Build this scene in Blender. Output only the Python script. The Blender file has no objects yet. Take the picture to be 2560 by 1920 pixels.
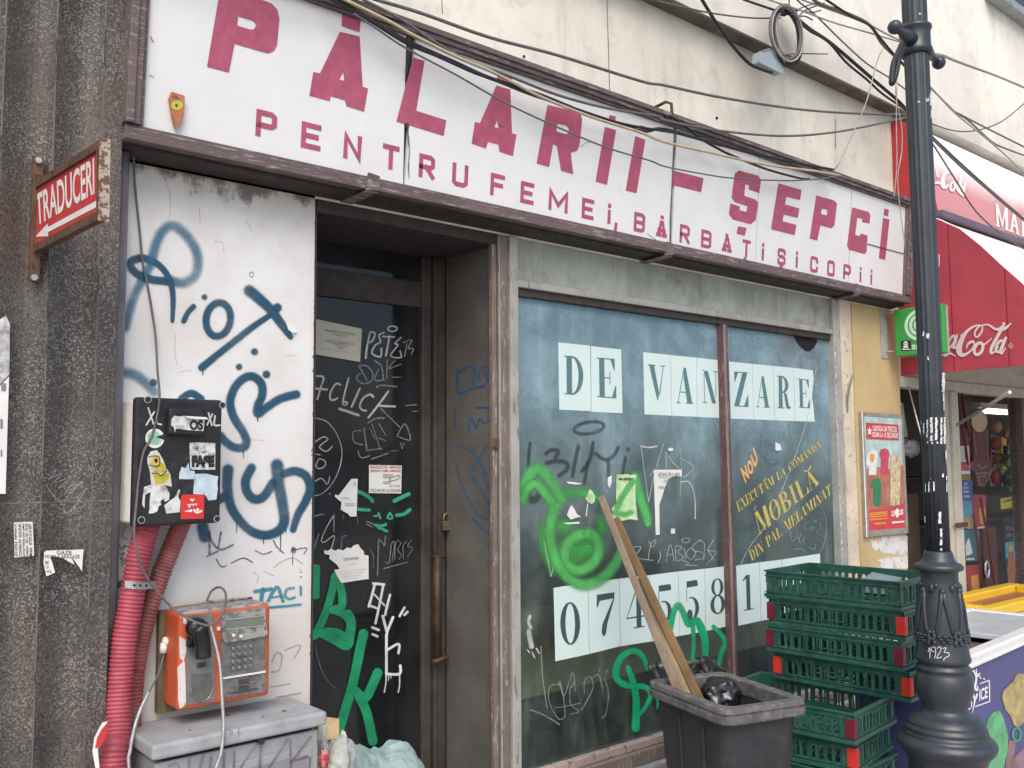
import bpy, bmesh, math, random
import numpy as np
from mathutils import Vector, Matrix, noise as mnoise
from mathutils.geometry import tessellate_polygon
R = math.radians
random.seed(7)
scene = bpy.context.scene
col = scene.collection

# ------------------------------------------------------------------ camera
CAM = Vector((0.0, -3.1, 1.8))
FPX, YAW, PIT, ROLL = 2322.0, R(40.10), R(4.70), R(-0.393)
cy, sy, cp, sp = math.cos(YAW), math.sin(YAW), math.cos(PIT), math.sin(PIT)
FWD = Vector((sy*cp, cy*cp, sp)); RGT0 = Vector((cy, -sy, 0)); UP0 = RGT0.cross(FWD)
RGT = RGT0*math.cos(ROLL)+UP0*math.sin(ROLL); UPV = UP0*math.cos(ROLL)-RGT0*math.sin(ROLL)
cd = bpy.data.cameras.new('camera'); cam = bpy.data.objects.new('camera', cd); col.objects.link(cam)
cd.sensor_width = 36; cd.lens = 36*FPX/2560; cd.clip_end = 2000; cd.clip_start = .05
mw = Matrix((RGT, UPV, -FWD)).transposed().to_4x4(); mw.translation = CAM
cam.matrix_world = mw
scene.camera = cam

# ------------------------------------------------------------------ world, sun, exposure
SUN_EL, SUN_AZ = R(48), R(218)        # azimuth measured from +Y (into the facade) towards +X
world = bpy.data.worlds.new('World'); scene.world = world; world.use_nodes = True
wn = world.node_tree.nodes; wl = world.node_tree.links
sky = wn.new('ShaderNodeTexSky'); sky.sky_type = 'NISHITA'; sky.sun_disc = False
sky.sun_elevation = SUN_EL; sky.sun_rotation = SUN_AZ; sky.air_density = 0.9; sky.dust_density = 3.5; sky.ozone_density = 1.0
wn['Background'].inputs['Strength'].default_value = 0.15
wl.new(sky.outputs[0], wn['Background'].inputs['Color'])
sd = bpy.data.lights.new('sun', 'SUN'); sun = bpy.data.objects.new('sun', sd); col.objects.link(sun)
sd.energy = 0.8; sd.angle = R(35); sd.color = (1, .955, .885)
sdir = Vector((math.sin(SUN_AZ)*math.cos(SUN_EL), math.cos(SUN_AZ)*math.cos(SUN_EL), math.sin(SUN_EL)))
sun.rotation_euler = sdir.to_track_quat('Z', 'Y').to_euler(); sun.location = (0, -6, 12)
scene.view_settings.view_transform = 'Standard'; scene.view_settings.look = 'None'
scene.view_settings.gamma = 1; scene.view_settings.exposure = 0.60
scene.cycles.max_bounces = 8; scene.cycles.transparent_max_bounces = 24

# ------------------------------------------------------------------ pixel -> place helpers (photo pixels, 2560 wide)
def ray(px, py): return RGT*((px-1280)/FPX)+UPV*((960-py)/FPX)+FWD
def hit(px, py, p0, n):
    d = ray(px, py); return CAM+d*((Vector(p0)-CAM).dot(n)/d.dot(n))
def at(px, py, y=0.0):
    d = ray(px, py); return CAM+d*((y-CAM.y)/d.y)
def atx(px, py, x):
    d = ray(px, py); return CAM+d*(x/d.x)
def atz(px, py, z):
    d = ray(px, py); return CAM+d*((z-CAM.z)/d.z)
class Plane:
    """a real surface in the place: maps a photo pixel on it to the point, lifted off along its outward normal"""
    def __init__(s, p0, n): s.p0 = Vector(p0); s.n = Vector(n).normalized()
    def __call__(s, px, py, lift=0.0): return hit(px, py, s.p0, s.n)+s.n*lift
def wallp(y): return Plane((0, y, 0), (0, -1, 0))
def Zm(x0, y0, s): return lambda u, v: (x0+s*u, y0+s*v)
A_ = .42194
z1 = Zm(0,0,A_); z2 = Zm(800,0,A_); z3 = Zm(1660,0,A_); z4 = Zm(0,600,A_); z5 = Zm(700,600,.30136); z6 = Zm(1200,600,.36166)
z7 = Zm(1760,600,A_); z8 = Zm(0,1220,A_); y1 = Zm(700,1100,.30136); y2 = Zm(1200,1100,.36166); y3 = Zm(1860,1220,A_)
y4 = Zm(1200,1500,.36166); y5 = Zm(200,1300,.37373); y6 = Zm(270,950,.24111); y7 = Zm(660,1500,.27125); y8 = Zm(2060,900,.36179)
w1 = Zm(2160,200,.25316); w2 = Zm(2160,560,.25316); w3 = Zm(2260,920,.19293); w4 = Zm(2260,1200,.21708); w5 = Zm(2300,1480,.26531)
w6 = Zm(1860,0,.31646); w7 = Zm(1560,1640,.36166); w8 = Zm(0,700,.48246); v1 = Zm(760,880,.24113); v2 = Zm(760,1180,.19285)
v3 = Zm(480,1480,.19281); v4 = Zm(2040,1000,.21703); v5 = Zm(1700,900,.31343); v6 = Zm(1890,1380,.19293); v7 = Zm(300,1740,.27125); v8 = Zm(1250,1120,.22904)
ID = lambda u, v: (u, v)

# ------------------------------------------------------------------ mesh builder
WORLD = {}
WS = [1.22]
SPLIT = dict(large_letter=.016, small_letter=.014, nail_hole=.01, screw_head=.01, worn_spot=.01, debris=.005, slot_mark=.01, slot_guide=.008, white_lettering=.012, body_rib=.01, flaked_patch=.02, crack=.02, soot_streak=.03, white_paint_trace=.02, gold_lettering=.012, printed_lettering=.02, hairline_crack=.03)
SPLIT.update({k: .045 for k in ('overspray','paint_drip','crease','white_tag','faded_scrawl','thin_scrawl','blue_scribble','mint_painted_face','green_lettering','white_dripping_letters','spray_tag','thin_spray_tag','teal_word','dark_marker_scribble','faint_scribble','jade_scrawl','dark_sprayed_number','scratched_tag','faint_scratches','thin_lime_spray','lime_pig_outline','white_scribble','chalk_smear','white_letters','marker_scrawl','lid_mark','blue_pen_scribble')})
class MB:
    def __init__(s): s.v = []; s.f = []; s.d = []; s.sm = []; s.ch = []
    def add(s, vs, fs, d=None, smooth=False):
        b = len(s.v); s.ch.append((b, len(s.f), len(vs), len(fs))); s.v += [Vector(p) for p in vs]; s.d += (d if d else [0.0]*len(vs))
        for f in fs: s.f.append([i+b for i in f]); s.sm.append(smooth)
        return s
    def box(s, a, b):
        x0,x1 = sorted((a[0],b[0])); y0,y1_ = sorted((a[1],b[1])); q0,q1 = sorted((a[2],b[2]))
        vs = [(x,y,z) for z in (q0,q1) for y in (y0,y1_) for x in (x0,x1)]
        return s.add(vs, [(0,2,3,1),(4,5,7,6),(0,1,5,4),(2,6,7,3),(0,4,6,2),(1,3,7,5)])
    def hexa(s, lo, hi):   # two quads (lists of 4 points) joined
        return s.add(list(lo)+list(hi), [(3,2,1,0),(4,5,6,7),(0,1,5,4),(1,2,6,5),(2,3,7,6),(3,0,4,7)])
    def beam(s, p, q, w, h, up=Vector((0,0,1))):
        p = Vector(p); q = Vector(q); t = (q-p).normalized(); a = t.cross(up)
        if a.length < 1e-4: a = t.cross(Vector((1,0,0)))
        a.normalize(); b = a.cross(t).normalized()
        c = lambda o: [o-a*w/2-b*h/2, o+a*w/2-b*h/2, o+a*w/2+b*h/2, o-a*w/2+b*h/2]
        return s.hexa(c(p), c(q))
    def tube(s, pts, r, n=8, caps=True, flat=1.0, smooth=True):
        pts = [Vector(p) for p in pts]; rr = r if isinstance(r, (list, tuple)) else [r]*len(pts)
        vs = []; fs = []; prev = None
        for i, p in enumerate(pts):
            t = (pts[min(i+1, len(pts)-1)]-pts[max(i-1, 0)])
            t = t.normalized() if t.length > 1e-9 else Vector((0,0,1))
            if prev is None:
                a = t.cross(Vector((0,0,1)));
                if a.length < .05: a = t.cross(Vector((0,1,0)))
            else: a = prev-t*prev.dot(t)
            a.normalize(); prev = a; b = t.cross(a)
            for k in range(n):
                th = 2*math.pi*k/n; vs.append(p+a*math.cos(th)*rr[i]+b*math.sin(th)*rr[i]*flat)
        for i in range(len(pts)-1):
            for k in range(n):
                k2 = (k+1) % n; fs.append((i*n+k, i*n+k2, (i+1)*n+k2, (i+1)*n+k))
        s.add(vs, fs, smooth=smooth)
        if caps:
            b0 = len(s.v)-len(vs); s.f.append([b0+k for k in range(n)][::-1]); s.sm.append(False)
            s.f.append([b0+(len(pts)-1)*n+k for k in range(n)]); s.sm.append(False)
        return s
    def lathe(s, c, prof, n=32, flutes=0, amp=0.0, smooth=True):
        c = Vector(c); vs = []; fs = []
        for r, z in prof:
            for k in range(n):
                th = 2*math.pi*k/n; q = r*(1-amp*abs(math.sin(th*flutes/2))) if flutes else r
                vs.append((c.x+q*math.cos(th), c.y+q*math.sin(th), c.z+z))
        m = len(prof)
        for i in range(m-1):
            for k in range(n):
                k2 = (k+1) % n; fs.append((i*n+k, i*n+k2, (i+1)*n+k2, (i+1)*n+k))
        s.add(vs, fs, smooth=smooth)
        b = len(s.v)-len(vs); s.f.append([b+k for k in range(n)][::-1]); s.sm.append(False)
        s.f.append([b+(m-1)*n+k for k in range(n)]); s.sm.append(False)
        return s
    def ball(s, c, r, n=12, sc=(1,1,1)):
        prof = []; c = Vector(c); vs = []; fs = []
        for i in range(n+1):
            a = math.pi*i/n-math.pi/2
            for k in range(2*n):
                th = math.pi*k/n
                vs.append((c.x+r*sc[0]*math.cos(a)*math.cos(th), c.y+r*sc[1]*math.cos(a)*math.sin(th), c.z+r*sc[2]*math.sin(a)))
        for i in range(n):
            for k in range(2*n):
                k2 = (k+1) % (2*n); fs.append((i*2*n+k, i*2*n+k2, (i+1)*2*n+k2, (i+1)*2*n+k))
        return s.add(vs, fs, smooth=True)
    def poly(s, pts, P, lift=.001, zf=ID, holes=(), thick=0.0):
        loops = [[zf(*p) for p in pts]]+[[zf(*p) for p in h] for h in holes]
        flat = [p for l in loops for p in l]
        tris = tessellate_polygon([[Vector((x, y, 0)) for x, y in l] for l in loops])
        vs = [P(x, y, lift) for x, y in flat]; nrm = P.n
        fs = []
        for t in tris:
            a, b, c = (vs[i] for i in t)
            fs.append(tuple(t) if (b-a).cross(c-a).dot(nrm) > 0 else tuple(t)[::-1])
        s.add(vs, fs)
        if thick:
            o = 0
            for l in loops:
                m = len(l); a = vs[o:o+m]; b = [p-nrm*thick for p in a]
                s.add(a+b, [(k, (k+1) % m, m+(k+1) % m, m+k) for k in range(m)]); o += m
            s.add([p-nrm*thick for p in vs], [f[::-1] for f in fs])
        return s
    def build(s, name, m, parent=None, bevel=0.0, seg=2, origin=None):
        if name in SPLIT:           # separate pieces become objects of their own
            gap = SPLIT[name]; bb = []
            for v0, f0, nv, nf in s.ch:
                P = s.v[v0:v0+nv]; bb.append([[min(p[i] for p in P)-gap/2 for i in range(3)], [max(p[i] for p in P)+gap/2 for i in range(3)]])
            par = list(range(len(bb)))
            def find(i):
                while par[i] != i: i = par[i]
                return i
            for i in range(len(bb)):
                for j in range(i):
                    if all(bb[i][0][k] <= bb[j][1][k] and bb[j][0][k] <= bb[i][1][k] for k in range(3)): par[find(i)] = find(j)
            last = None; groups = {}
            for i in range(len(bb)): groups.setdefault(find(i), []).append(i)
            for g in groups.values():
                b = MB()
                for i in g:
                    v0, f0, nv, nf = s.ch[i]; b.add(s.v[v0:v0+nv], [[k-v0 for k in f] for f in s.f[f0:f0+nf]], s.d[v0:v0+nv])
                last = b._build(name, m, parent, bevel, seg, origin)
            return last
        return s._build(name, m, parent, bevel, seg, origin)
    def _build(s, name, m, parent=None, bevel=0.0, seg=2, origin=None):
        vs = s.v
        lo = Vector((min(p.x for p in vs), min(p.y for p in vs), min(p.z for p in vs)))
        hi = Vector((max(p.x for p in vs), max(p.y for p in vs), max(p.z for p in vs)))
        o = Vector(origin) if origin is not None else Vector(((lo.x+hi.x)/2, (lo.y+hi.y)/2, lo.z))
        me = bpy.data.meshes.new(name); me.from_pydata([p-o for p in vs], [], s.f)
        me.polygons.foreach_set('use_smooth', s.sm)
        if any(s.d):
            at_ = me.attributes.new('d', 'FLOAT', 'POINT'); at_.data.foreach_set('value', s.d)
        me.update(); me.materials.append(m)
        ob = bpy.data.objects.new(name, me); col.objects.link(ob); WORLD[ob.name] = o
        if parent is not None: ob.parent = parent; ob.location = o-WORLD[parent.name]
        else: ob.location = o
        if bevel:
            b = ob.modifiers.new('bevel', 'BEVEL'); b.width = bevel; b.segments = seg; b.limit_method = 'ANGLE'; b.angle_limit = R(40)
            b.harden_normals = False
        return ob
def tag(o, label, cat, group=None, kind=None):
    if label: o['label'] = label
    if cat: o['category'] = cat
    if group: o['group'] = group
    if kind: o['kind'] = kind
    return o
def empty(name, loc, label, cat, group=None):
    o = bpy.data.objects.new(name, None); col.objects.link(o); o.location = loc; o.empty_display_size = .1
    WORLD[o.name] = Vector(loc); return tag(o, label, cat, group)
def struct(o): o['kind'] = 'structure'; return o
def copy_tree(o, parent=None):
    c = o.copy(); col.objects.link(c)
    if parent is not None: c.parent = parent
    for ch in list(o.children): copy_tree(ch, c)
    return c

def smooth_path(pts, n=6, closed=False):
    pts = [tuple(p) for p in pts]; m = len(pts); out = []
    if m < 3 and not closed:
        a, b = np.array(pts[0], float), np.array(pts[-1], float)
        return [tuple(a+(b-a)*k/n) for k in range(n+1)]
    rng = range(m) if closed else range(m-1)
    g = (lambda i: np.array(pts[i % m], float)) if closed else (lambda i: np.array(pts[min(max(i, 0), m-1)], float))
    for i in rng:
        p0, p1, p2, p3 = g(i-1), g(i), g(i+1), g(i+2)
        for k in range(n):
            t = k/n; out.append(tuple(.5*((2*p1)+(-p0+p2)*t+(2*p0-5*p1+4*p2-p3)*t*t+(-p0+3*p1-3*p2+p3)*t**3)))
    out.append(tuple(g(0 if closed else m-1))); return out

LIFT = [0.0]
HALO = [None]
def halo(name, m, parent, k=2.0, lift=.0004):     # overspray round the lines collected in HALO
    rec, HALO[0] = HALO[0], None; b = MB()
    for pts, w, P, zf, cl in rec: stroke(b, pts, [x*k for x in w] if isinstance(w, (list, tuple)) else w*k, P, zf, cl, lift=lift)
    return b.build(name, m, parent)
def stroke(mb, pts, w, P, zf=ID, closed=False, lift=.0012, n=6, scale=None):
    """one sprayed or drawn line: a ribbon on plane P, attribute d = 0 in the middle, 1 at the edge"""
    LIFT[0] = (LIFT[0]+.00004) % .0016
    base = lift+LIFT[0]
    if HALO[0] is not None: HALO[0].append((pts, w, P, zf, closed))
    q = [zf(*p) for p in pts]; k = math.hypot(zf(1,0)[0]-zf(0,0)[0], zf(1,0)[1]-zf(0,0)[1])
    ws = w if isinstance(w, (list, tuple)) else [w]*len(pts)
    pth = smooth_path([(a, b, c*k/2*WS[0]) for (a, b), c in zip(q, ws)], n, closed)
    vs = []; ds = []; fs = []; m = len(pth); e = .000006
    nr = []
    for i in range(m):
        a = pth[max(i-1, 0)]; b = pth[min(i+1, m-1)]
        if closed and i in (0, m-1): a = pth[m-2]; b = pth[1]
        t = np.array([b[0]-a[0], b[1]-a[1]]); L = np.hypot(*t); t = t/L if L > 1e-9 else np.array([1., 0.])
        nr.append((-t[1], t[0], t[0], t[1]))
    for i, (x, y, h) in enumerate(pth):
        nx, ny = nr[i][:2]; l = base+e*i
        vs += [P(x-nx*h, y-ny*h, l), P(x, y, l), P(x+nx*h, y+ny*h, l)]; ds += [1., 0., 1.]
    for i in range(m-1):
        b = 3*i; fs += [(b, b+1, b+4, b+3), (b+1, b+2, b+5, b+4)]
    if not closed:
        for i, sg in ((0, -1), (m-1, 1)):
            x, y, h = pth[i]; nx, ny, tx, ty = nr[i]; c = len(vs); l = base+e*i
            vs.append(P(x, y, l)); ds.append(0.)
            for j in range(9):
                th = math.pi*j/8; dx = math.cos(th); dy = math.sin(th)*sg
                vs.append(P(x+h*(nx*dx+tx*dy), y+h*(ny*dx+ty*dy), l)); ds.append(1.)
            fs += [(c, c+1+j, c+2+j) for j in range(8)]
    mb.add(vs, fs, ds); return mb
def dot(mb, p, r, P, zf=ID, ry=None, lift=.0012):
    LIFT[0] = (LIFT[0]+.00004) % .0016; l = lift+LIFT[0]
    x, y = zf(*p); k = math.hypot(zf(1,0)[0]-zf(0,0)[0], 0); ry = ry or r
    vs = [P(x, y, l)]+[P(x+r*k*math.cos(t*math.pi/10), y+ry*k*math.sin(t*math.pi/10), l) for t in range(20)]
    mb.add(vs, [(0, 1+t, 1+(t+1) % 20) for t in range(20)], [0.]+[1.]*20); return mb
def ell(cx_, cy_, rx, ry, n=12, rot=0): 
    return [(cx_+rx*math.cos(t)*math.cos(rot)-ry*math.sin(t)*math.sin(rot), cy_+rx*math.cos(t)*math.sin(rot)+ry*math.sin(t)*math.cos(rot)) for t in [2*math.pi*i/n for i in range(n)]]

# flat writing ------------------------------------------------------
def text_mesh(body, bold=0.0, shear=0.0):
    cu = bpy.data.curves.new('t', 'FONT'); cu.body = body; cu.size = 1; cu.offset = bold; cu.shear = shear; cu.resolution_u = 4; cu.fill_mode = 'FRONT'
    ob = bpy.data.objects.new('t', cu); col.objects.link(ob)
    me = bpy.data.meshes.new_from_object(ob)
    vs = [tuple(v.co) for v in me.vertices]; fs = [tuple(p.vertices) for p in me.polygons]
    bpy.data.objects.remove(ob); bpy.data.curves.remove(cu); bpy.data.meshes.remove(me)
    x0 = min(v[0] for v in vs); x1 = max(v[0] for v in vs); b0 = min(v[1] for v in vs); b1 = max(v[1] for v in vs)
    return [((v[0]-x0)/(x1-x0), (v[1]-b0)/max(b1-b0, 1e-6)) for v in vs], fs
def quad_map(q, zf=ID):   # q = bl, br, tr, tl
    bl, br, tr, tl = [np.array(zf(*p), float) for p in q]
    return lambda s, t: tuple((bl*(1-s)+br*s)*(1-t)+(tl*(1-s)+tr*s)*t)
def put(mb, vs, fs, mp, P, lift):
    pts = [P(*mp(*v), lift) for v in vs]
    out = []
    for f in fs:
        a, b, c = pts[f[0]], pts[f[1]], pts[f[2]]
        out.append(f if (b-a).cross(c-a).dot(P.n) > 0 else f[::-1])
    mb.add(pts, out); return mb
def text_px(mb, body, q, P, lift=.0016, zf=ID, bold=0.0, shear=0.0):
    vs, fs = text_mesh(body, bold, shear); return put(mb, vs, fs, quad_map(q, zf), P, lift)
def rectq(x0, y0, x1, y1_): return [(x0, y1_), (x1, y1_), (x1, y0), (x0, y0)]

# heavy-and-hairline serif letters for the sale notice and the gold lettering; unit boxes, a list of polygons each
def _r(a, b, c, d): return [(a, b), (c, b), (c, d), (a, d)]
def _bowl(cx_, cy_, ro, so, ri, si, a0, a1, n=10):
    an = [a0+(a1-a0)*i/n for i in range(n+1)]
    return [[(cx_+ro*math.cos(a), cy_+so*math.sin(a)), (cx_+ro*math.cos(b), cy_+so*math.sin(b)), (cx_+ri*math.cos(b), cy_+si*math.sin(b)), (cx_+ri*math.cos(a), cy_+si*math.sin(a))] for a, b in zip(an, an[1:])]
_H = math.pi/2
STEM = [_r(.12,0,.4,1), _r(0,0,.12,.03), _r(.4,0,.52,.03), _r(0,.97,.12,1), _r(.4,.97,.46,1)]
def _ring(cx_, cy_, rx, ry, th, hair): return _bowl(cx_, cy_, rx, ry, rx-th, ry-hair, 0, 4*_H, 28)
SER = {
 'D': STEM[:3]+STEM[3:4]+_bowl(.4,.5,.58,.5,.33,.46,-_H,_H,14),
 'E': [STEM[0],STEM[1],STEM[3],_r(.4,.97,.95,1),_r(.4,0,1,.03),[(.95,.97),(.95,.7),(.91,.7),(.72,.97)],[(1,.03),(.77,.03),(.95,.32),(1,.32)],_r(.4,.49,.66,.52),[(.66,.36),(.7,.36),(.7,.66),(.66,.66)]],
 'L': [STEM[0],STEM[1],STEM[3],STEM[4],_r(.4,0,1,.03),[(1,.03),(.77,.03),(.95,.34),(1,.34)]],
 'F': [STEM[0],STEM[1],STEM[2],STEM[3],_r(.4,.97,.95,1),[(.95,.97),(.95,.7),(.91,.7),(.72,.97)],_r(.4,.49,.66,.52),_r(.66,.36,.7,.66)],
 'I': [_r(.3,0,.7,1),_r(.1,0,.3,.03),_r(.7,0,.9,.03),_r(.1,.97,.3,1),_r(.7,.97,.9,1)],
 'V': [[(.07,.97),(.36,.97),(.62,.2),(.55,0),(.5,0)],[(.62,.2),(.66,.12),(.9,.97),(.86,.97)],_r(0,.97,.45,1),_r(.72,.97,1,1)],
 'A': [[(.42,1),(.56,1),(.93,.03),(.64,.03),(.42,.72)],[(.42,1),(.42,.86),(.12,.03),(.08,.03)],_r(.24,.3,.56,.33),_r(0,0,.24,.03),_r(.55,0,1,.03)],
 'N': [[(.1,.97),(.38,.97),(.9,0),(.84,0),(.62,0)],_r(.1,.03,.14,.9),_r(.86,.2,.9,.97),_r(0,0,.26,.03),_r(0,.97,.1,1),_r(.74,.97,1,1)],
 'Z': [[(.62,.97),(.97,.97),(.36,.03),(.02,.03)],_r(.04,.97,.97,1),_r(.02,0,1,.03),[(.04,.97),(.04,.7),(.08,.7),(.32,.97)],[(1,.03),(.7,.03),(.96,.34),(1,.34)]],
 'R': STEM+_bowl(.4,.74,.48,.26,.22,.22,-_H,_H,12)+[[(.4,.48),(.4,.51),(.62,.51),(.62,.48)],[(.5,.48),(.72,.46),(.86,.08),(.62,.1)],[(.62,.1),(.86,.08),(1,.05),(.98,.02),(.8,-.01),(.66,.02)]],
 'P': STEM+_bowl(.4,.72,.54,.28,.28,.24,-_H,_H,12),
 'B': STEM[:1]+STEM[1:2]+STEM[3:4]+_bowl(.4,.76,.46,.24,.22,.2,-_H,_H,12)+_bowl(.4,.26,.58,.26,.32,.22,-_H,_H,12),
 'O': _ring(.5,.5,.5,.5,.26,.035), '0': _ring(.5,.5,.5,.5,.26,.035),
 'C': _bowl(.52,.5,.52,.5,.26,.46,.6,2*math.pi-.7,20)+[[(.93,.62),(.9,.97),(.97,.97),(.97,.62)]],
 'M': [_r(.06,.03,.1,.97),[(.06,1),(.3,1),(.56,.18),(.5,0),(.46,0)],[(.5,0),(.54,.14),(.72,.97),(.7,1)],_r(.7,0,.94,1),_r(0,0,.2,.03),_r(.62,0,.7,.03),_r(.94,0,1,.03)],
 'T': [_r(.36,0,.64,.97),_r(.05,.97,.95,1),[(.05,.97),(.05,.68),(.09,.68),(.3,.97)],[(.95,.97),(.7,.97),(.91,.68),(.95,.68)],_r(.22,0,.36,.03),_r(.64,0,.78,.03)],
 'U': [_r(.1,.28,.36,.97),_r(.78,.28,.82,.97),_r(0,.97,.48,1),_r(.66,.97,.94,1)]+_bowl(.46,.28,.36,.29,.1,.25,-2*_H,-_H,8)+_bowl(.46,.28,.36,.29,.32,.25,-_H,0,8),
 'X': [[(.08,.97),(.38,.97),(.94,.03),(.64,.03)],[(.82,.97),(.86,.97),(.18,.03),(.14,.03)],_r(0,.97,.46,1),_r(.7,.97,1,1),_r(0,0,.32,.03),_r(.56,0,1,.03)],
 '7': [[(.02,1),(1,1),(1,.86),(.02,.84)],[(.02,.84),(.02,.7),(.07,.7),(.2,.84)],[(.94,.86),(1,.86),(.62,.3),(.56,.1),(.3,.1),(.34,.28)],[(.3,.1),(.56,.1),(.5,.01),(.38,0)]],
 '4': [_r(.55,.03,.8,1),[(.55,1),(.55,.9),(.08,.31),(.02,.28)],_r(.02,.26,1,.295),_r(.38,0,.96,.03)],
 '5': [[(.12,1),(.9,1),(.96,.86),(.86,.84),(.12,.84)],_r(.1,.5,.14,.84)]+_bowl(.42,.3,.54,.29,.28,.26,-_H,1.9,14)+_bowl(.3,.14,.2,.14,.01,.01,0,4*_H,10),
 '8': _ring(.5,.75,.4,.25,.2,.03)+_ring(.5,.26,.48,.27,.24,.03),
 '1': [_r(.38,.03,.7,1),_r(.12,0,.96,.03),[(.38,1),(.38,.9),(.1,.84),(.1,.88)]],
 '´': [], ' ': [] }
def ser_px(mb, ch, q, P, lift, zf=ID):
    mp = quad_map(q, zf)
    for i, pg in enumerate(SER[ch]):
        put(mb, pg, [tuple(range(len(pg)))], mp, P, lift+.00003*i)
    return mb

# square-ended block capitals (polylines in a unit box, drawn with mitred joints)
BLK = {'P':[[(0,0),(0,1),(.8,1),(1,.9),(1,.52),(.8,.42),(0,.42)]],'E':[[(1,0),(0,0),(0,1),(1,1)],[(0,.5),(.85,.5)]],'N':[[(0,0),(0,1),(1,0),(1,1)]],
 'T':[[(.5,0),(.5,1)],[(0,1),(1,1)]],'R':[[(0,0),(0,1),(.8,1),(1,.9),(1,.56),(.8,.46),(0,.46)],[(.45,.46),(1,0)]],'U':[[(0,1),(0,.12),(.2,0),(.8,0),(1,.12),(1,1)]],
 'F':[[(0,0),(0,1),(1,1)],[(0,.5),(.85,.5)]],'M':[[(0,0),(0,1),(.5,.25),(1,1),(1,0)]],'I':[[(.5,0),(.5,.72)],[(.5,1.0),(.5,1.12)]],'B':[[(0,0),(0,1),(.8,1),(1,.9),(1,.6),(.85,.5),(1,.4),(1,.1),(.8,0),(0,0)],[(0,.5),(.85,.5)]],
 'A':[[(.1,.1),(.38,.88),(.62,.88),(.9,.1)],[(.1,.35),(.9,.35)],[(-.05,.06),(.3,.06)],[(.7,.06),(1.05,.06)]],'S':[[(1,.8),(1,.9),(.85,1),(.15,1),(0,.9),(0,.62),(.15,.52),(.85,.5),(1,.4),(1,.1),(.85,0),(.15,0),(0,.1),(0,.2)]],
 'C':[[(1,.75),(1,.9),(.85,1),(.15,1),(0,.9),(0,.1),(.15,0),(.85,0),(1,.1),(1,.25)]],'O':[[(.15,0),(0,.1),(0,.9),(.15,1),(.85,1),(1,.9),(1,.1),(.85,0),(.15,0)]],',':[[(.6,.0),(.3,-.3)]],
 '.':[[(.5,0),(.5,.12)]]}
def miter(mb, pts, h, fn, lift):
    closed = pts[0] == pts[-1]
    if closed: pts = pts[:-1]
    p = [np.array(a, float) for a in pts]; m = len(p); L = []; Rr = []
    for i in range(m):
        a = p[i-1] if (closed or i) else None; c = p[(i+1) % m] if (closed or i < m-1) else None
        t1 = (p[i]-a) if a is not None else (c-p[i]); t2 = (c-p[i]) if c is not None else t1
        t1 = t1/np.hypot(*t1); t2 = t2/np.hypot(*t2)
        n1 = np.array([-t1[1], t1[0]]); n2 = np.array([-t2[1], t2[0]]); b = n1+n2; b = b/max(np.hypot(*b), 1e-6); k = min(1/max(b@n1, .35), 2.2)
        e = np.zeros(2)
        L.append(p[i]+b*h*k+e); Rr.append(p[i]-b*h*k+e)
    vs = []
    for a, b in zip(L, Rr): vs += [fn(*a, lift), fn(*b, lift)]
    fs = [(2*i, 2*i+1, 2*((i+1) % m)+1, 2*((i+1) % m)) for i in range(m if closed else m-1)]
    mb.add(vs, fs); return mb

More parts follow.
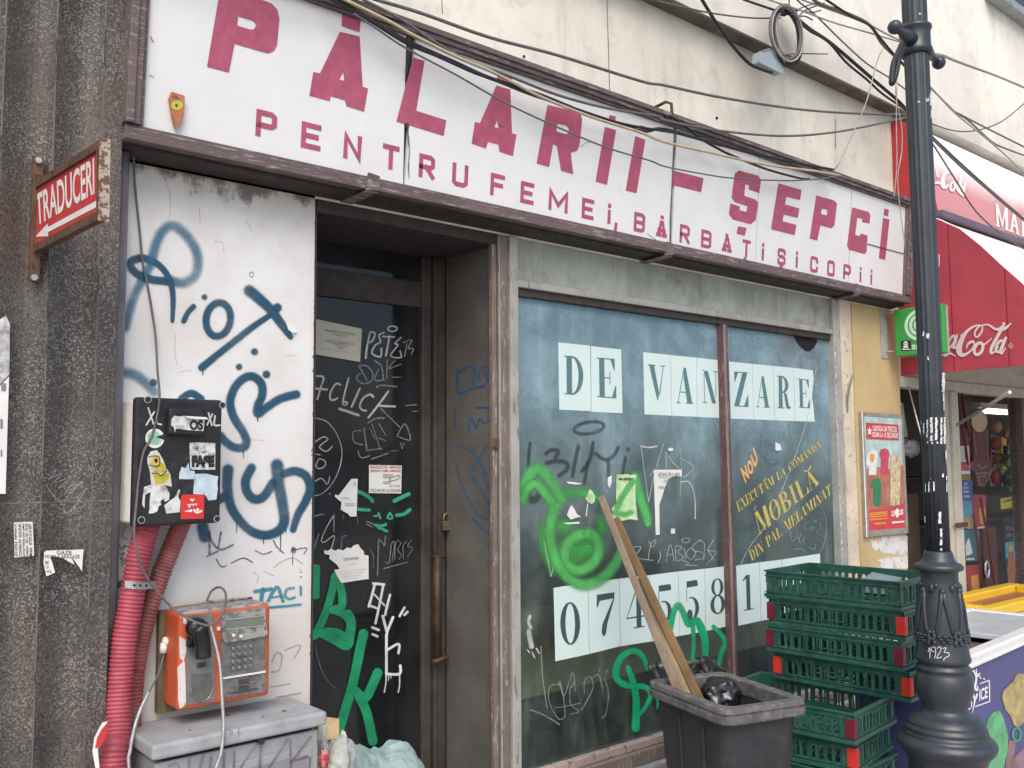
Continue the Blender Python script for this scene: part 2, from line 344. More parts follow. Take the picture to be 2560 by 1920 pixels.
# ------------------------------------------------------------------ materials (all procedural, in world space)
class NT:
    def __init__(s, name):
        s.m = bpy.data.materials.new(name); s.m.use_nodes = True; s.t = s.m.node_tree; s.n = s.t.nodes; s.l = s.t.links
        s.b = s.n['Principled BSDF']; s.out = s.n['Material Output']
        s.pos = s.n.new('ShaderNodeNewGeometry').outputs['Position']
    def lk(s, a, b): s.l.new(a, b)
    def inp(s, sock, v):
        if hasattr(v, 'links') or hasattr(v, 'is_linked'): s.lk(v, sock)
        else: sock.default_value = v
    def vec(s, sc=(1,1,1), off=(0,0,0)):
        n = s.n.new('ShaderNodeMapping'); n.inputs['Scale'].default_value = sc; n.inputs['Location'].default_value = off; s.lk(s.pos, n.inputs[0]); return n.outputs[0]
    def noise(s, scale, detail=4, rough=.6, sc=None, off=(0,0,0), dist=0):
        n = s.n.new('ShaderNodeTexNoise'); n.inputs['Scale'].default_value = scale; n.inputs['Detail'].default_value = detail
        n.inputs['Roughness'].default_value = rough; n.inputs['Distortion'].default_value = dist
        s.lk(s.vec(sc or (1,1,1), off), n.inputs['Vector']); return n.outputs['Fac']
    def vor(s, scale, sc=None, feat='F1'):
        n = s.n.new('ShaderNodeTexVoronoi'); n.feature = feat; n.inputs['Scale'].default_value = scale; s.lk(s.vec(sc or (1,1,1)), n.inputs['Vector']); return n
    def ramp(s, f, a, b, c0=0., c1=1.):
        n = s.n.new('ShaderNodeMapRange'); n.clamp = True; n.interpolation_type = 'SMOOTHSTEP'
        for i, v in enumerate((f, a, b, c0, c1)): s.inp(n.inputs[i], v)
        return n.outputs[0]
    def math(s, op, a, b=0.0):
        n = s.n.new('ShaderNodeMath'); n.operation = op; s.inp(n.inputs[0], a); s.inp(n.inputs[1], b); return n.outputs[0]
    def mix(s, f, a, b):
        n = s.n.new('ShaderNodeMix'); n.data_type = 'RGBA'
        s.inp(n.inputs[0], f)
        for sk, v in ((n.inputs[6], a), (n.inputs[7], b)):
            if isinstance(v, tuple): sk.default_value = (*v, 1) if len(v) == 3 else v
            else: s.lk(v, sk)
        return n.outputs[2]
    def sep(s, i):
        n = s.n.new('ShaderNodeSeparateXYZ'); s.lk(s.pos, n.inputs[0]); return n.outputs[i]
    def bump(s, h, st=.3, dist=.005):
        n = s.n.new('ShaderNodeBump'); n.inputs['Strength'].default_value = st; n.inputs['Distance'].default_value = dist; s.lk(h, n.inputs['Height']); s.lk(n.outputs[0], s.b.inputs['Normal'])
    def base(s, c): s.inp(s.b.inputs['Base Color'], c if not isinstance(c, tuple) else (*c, 1))
    def rough(s, r): s.inp(s.b.inputs['Roughness'], r)
    def spec(s, v): s.b.inputs['Specular IOR Level'].default_value = v
def sc3(c, k): return tuple(min(1., x*k) for x in c)
def srgb(r, g, b): return tuple(((x/255+.055)/1.055)**2.4 if x > 10 else x/255/12.92 for x in (r, g, b))

def mat(name, c, rough=.6, var=.18, scale=9., dirt=None, dcol=(.08,.07,.06), dscale=14., bump=.15, bscale=70., metal=0., spec=.4, streak=0., rnd=0.):
    t = NT(name); n = t.noise(scale, 6, .65)
    k = t.mix(t.ramp(n, .3, .7), sc3(c, 1-var), sc3(c, 1+var))
    if rnd:
        oi = t.n.new('ShaderNodeObjectInfo'); k = t.mix(t.math('MULTIPLY', oi.outputs['Random'], rnd), k, sc3(c, 2.2))
    if streak:
        st = t.ramp(t.noise(1, 5, .6, sc=(22, 22, 1.3)), .5, .75, 0, streak); k = t.mix(st, k, dcol)
    if dirt:
        d = t.ramp(t.noise(dscale, 8, .7, off=(3.1, 1.7, 5.2)), .62-dirt*.3, .72, 0, min(1, dirt*1.6)); k = t.mix(d, k, dcol)
        t.rough(t.ramp(d, 0, 1, rough, min(1, rough+.25)))
    else: t.rough(t.ramp(n, .2, .8, rough*.85, min(1, rough*1.15)))
    t.base(k); t.b.inputs['Metallic'].default_value = metal; t.spec(spec)
    if bump: t.bump(t.noise(bscale, 5, .65), bump, .004)
    return t.m
def worn(name, c, under, amt=.5, scale=18., rough=.5, metal=0., bump=.3, sc=None, c2=None):   # paint chipped off down to another colour
    t = NT(name); n = t.noise(scale, 9, .72, sc=sc)
    k = t.mix(t.ramp(t.noise(5, 5), .3, .7), sc3(c, .85), c2 or sc3(c, 1.15))
    e = t.ramp(n, .64-.2*amt, .66-.2*amt)
    t.base(t.mix(e, k, under)); t.rough(t.ramp(e, 0, 1, rough, .85)); t.b.inputs['Metallic'].default_value = metal
    t.bump(t.math('SUBTRACT', t.noise(120, 4), e), bump, .002); return t.m
def paint(name, c, soft=.35, alpha=1., grain=.12, gscale=160., rough=.5, hole=0., fade=.3):       # spray paint and marker lines, faded at the edge
    t = NT(name); a = t.n.new('ShaderNodeAttribute'); a.attribute_name = 'd'
    g = t.noise(gscale, 3, .7); d = t.math('ADD', a.outputs['Fac'], t.math('MULTIPLY', t.math('SUBTRACT', g, .5), grain*2))
    f = t.ramp(d, 1-soft-grain, 1-grain*.5, alpha, 0.)
    f = t.math('MULTIPLY', f, t.ramp(t.noise(7, 4, .6, off=(5, 1, 2)), .32, .6, 1-fade, 1.))
    if hole: f = t.math('MULTIPLY', f, t.ramp(t.noise(55, 6, .75), .42-.1*hole, .5, 1-hole, 1.))
    t.base(t.mix(t.ramp(t.noise(12), .3, .7), sc3(c, .85), sc3(c, 1.15))); t.rough(rough); t.inp(t.b.inputs['Alpha'], f); return t.m
def solid(name, c, rough=.6, spec=.3): return mat(name, c, rough, .06, 20, bump=0, spec=spec)

def granite():
    t = NT('speckled dark granite')
    v = t.vor(235); cell = v.outputs['Color']; sx = t.n.new('ShaderNodeSeparateColor'); t.lk(cell, sx.inputs[0])
    big = t.noise(2.2, 5, .6); zz = t.noise(1, 4, .6, sc=(9, 9, .8))
    c = t.mix(t.ramp(big, .35, .65), (.056, .051, .049), (.110, .095, .080))
    c = t.mix(t.ramp(zz, .5, .75, 0, .55), c, (.03, .028, .034))
    sp = t.ramp(sx.outputs[0], .72, .8); c = t.mix(t.math('MULTIPLY', sp, t.ramp(t.noise(5, 3), .3, .7, .25, .85)), c, (.27, .255, .23))
    c = t.mix(t.math('MULTIPLY', t.ramp(sx.outputs[1], .8, .86), .7), c, (.015, .014, .016))
    c = t.mix(t.math('MULTIPLY', t.ramp(t.noise(1.4, 5, .6, off=(7, 2, 1)), .5, .7), .3), c, (.085, .06, .035))
    t.base(c); t.rough(.62); t.bump(t.math('ADD', v.outputs['Distance'], t.noise(60, 4)), .35, .003); return t.m
def plaster(name, c, dark, grime=1.0):
    t = NT(name)
    a = t.noise(1.1, 7, .62); b = t.noise(6, 7, .68, off=(2, 4, 1)); st = t.noise(1, 6, .62, sc=(7, 7, .7))
    k = t.mix(t.ramp(a, .35, .68), sc3(c, .86), sc3(c, 1.1))
    k = t.mix(t.ramp(b, .50, .70, 0, .6*grime), k, dark)
    k = t.mix(t.ramp(t.noise(.9, 8, .66, off=(4, 8, 2), dist=.6), .5, .62, 0, .45*grime), k, sc3(dark, 1.12))
    k = t.mix(t.ramp(st, .5, .78, 0, .6*grime), k, sc3(dark, .8))
    k = t.mix(t.ramp(t.noise(2.6, 8, .7, off=(9, 3, 3)), .55, .68, 0, .35*grime), k, sc3(c, .62))
    t.base(k); t.rough(.92); t.spec(.15); t.bump(t.math('ADD', t.noise(45, 6, .7), t.math('MULTIPLY', t.noise(220, 3), .4)), .35, .006); return t.m
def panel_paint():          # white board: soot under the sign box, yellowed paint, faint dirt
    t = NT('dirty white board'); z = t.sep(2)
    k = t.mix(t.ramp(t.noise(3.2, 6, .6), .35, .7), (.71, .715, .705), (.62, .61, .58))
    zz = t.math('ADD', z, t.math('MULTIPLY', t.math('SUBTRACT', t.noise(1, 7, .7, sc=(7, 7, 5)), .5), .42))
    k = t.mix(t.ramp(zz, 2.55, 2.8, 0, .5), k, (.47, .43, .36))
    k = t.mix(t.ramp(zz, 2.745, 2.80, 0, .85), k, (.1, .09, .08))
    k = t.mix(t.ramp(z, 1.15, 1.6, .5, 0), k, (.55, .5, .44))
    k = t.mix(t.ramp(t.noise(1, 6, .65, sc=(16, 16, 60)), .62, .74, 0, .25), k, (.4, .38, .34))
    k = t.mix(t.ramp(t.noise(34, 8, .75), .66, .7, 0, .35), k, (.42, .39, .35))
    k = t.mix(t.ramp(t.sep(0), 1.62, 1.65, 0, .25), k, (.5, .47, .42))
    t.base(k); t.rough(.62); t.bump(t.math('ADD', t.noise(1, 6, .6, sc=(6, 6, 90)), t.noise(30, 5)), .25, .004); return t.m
def glass(name, tint, dust, dcol, refl=1.0, bz=None, rcol=(1, 1, 1), grough=.04):
    t = NT(name); t.n.remove(t.b)
    tr = t.n.new('ShaderNodeBsdfTransparent'); tr.inputs[0].default_value = (*tint, 1)
    gl = t.n.new('ShaderNodeBsdfGlossy'); gl.inputs['Roughness'].default_value = grough; gl.inputs[0].default_value = (*rcol, 1)
    bp = t.n.new('ShaderNodeBump'); bp.inputs['Strength'].default_value = .04; bp.inputs['Distance'].default_value = .01; t.lk(t.noise(2.2, 2), bp.inputs['Height']); t.lk(bp.outputs[0], gl.inputs['Normal'])
    df = t.n.new('ShaderNodeBsdfDiffuse'); df.inputs[0].default_value = (*dcol, 1)
    fr = t.n.new('ShaderNodeFresnel'); fr.inputs[0].default_value = 1.5
    m1 = t.n.new('ShaderNodeMixShader'); t.lk(t.math('MULTIPLY', fr.outputs[0], refl), m1.inputs[0]); t.lk(tr.outputs[0], m1.inputs[1]); t.lk(gl.outputs[0], m1.inputs[2])
    d = t.ramp(t.noise(3.5, 7, .7), .3, .75, dust*.5, dust*1.5)
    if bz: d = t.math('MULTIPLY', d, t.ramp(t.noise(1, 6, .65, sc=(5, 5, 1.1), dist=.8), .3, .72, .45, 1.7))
    if bz: d = t.math('ADD', d, t.ramp(t.math('ADD', t.sep(2), t.math('MULTIPLY', t.math('SUBTRACT', t.noise(2.2, 7, .62), .5), .9)), bz[0], bz[1], 0, bz[2]))  # film thickens upward, standing in for the reflected sky
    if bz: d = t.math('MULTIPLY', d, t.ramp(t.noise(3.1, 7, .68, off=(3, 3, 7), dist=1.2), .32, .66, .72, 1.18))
    if bz: zt = t.ramp(t.math('ADD', t.sep(2), t.math('MULTIPLY', t.math('SUBTRACT', t.noise(2.5, 5), .5), .5)), bz[0], bz[1]); t.lk(t.mix(zt, dcol, (.37, .55, .63)), df.inputs[0])  # upper film turned blue, painting the sky's reflection into the glass
    m2 = t.n.new('ShaderNodeMixShader'); t.lk(d, m2.inputs[0]); t.lk(m1.outputs[0], m2.inputs[1]); t.lk(df.outputs[0], m2.inputs[2])
    t.lk(m2.outputs[0], t.out.inputs[0]); return t.m
def bagplastic(name, c, tr=.35):
    t = NT(name); t.base(t.mix(t.ramp(t.noise(6, 4), .3, .7), sc3(c, .8), sc3(c, 1.2))); t.rough(.22); t.spec(.6)
    tl = t.n.new('ShaderNodeBsdfTranslucent'); tl.inputs[0].default_value = (*c, 1)
    m = t.n.new('ShaderNodeMixShader'); m.inputs[0].default_value = tr; t.lk(t.b.outputs[0], m.inputs[1]); t.lk(tl.outputs[0], m.inputs[2]); t.lk(m.outputs[0], t.out.inputs[0])
    t.bump(t.math('ADD', t.noise(14, 6, .7, dist=1.5), t.math('MULTIPLY', t.vor(16, feat='DISTANCE_TO_EDGE').outputs['Distance'], 1.2)), .8, .03); return t.m
def emit(name, c, st):
    t = NT(name); t.base(c); t.b.inputs['Emission Color'].default_value = (*c, 1); t.b.inputs['Emission Strength'].default_value = st; return t.m

def glow_fabric():        # pink canvas with a white glow painted over its upper part
    t = NT('pink canvas with painted white glow'); z = t.math('ADD', t.sep(2), t.math('MULTIPLY', t.math('SUBTRACT', t.noise(2, 4), .5), .12))
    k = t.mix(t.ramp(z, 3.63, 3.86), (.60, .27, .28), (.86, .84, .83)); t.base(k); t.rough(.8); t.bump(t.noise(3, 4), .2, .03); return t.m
M = {}
M['granite'] = granite()
M['plaster'] = plaster('stained beige plaster', (.78, .75, .65), (.46, .45, .39), .85)
M['plaster_up'] = plaster('pale beige plaster', (.82, .79, .70), (.58, .56, .49), .6)
M['yellow'] = plaster('yellow ochre plaster', (.56, .43, .23), (.40, .32, .2), .4)
M['strip'] = worn('flaking cream render', (.62, .54, .42), (.38, .32, .25), .35, 20, .9)
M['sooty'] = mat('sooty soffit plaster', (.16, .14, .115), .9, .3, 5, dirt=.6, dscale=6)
M['panel'] = panel_paint()
M['signwhite'] = mat('white sign board', (.73, .74, .735), .4, .03, 5, dirt=.12, dcol=(.5,.48,.44), dscale=4, bump=.06, bscale=3, spec=.45)
M['maroon'] = mat('faded maroon lettering', (.40, .088, .15), .5, .12, 25, dirt=.12, dcol=(.5,.25,.3), dscale=60, bump=0)
M['frame'] = worn('weathered purple brown wood', (.13, .095, .095), (.27, .24, .23), .4, 26, .7, sc=(.4, 3, 3))
M['framedark'] = mat('dark wood', (.045, .036, .034), .7, .3, 20, dirt=.3)
M['wingrey'] = worn('weathered grey window frame', (.34, .335, .31), (.18, .15, .12), .3, 24, .7, sc=(3, 3, .5))
M['winbrown'] = worn('weathered brown window frame', (.17, .135, .115), (.34, .3, .26), .35, 24, .7, sc=(3, 3, .5))
M['winpink'] = worn('worn pinkish brown edge', (.27, .19, .185), (.14, .085, .08), .4, 20, .7, sc=(3, 3, .5))
M['winred'] = worn('red brown iron', (.12, .062, .06), (.3, .25, .23), .22, 24, .6, sc=(3, 3, .5))
M['transom'] = mat('grey green painted panel', (.34, .37, .32), .75, .2, 4, dirt=.35, dcol=(.14,.13,.105), dscale=5, streak=.35, bump=.1)
M['doorwood'] = mat('dark grimy door wood', (.06, .05, .043), .6, .3, 7, dirt=.4, dcol=(.02,.018,.016), dscale=6, streak=.6)
M['jamb'] = mat('grimy grey brown jamb', (.13, .12, .11), .65, .2, 4, dirt=.35, dcol=(.12,.105,.095), dscale=4, streak=.45)
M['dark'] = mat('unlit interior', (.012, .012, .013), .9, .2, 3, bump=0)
M['rust'] = worn('rusty iron', (.12, .062, .036), (.05, .03, .022), .5, 30, .8)
M['rustcream'] = worn('cream paint over rust', (.42, .36, .3), (.15, .07, .035), .55, 26, .7)
M['rustbar'] = mat('dark rusty bar', (.07, .045, .028), .55, .4, 12, dirt=.5, dcol=(.16,.085,.03), metal=.3)
M['brass'] = mat('dull brass', (.2, .14, .09), .5, .2, 30, dirt=.3, metal=.5)
M['steel'] = mat('brushed steel', (.27, .27, .26), .42, .15, 24, dirt=.5, dcol=(.14,.13,.12), metal=.7, bump=.05)
M['galv'] = mat('galvanized strap', (.45, .46, .46), .45, .2, 40, metal=.7)
M['grime_steel'] = mat('grimy grey metal', (.19, .19, .18), .5, .3, 25, dirt=.6, dcol=(.1,.095,.09), dscale=30, metal=.3)
M['pipegrey'] = mat('grey drainpipe', (.15, .14, .155), .5, .2, 6, dirt=.3, bump=.08)
M['orange'] = worn('chipped orange paint', (.50, .095, .035), (.40, .33, .29), .08, 20, .5)
M['white_chip'] = worn('bare filler showing through paint', (.6, .58, .56), (.5, .12, .05), .25, 30, .6)
M['phonetop'] = worn('grimy grey phone top', (.30, .295, .29), (.15, .145, .135), .6, 36, .7)
M['blackplastic'] = mat('black plastic', (.012, .012, .013), .25, .2, 30, bump=.05, spec=.5)
M['boxblack'] = mat('black box cover', (.02, .02, .022), .42, .25, 12, dirt=.3, dcol=(.09,.085,.08), dscale=40)
M['boxgrey'] = mat('pale grey plastic', (.86, .83, .78), .55, .08, 8, dirt=.25, dcol=(.3,.27,.22))
M['conduit'] = mat('faded red corrugated plastic', (.36, .062, .088), .5, .25, 10, dirt=.3, dcol=(.3,.13,.12), dscale=20)
M['conduit2'] = mat('dusty red corrugated plastic', (.29, .085, .085), .6, .25, 14, dirt=.55, dcol=(.27,.17,.13), dscale=24)
M['cabinet'] = mat('grey cabinet paint', (.30, .315, .325), .5, .08, 9, dirt=.3, dcol=(.2,.195,.18), dscale=18, streak=.2)
M['cabtop'] = mat('dusty cabinet lid', (.34, .36, .375), .55, .12, 9, dirt=.45, dcol=(.2,.18,.15), dscale=8)
M['bin'] = mat('charcoal bin plastic', (.032, .032, .037), .45, .15, 8, dirt=.3, dcol=(.09,.085,.08), dscale=16, bump=.2, bscale=200)
M['binrim'] = mat('dusty bin rim', (.1, .098, .098), .55, .25, 14, dirt=.6, dcol=(.22,.21,.2), dscale=30, bump=.15)
M['crate'] = mat('dark green crate plastic', (.016, .08, .058), .38, .3, 6, dirt=.5, dcol=(.085,.125,.11), dscale=30, bump=.15, spec=.5, rnd=.3)
M['tabred'] = mat('bright red plastic tab', (.6, .035, .025), .4, .1, 12, bump=0)
M['tabmaroon'] = mat('maroon plastic tab', (.15, .014, .028), .4, .15, 12, bump=0)
M['iron'] = mat('dark blue grey cast iron paint', (.030, .037, .047), .36, .2, 6, dirt=.3, dcol=(.075,.08,.085), dscale=30, bump=.18, bscale=45, spec=.55)
M['chipwhite'] = worn('old white paint', (.66, .68, .68), (.09, .1, .11), .3, 40, .6)
M['plankpale'] = mat('grey weathered wood', (.25, .19, .135), .75, .2, 5, streak=.5, dirt=.3)
M['plankbrown'] = mat('brown wood', (.19, .12, .06), .7, .2, 5, streak=.5, dcol=(.1,.06,.03), dirt=.3)
M['paper'] = mat('white paper', (.72, .72, .69), .8, .06, 6, dirt=.12, dcol=(.5,.49,.44), dscale=8, bump=.15, bscale=9)
M['sheet'] = mat('white paper with painted teal cast', (.60, .73, .705), .85, .03, 3, bump=.12, bscale=7)  # teal cast of the glass reflection mixed into the white
M['ink'] = solid('black print', (.025, .03, .03)); M['inkgrey'] = solid('faded print', (.22, .22, .21)); M['inkred'] = solid('red print', (.45, .06, .045))
M['inkblue'] = solid('blue grey ink with painted haze', (.10,.20,.22)); M['inkteal'] = solid('faded dark teal print', (.05,.09,.095))  # ink of the sale sheets, lightened with the haze of the glass reflection
M['gold'] = mat('gold lettering', (.54, .45, .12), .5, .12, 30, dirt=.2, dcol=(.25,.2,.08), dscale=50, bump=0)
M['goldorange'] = solid('pale orange lettering', (.72, .42, .16)); M['goldpale'] = solid('cream lettering edge', (.75, .62, .38))
M['redsign'] = mat('red sign field', (.55, .05, .055), .45, .1, 8, dirt=.1, bump=0)
M['whitepaint'] = mat('white paint', (.78, .77, .74), .5, .06, 12, bump=0)
M['awnred'] = mat('red awning canvas', (.42, .055, .078), .8, .14, 2.5, dirt=.3, dcol=(.34,.06,.08), dscale=3, streak=.25, bump=.35, bscale=3)
M['awnend'] = mat('red awning side', (.46, .04, .045), .7, .1, 4, streak=.15, dcol=(.3,.05,.05), bump=.1)
M['awnglow'] = glow_fabric()
M['awnwhite'] = mat('pale pink white canvas', (.78, .70, .68), .8, .05, 3, bump=.1)
M['awntext'] = mat('pale canvas print', (.66, .58, .57), .8, .05, 6, bump=0)
M['purplebar'] = mat('dark violet bar', (.15, .115, .155), .5, .15, 6)
M['greensign'] = mat('bright green sign plastic', (.045, .33, .07), .4, .06, 5, dirt=.1, bump=0)
M['greensigntext'] = solid('pale green print', (.56, .74, .6)); M['greyedge'] = mat('grey edge', (.36, .37, .37), .5)
M['cable_black'] = mat('black cable', (.018, .018, .02), .5, .2, 30, bump=0); M['cable_grey'] = mat('grey cable', (.13, .125, .12), .6, .2, 30, bump=0)
M['cable_light'] = mat('pale grey cable', (.33, .32, .30), .6, .2, 30, bump=0); M['cable_cream'] = mat('cream cable', (.46, .4, .26), .55, .15, 30, bump=0)
M['boxblue'] = mat('grey junction box', (.34, .39, .42), .5, .06, 12, dirt=.15)
M['bag'] = bagplastic('turquoise bag plastic', (.72, .92, .88), .6); M['bagclear'] = bagplastic('pale crumpled plastic', (.78, .83, .77), .35)
M['bagblack'] = mat('black bag plastic', (.012, .012, .014), .18, .2, 20, bump=1.0, bscale=16, spec=.7)
M['card'] = mat('cardboard', (.52, .38, .22), .8, .1, 10)
M['pave'] = mat('pale stone paving', (.40, .385, .36), .85, .15, 3, dirt=.3, dcol=(.22,.21,.195), dscale=3)
M['asphalt'] = mat('distant grey paving', (.16, .16, .155), .9, .25, 4)
M['stone'] = mat('grey stone sill', (.3, .3, .3), .8, .2, 12, dirt=.4, dscale=9)
M['glass'] = glass('dusty glass with painted sky sheen', (.90, .98, .965), .14, (.30, .36, .32), 2.5, (1.25, 2.1, .30), (.60, .92, 1.0), .16)
M['doorglass'] = glass('dark door glass', (.40, .43, .45), .13, (.13, .14, .15), .7)
M['shopglass'] = glass('shop window glass', (.94, .96, .96), .012, (.3, .32, .32), .35)
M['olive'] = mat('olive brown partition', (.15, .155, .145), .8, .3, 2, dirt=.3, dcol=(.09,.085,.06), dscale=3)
M['shopcream'] = mat('cream painted frame', (.56, .53, .45), .6, .08, 8, streak=.2, dirt=.2)
M['frz_white'] = mat('white freezer enamel', (.78, .79, .8), .3, .03, 6, bump=0, spec=.5); M['frz_blue'] = mat('violet blue freezer print', (.075, .075, .215), .4, .1, 4, bump=0, spec=.4)
M['frz_yellow'] = mat('yellow plastic', (.78, .5, .035), .4, .06, 6, bump=0); M['frz_pale'] = mat('pale yellow enamel', (.74, .74, .47), .4, .05, 6, bump=0)
M['lamp'] = emit('fluorescent tube', (1, .95, .82), 4.0)
for nm, c in dict(p_red=(.4,.035,.04), p_dkred=(.14,.02,.025), p_pink=(.5,.06,.11), p_blue=(.035,.09,.3), p_sea=(.08,.3,.42), p_sand=(.42,.33,.2), p_teal=(.05,.16,.19), p_orange=(.72,.33,.05), p_yellow=(.55,.46,.05), p_navy=(.015,.02,.05), p_sky=(.42,.6,.62), p_brown=(.33,.13,.07), p_green=(.03,.2,.09), p_peach=(.58,.42,.27), p_lime=(.12,.42,.17), p_tulip=(.46,.36,.12), p_cyan=(.28,.5,.6), p_eye=(.5,.46,.05), p_brick=(.5,.16,.1), p_brown2=(.12,.075,.05), p_cloth=(.72,.66,.7)).items(): M[nm] = mat(nm[2:]+' print', c, .45, .12, 14, bump=0)
PT = dict(overblue=paint('blue overspray', (.03,.15,.25), 1., .20, .3, 90, fade=.5), overlime=paint('lime overspray', (.06,.45,.08), 1., .28, .3, 90, fade=.5), overjade=paint('jade overspray', (.01,.38,.17), 1., .25, .3, 90, fade=.5),
 blue=paint('blue spray paint', (.010,.072,.130), .45, .96, .1), bluesoft=paint('thin blue spray paint', (.03,.15,.25), .75, .75, .12),
 teal=paint('teal marker', (.03,.25,.34), .25, .9, .2, hole=.3), dkmark=paint('dark marker', (.05,.05,.07), .4, .85, .2, hole=.4), faint=paint('faint marker', (.33,.32,.34), .5, .5, .25),
 white=paint('white marker', (.6,.61,.61), .45, .72, .12, hole=.25), faded=paint('faded white marker', (.45,.46,.45), .5, .42, .25, hole=.5), whitefull=paint('white paint line', (.72,.73,.72), .2, .95, .1),
 green=paint('emerald spray paint', (.01,.30,.13), .2, 1., .08), mint=paint('mint spray paint', (.04,.36,.2), .45, .95, .15), pig=paint('lime spray paint', (.09,.43,.11), .72, .95, .08), pigsoft=paint('thin lime spray paint', (.06,.42,.08), .95, .75, .1),
 scrawl=paint('jade spray paint', (.008,.40,.17), .3, .98, .1), greyspray=paint('dark grey spray paint', (.03,.04,.045), .7, .62, .12), scratch=paint('scratched line', (.62,.64,.64), .5, .75, .2), scratch2=paint('faint scratched line', (.5,.52,.5), .5, .45, .2),
 bluepen=paint('blue marker', (.015,.14,.33), .4, .75, .2), purple=paint('grey violet marker', (.12,.115,.13), .45, .6, .25, hole=.3), chalk=paint('old flaking white paint', (.6,.61,.6), .25, .9, .35, hole=.3))

# ================================================================== SETTING
def grid_plane(name, x0, x1, y0, y1_, z, m):
    b = MB(); b.add([(x0,y0,z),(x1,y0,z),(x1,y1_,z),(x0,y1_,z)], [(0,1,2,3)]); return struct(b.build(name, m))
grid_plane('ground', -600, 600, -600, 600, -.15, M['asphalt'])
b = MB(); b.box((-60, -16, -.3), (80, 3.0, 0.0)); struct(b.build('pavement', M['pave'], bevel=.01))

# ================================================================== THE BUILDING
bld = empty('building', (3.4, 0, 0), 'beige plastered building front with stained lower wall, a shut glazed shop and a dark doorway', 'building')
b = MB(); b.box((.906, 0, 2.79), (15, 1.3, 4.17)); b.box((-2.6, .05, 2.79), (.904, 1.3, 4.17)); b.box((.93, .034, 0), (1.65, 1.3, 2.788)); b.box((12.0,.0,0),(15,1.3,2.788)); b.build('wall', M['plaster'], bld)
b = MB(); b.box((-2.6, -.10, 4.178), (15, 1.3, 8.2)); b.build('upper_wall', M['plaster_up'], bld)
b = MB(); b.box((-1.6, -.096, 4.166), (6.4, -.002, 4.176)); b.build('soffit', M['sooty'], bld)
WP = wallp(0.0)
b = MB()
for pts in ([z2(1700,0), z2(1716,560)], [z2(722,0), z2(724,80)], [w6(720,940), w6(722,1170)], [w1(885,345), w1(888,520)]): stroke(b, pts, 3, WP, lift=.0006)
b.build('hairline_crack', paint('hairline crack', (.1,.09,.075), .4, .7, .3), bld)
b = MB()
for pts in ([(1940,20),(1942,60)],): pass
for p in (z2(1208,335), z2(1845,592), z3(312,700), z3(305,775)): dot(b, p, 3.2, WP, ry=4)
b.build('nail_hole', M['dark'], bld)
# pilaster to the right of the window
b = MB(); b.box((5.305, .004, 0), (5.448, .6, 2.788)); b.build('render_strip', M['strip'], bld)
b = MB(); b.box((5.45, -.004, 0), (6.03, .6, 2.788)); yb = b.build('ochre_pilaster', M['yellow'], bld)
YP = wallp(-.004)
flake = worn('flaking whitewash', (.66,.66,.66), (.5,.42,.28), .5, 16, .9, c2=(.72,.72,.73))
b = MB()
b.poly([(325,1240),(350,1250),(380,1225),(430,1215),(470,1218),(540,1212),(575,1215),(580,1440),(370,1440),(395,1400),(350,1390),(430,1360),(520,1362),(560,1345),(400,1335),(375,1300),(360,1320),(330,1290)], YP, .001, y8)
b.build('flaked_patch', flake, bld)
b = MB(); b.poly([(232,400),(240,395),(242,425),(248,455),(238,452)], YP, .001, y8); b.build('flaked_patch', flake, bld)
b = MB(); stroke(b, [(196,100),(180,160),(165,230),(158,300),(160,360)], [14,30,34,30,18], wallp(.002), y8, lift=.003); b.build('moss_streak', paint('green smear', (.12,.2,.06), .8, .8, .3), bld)

# first-floor window in the top right corner
b = MB(); UW = wallp(-.10)
p0 = at(2480, 0, -.1); zt = at(2500, 8, -.1).z
b.box((p0.x-.15, -.2, zt-.07), (12.5, -.098, zt)); ub = b.build('window_ledge', mat('zinc ledge', (.28,.3,.32), .5), bld, bevel=.01)
b = MB(); b.box((p0.x, -.106, zt+.002), (12.4, -.06, zt+1.3)); b.build('upper_window', glass('upper window glass', (.3,.33,.36), .1, (.2,.22,.24)), bld)

# --- display window (part) and its sub-parts
GY = .03
GP = wallp(GY)
xl, xr, zb, zt = 2.637, 5.205, .445, 2.555
b = MB()
# left post in three strips, right post, sill
b.box((2.535,-.012,0),(2.566,.09,2.788)); b.box((2.566,.006,0),(2.590,.09,2.788)); b.box((2.590,-.018,0),(2.637,.09,2.788))
b.box((2.6375,-.012,2.566),(5.2045,.05,2.598)); b.box((5.205,-.016,.40),(5.25,.09,2.788)); b.box((5.252,-.006,.40),(5.303,.09,2.788))
win = b.build('display_window', M['wingrey'], bld, bevel=.004)
b = MB(); b.box((2.5375,-.0165,.0),(2.5635,-.0125,2.78)); b.box((2.5665,-.002,0),(2.5895,.0055,2.78)); b.build('brown_post_strip', M['winbrown'], win)
b = MB(); b.box((2.638,.012,2.5985),(5.204,.06,2.788)); b.build('transom_panel', M['transom'], win)
b = MB(); b.box((2.639,.004,2.53),(5.203,.05,2.565)); b.build('lower_rail', M['framedark'], win, bevel=.003)
b = MB(); b.box((2.639,-.006,.425),(5.203,.05,.462)); b.build('bottom_rail', worn('pale worn sill wood', (.34,.27,.25), (.16,.12,.1), .4, 20, .6), win, bevel=.004)
b = MB(); b.box((2.62,-.03,.36),(5.25,.05,.424)); b.build('under_rail', M['winbrown'], win, bevel=.004)
b = MB(); b.box((2.54,-.06,0),(5.30,.3,.359)); b.build('sill_base', M['stone'], win, bevel=.01)
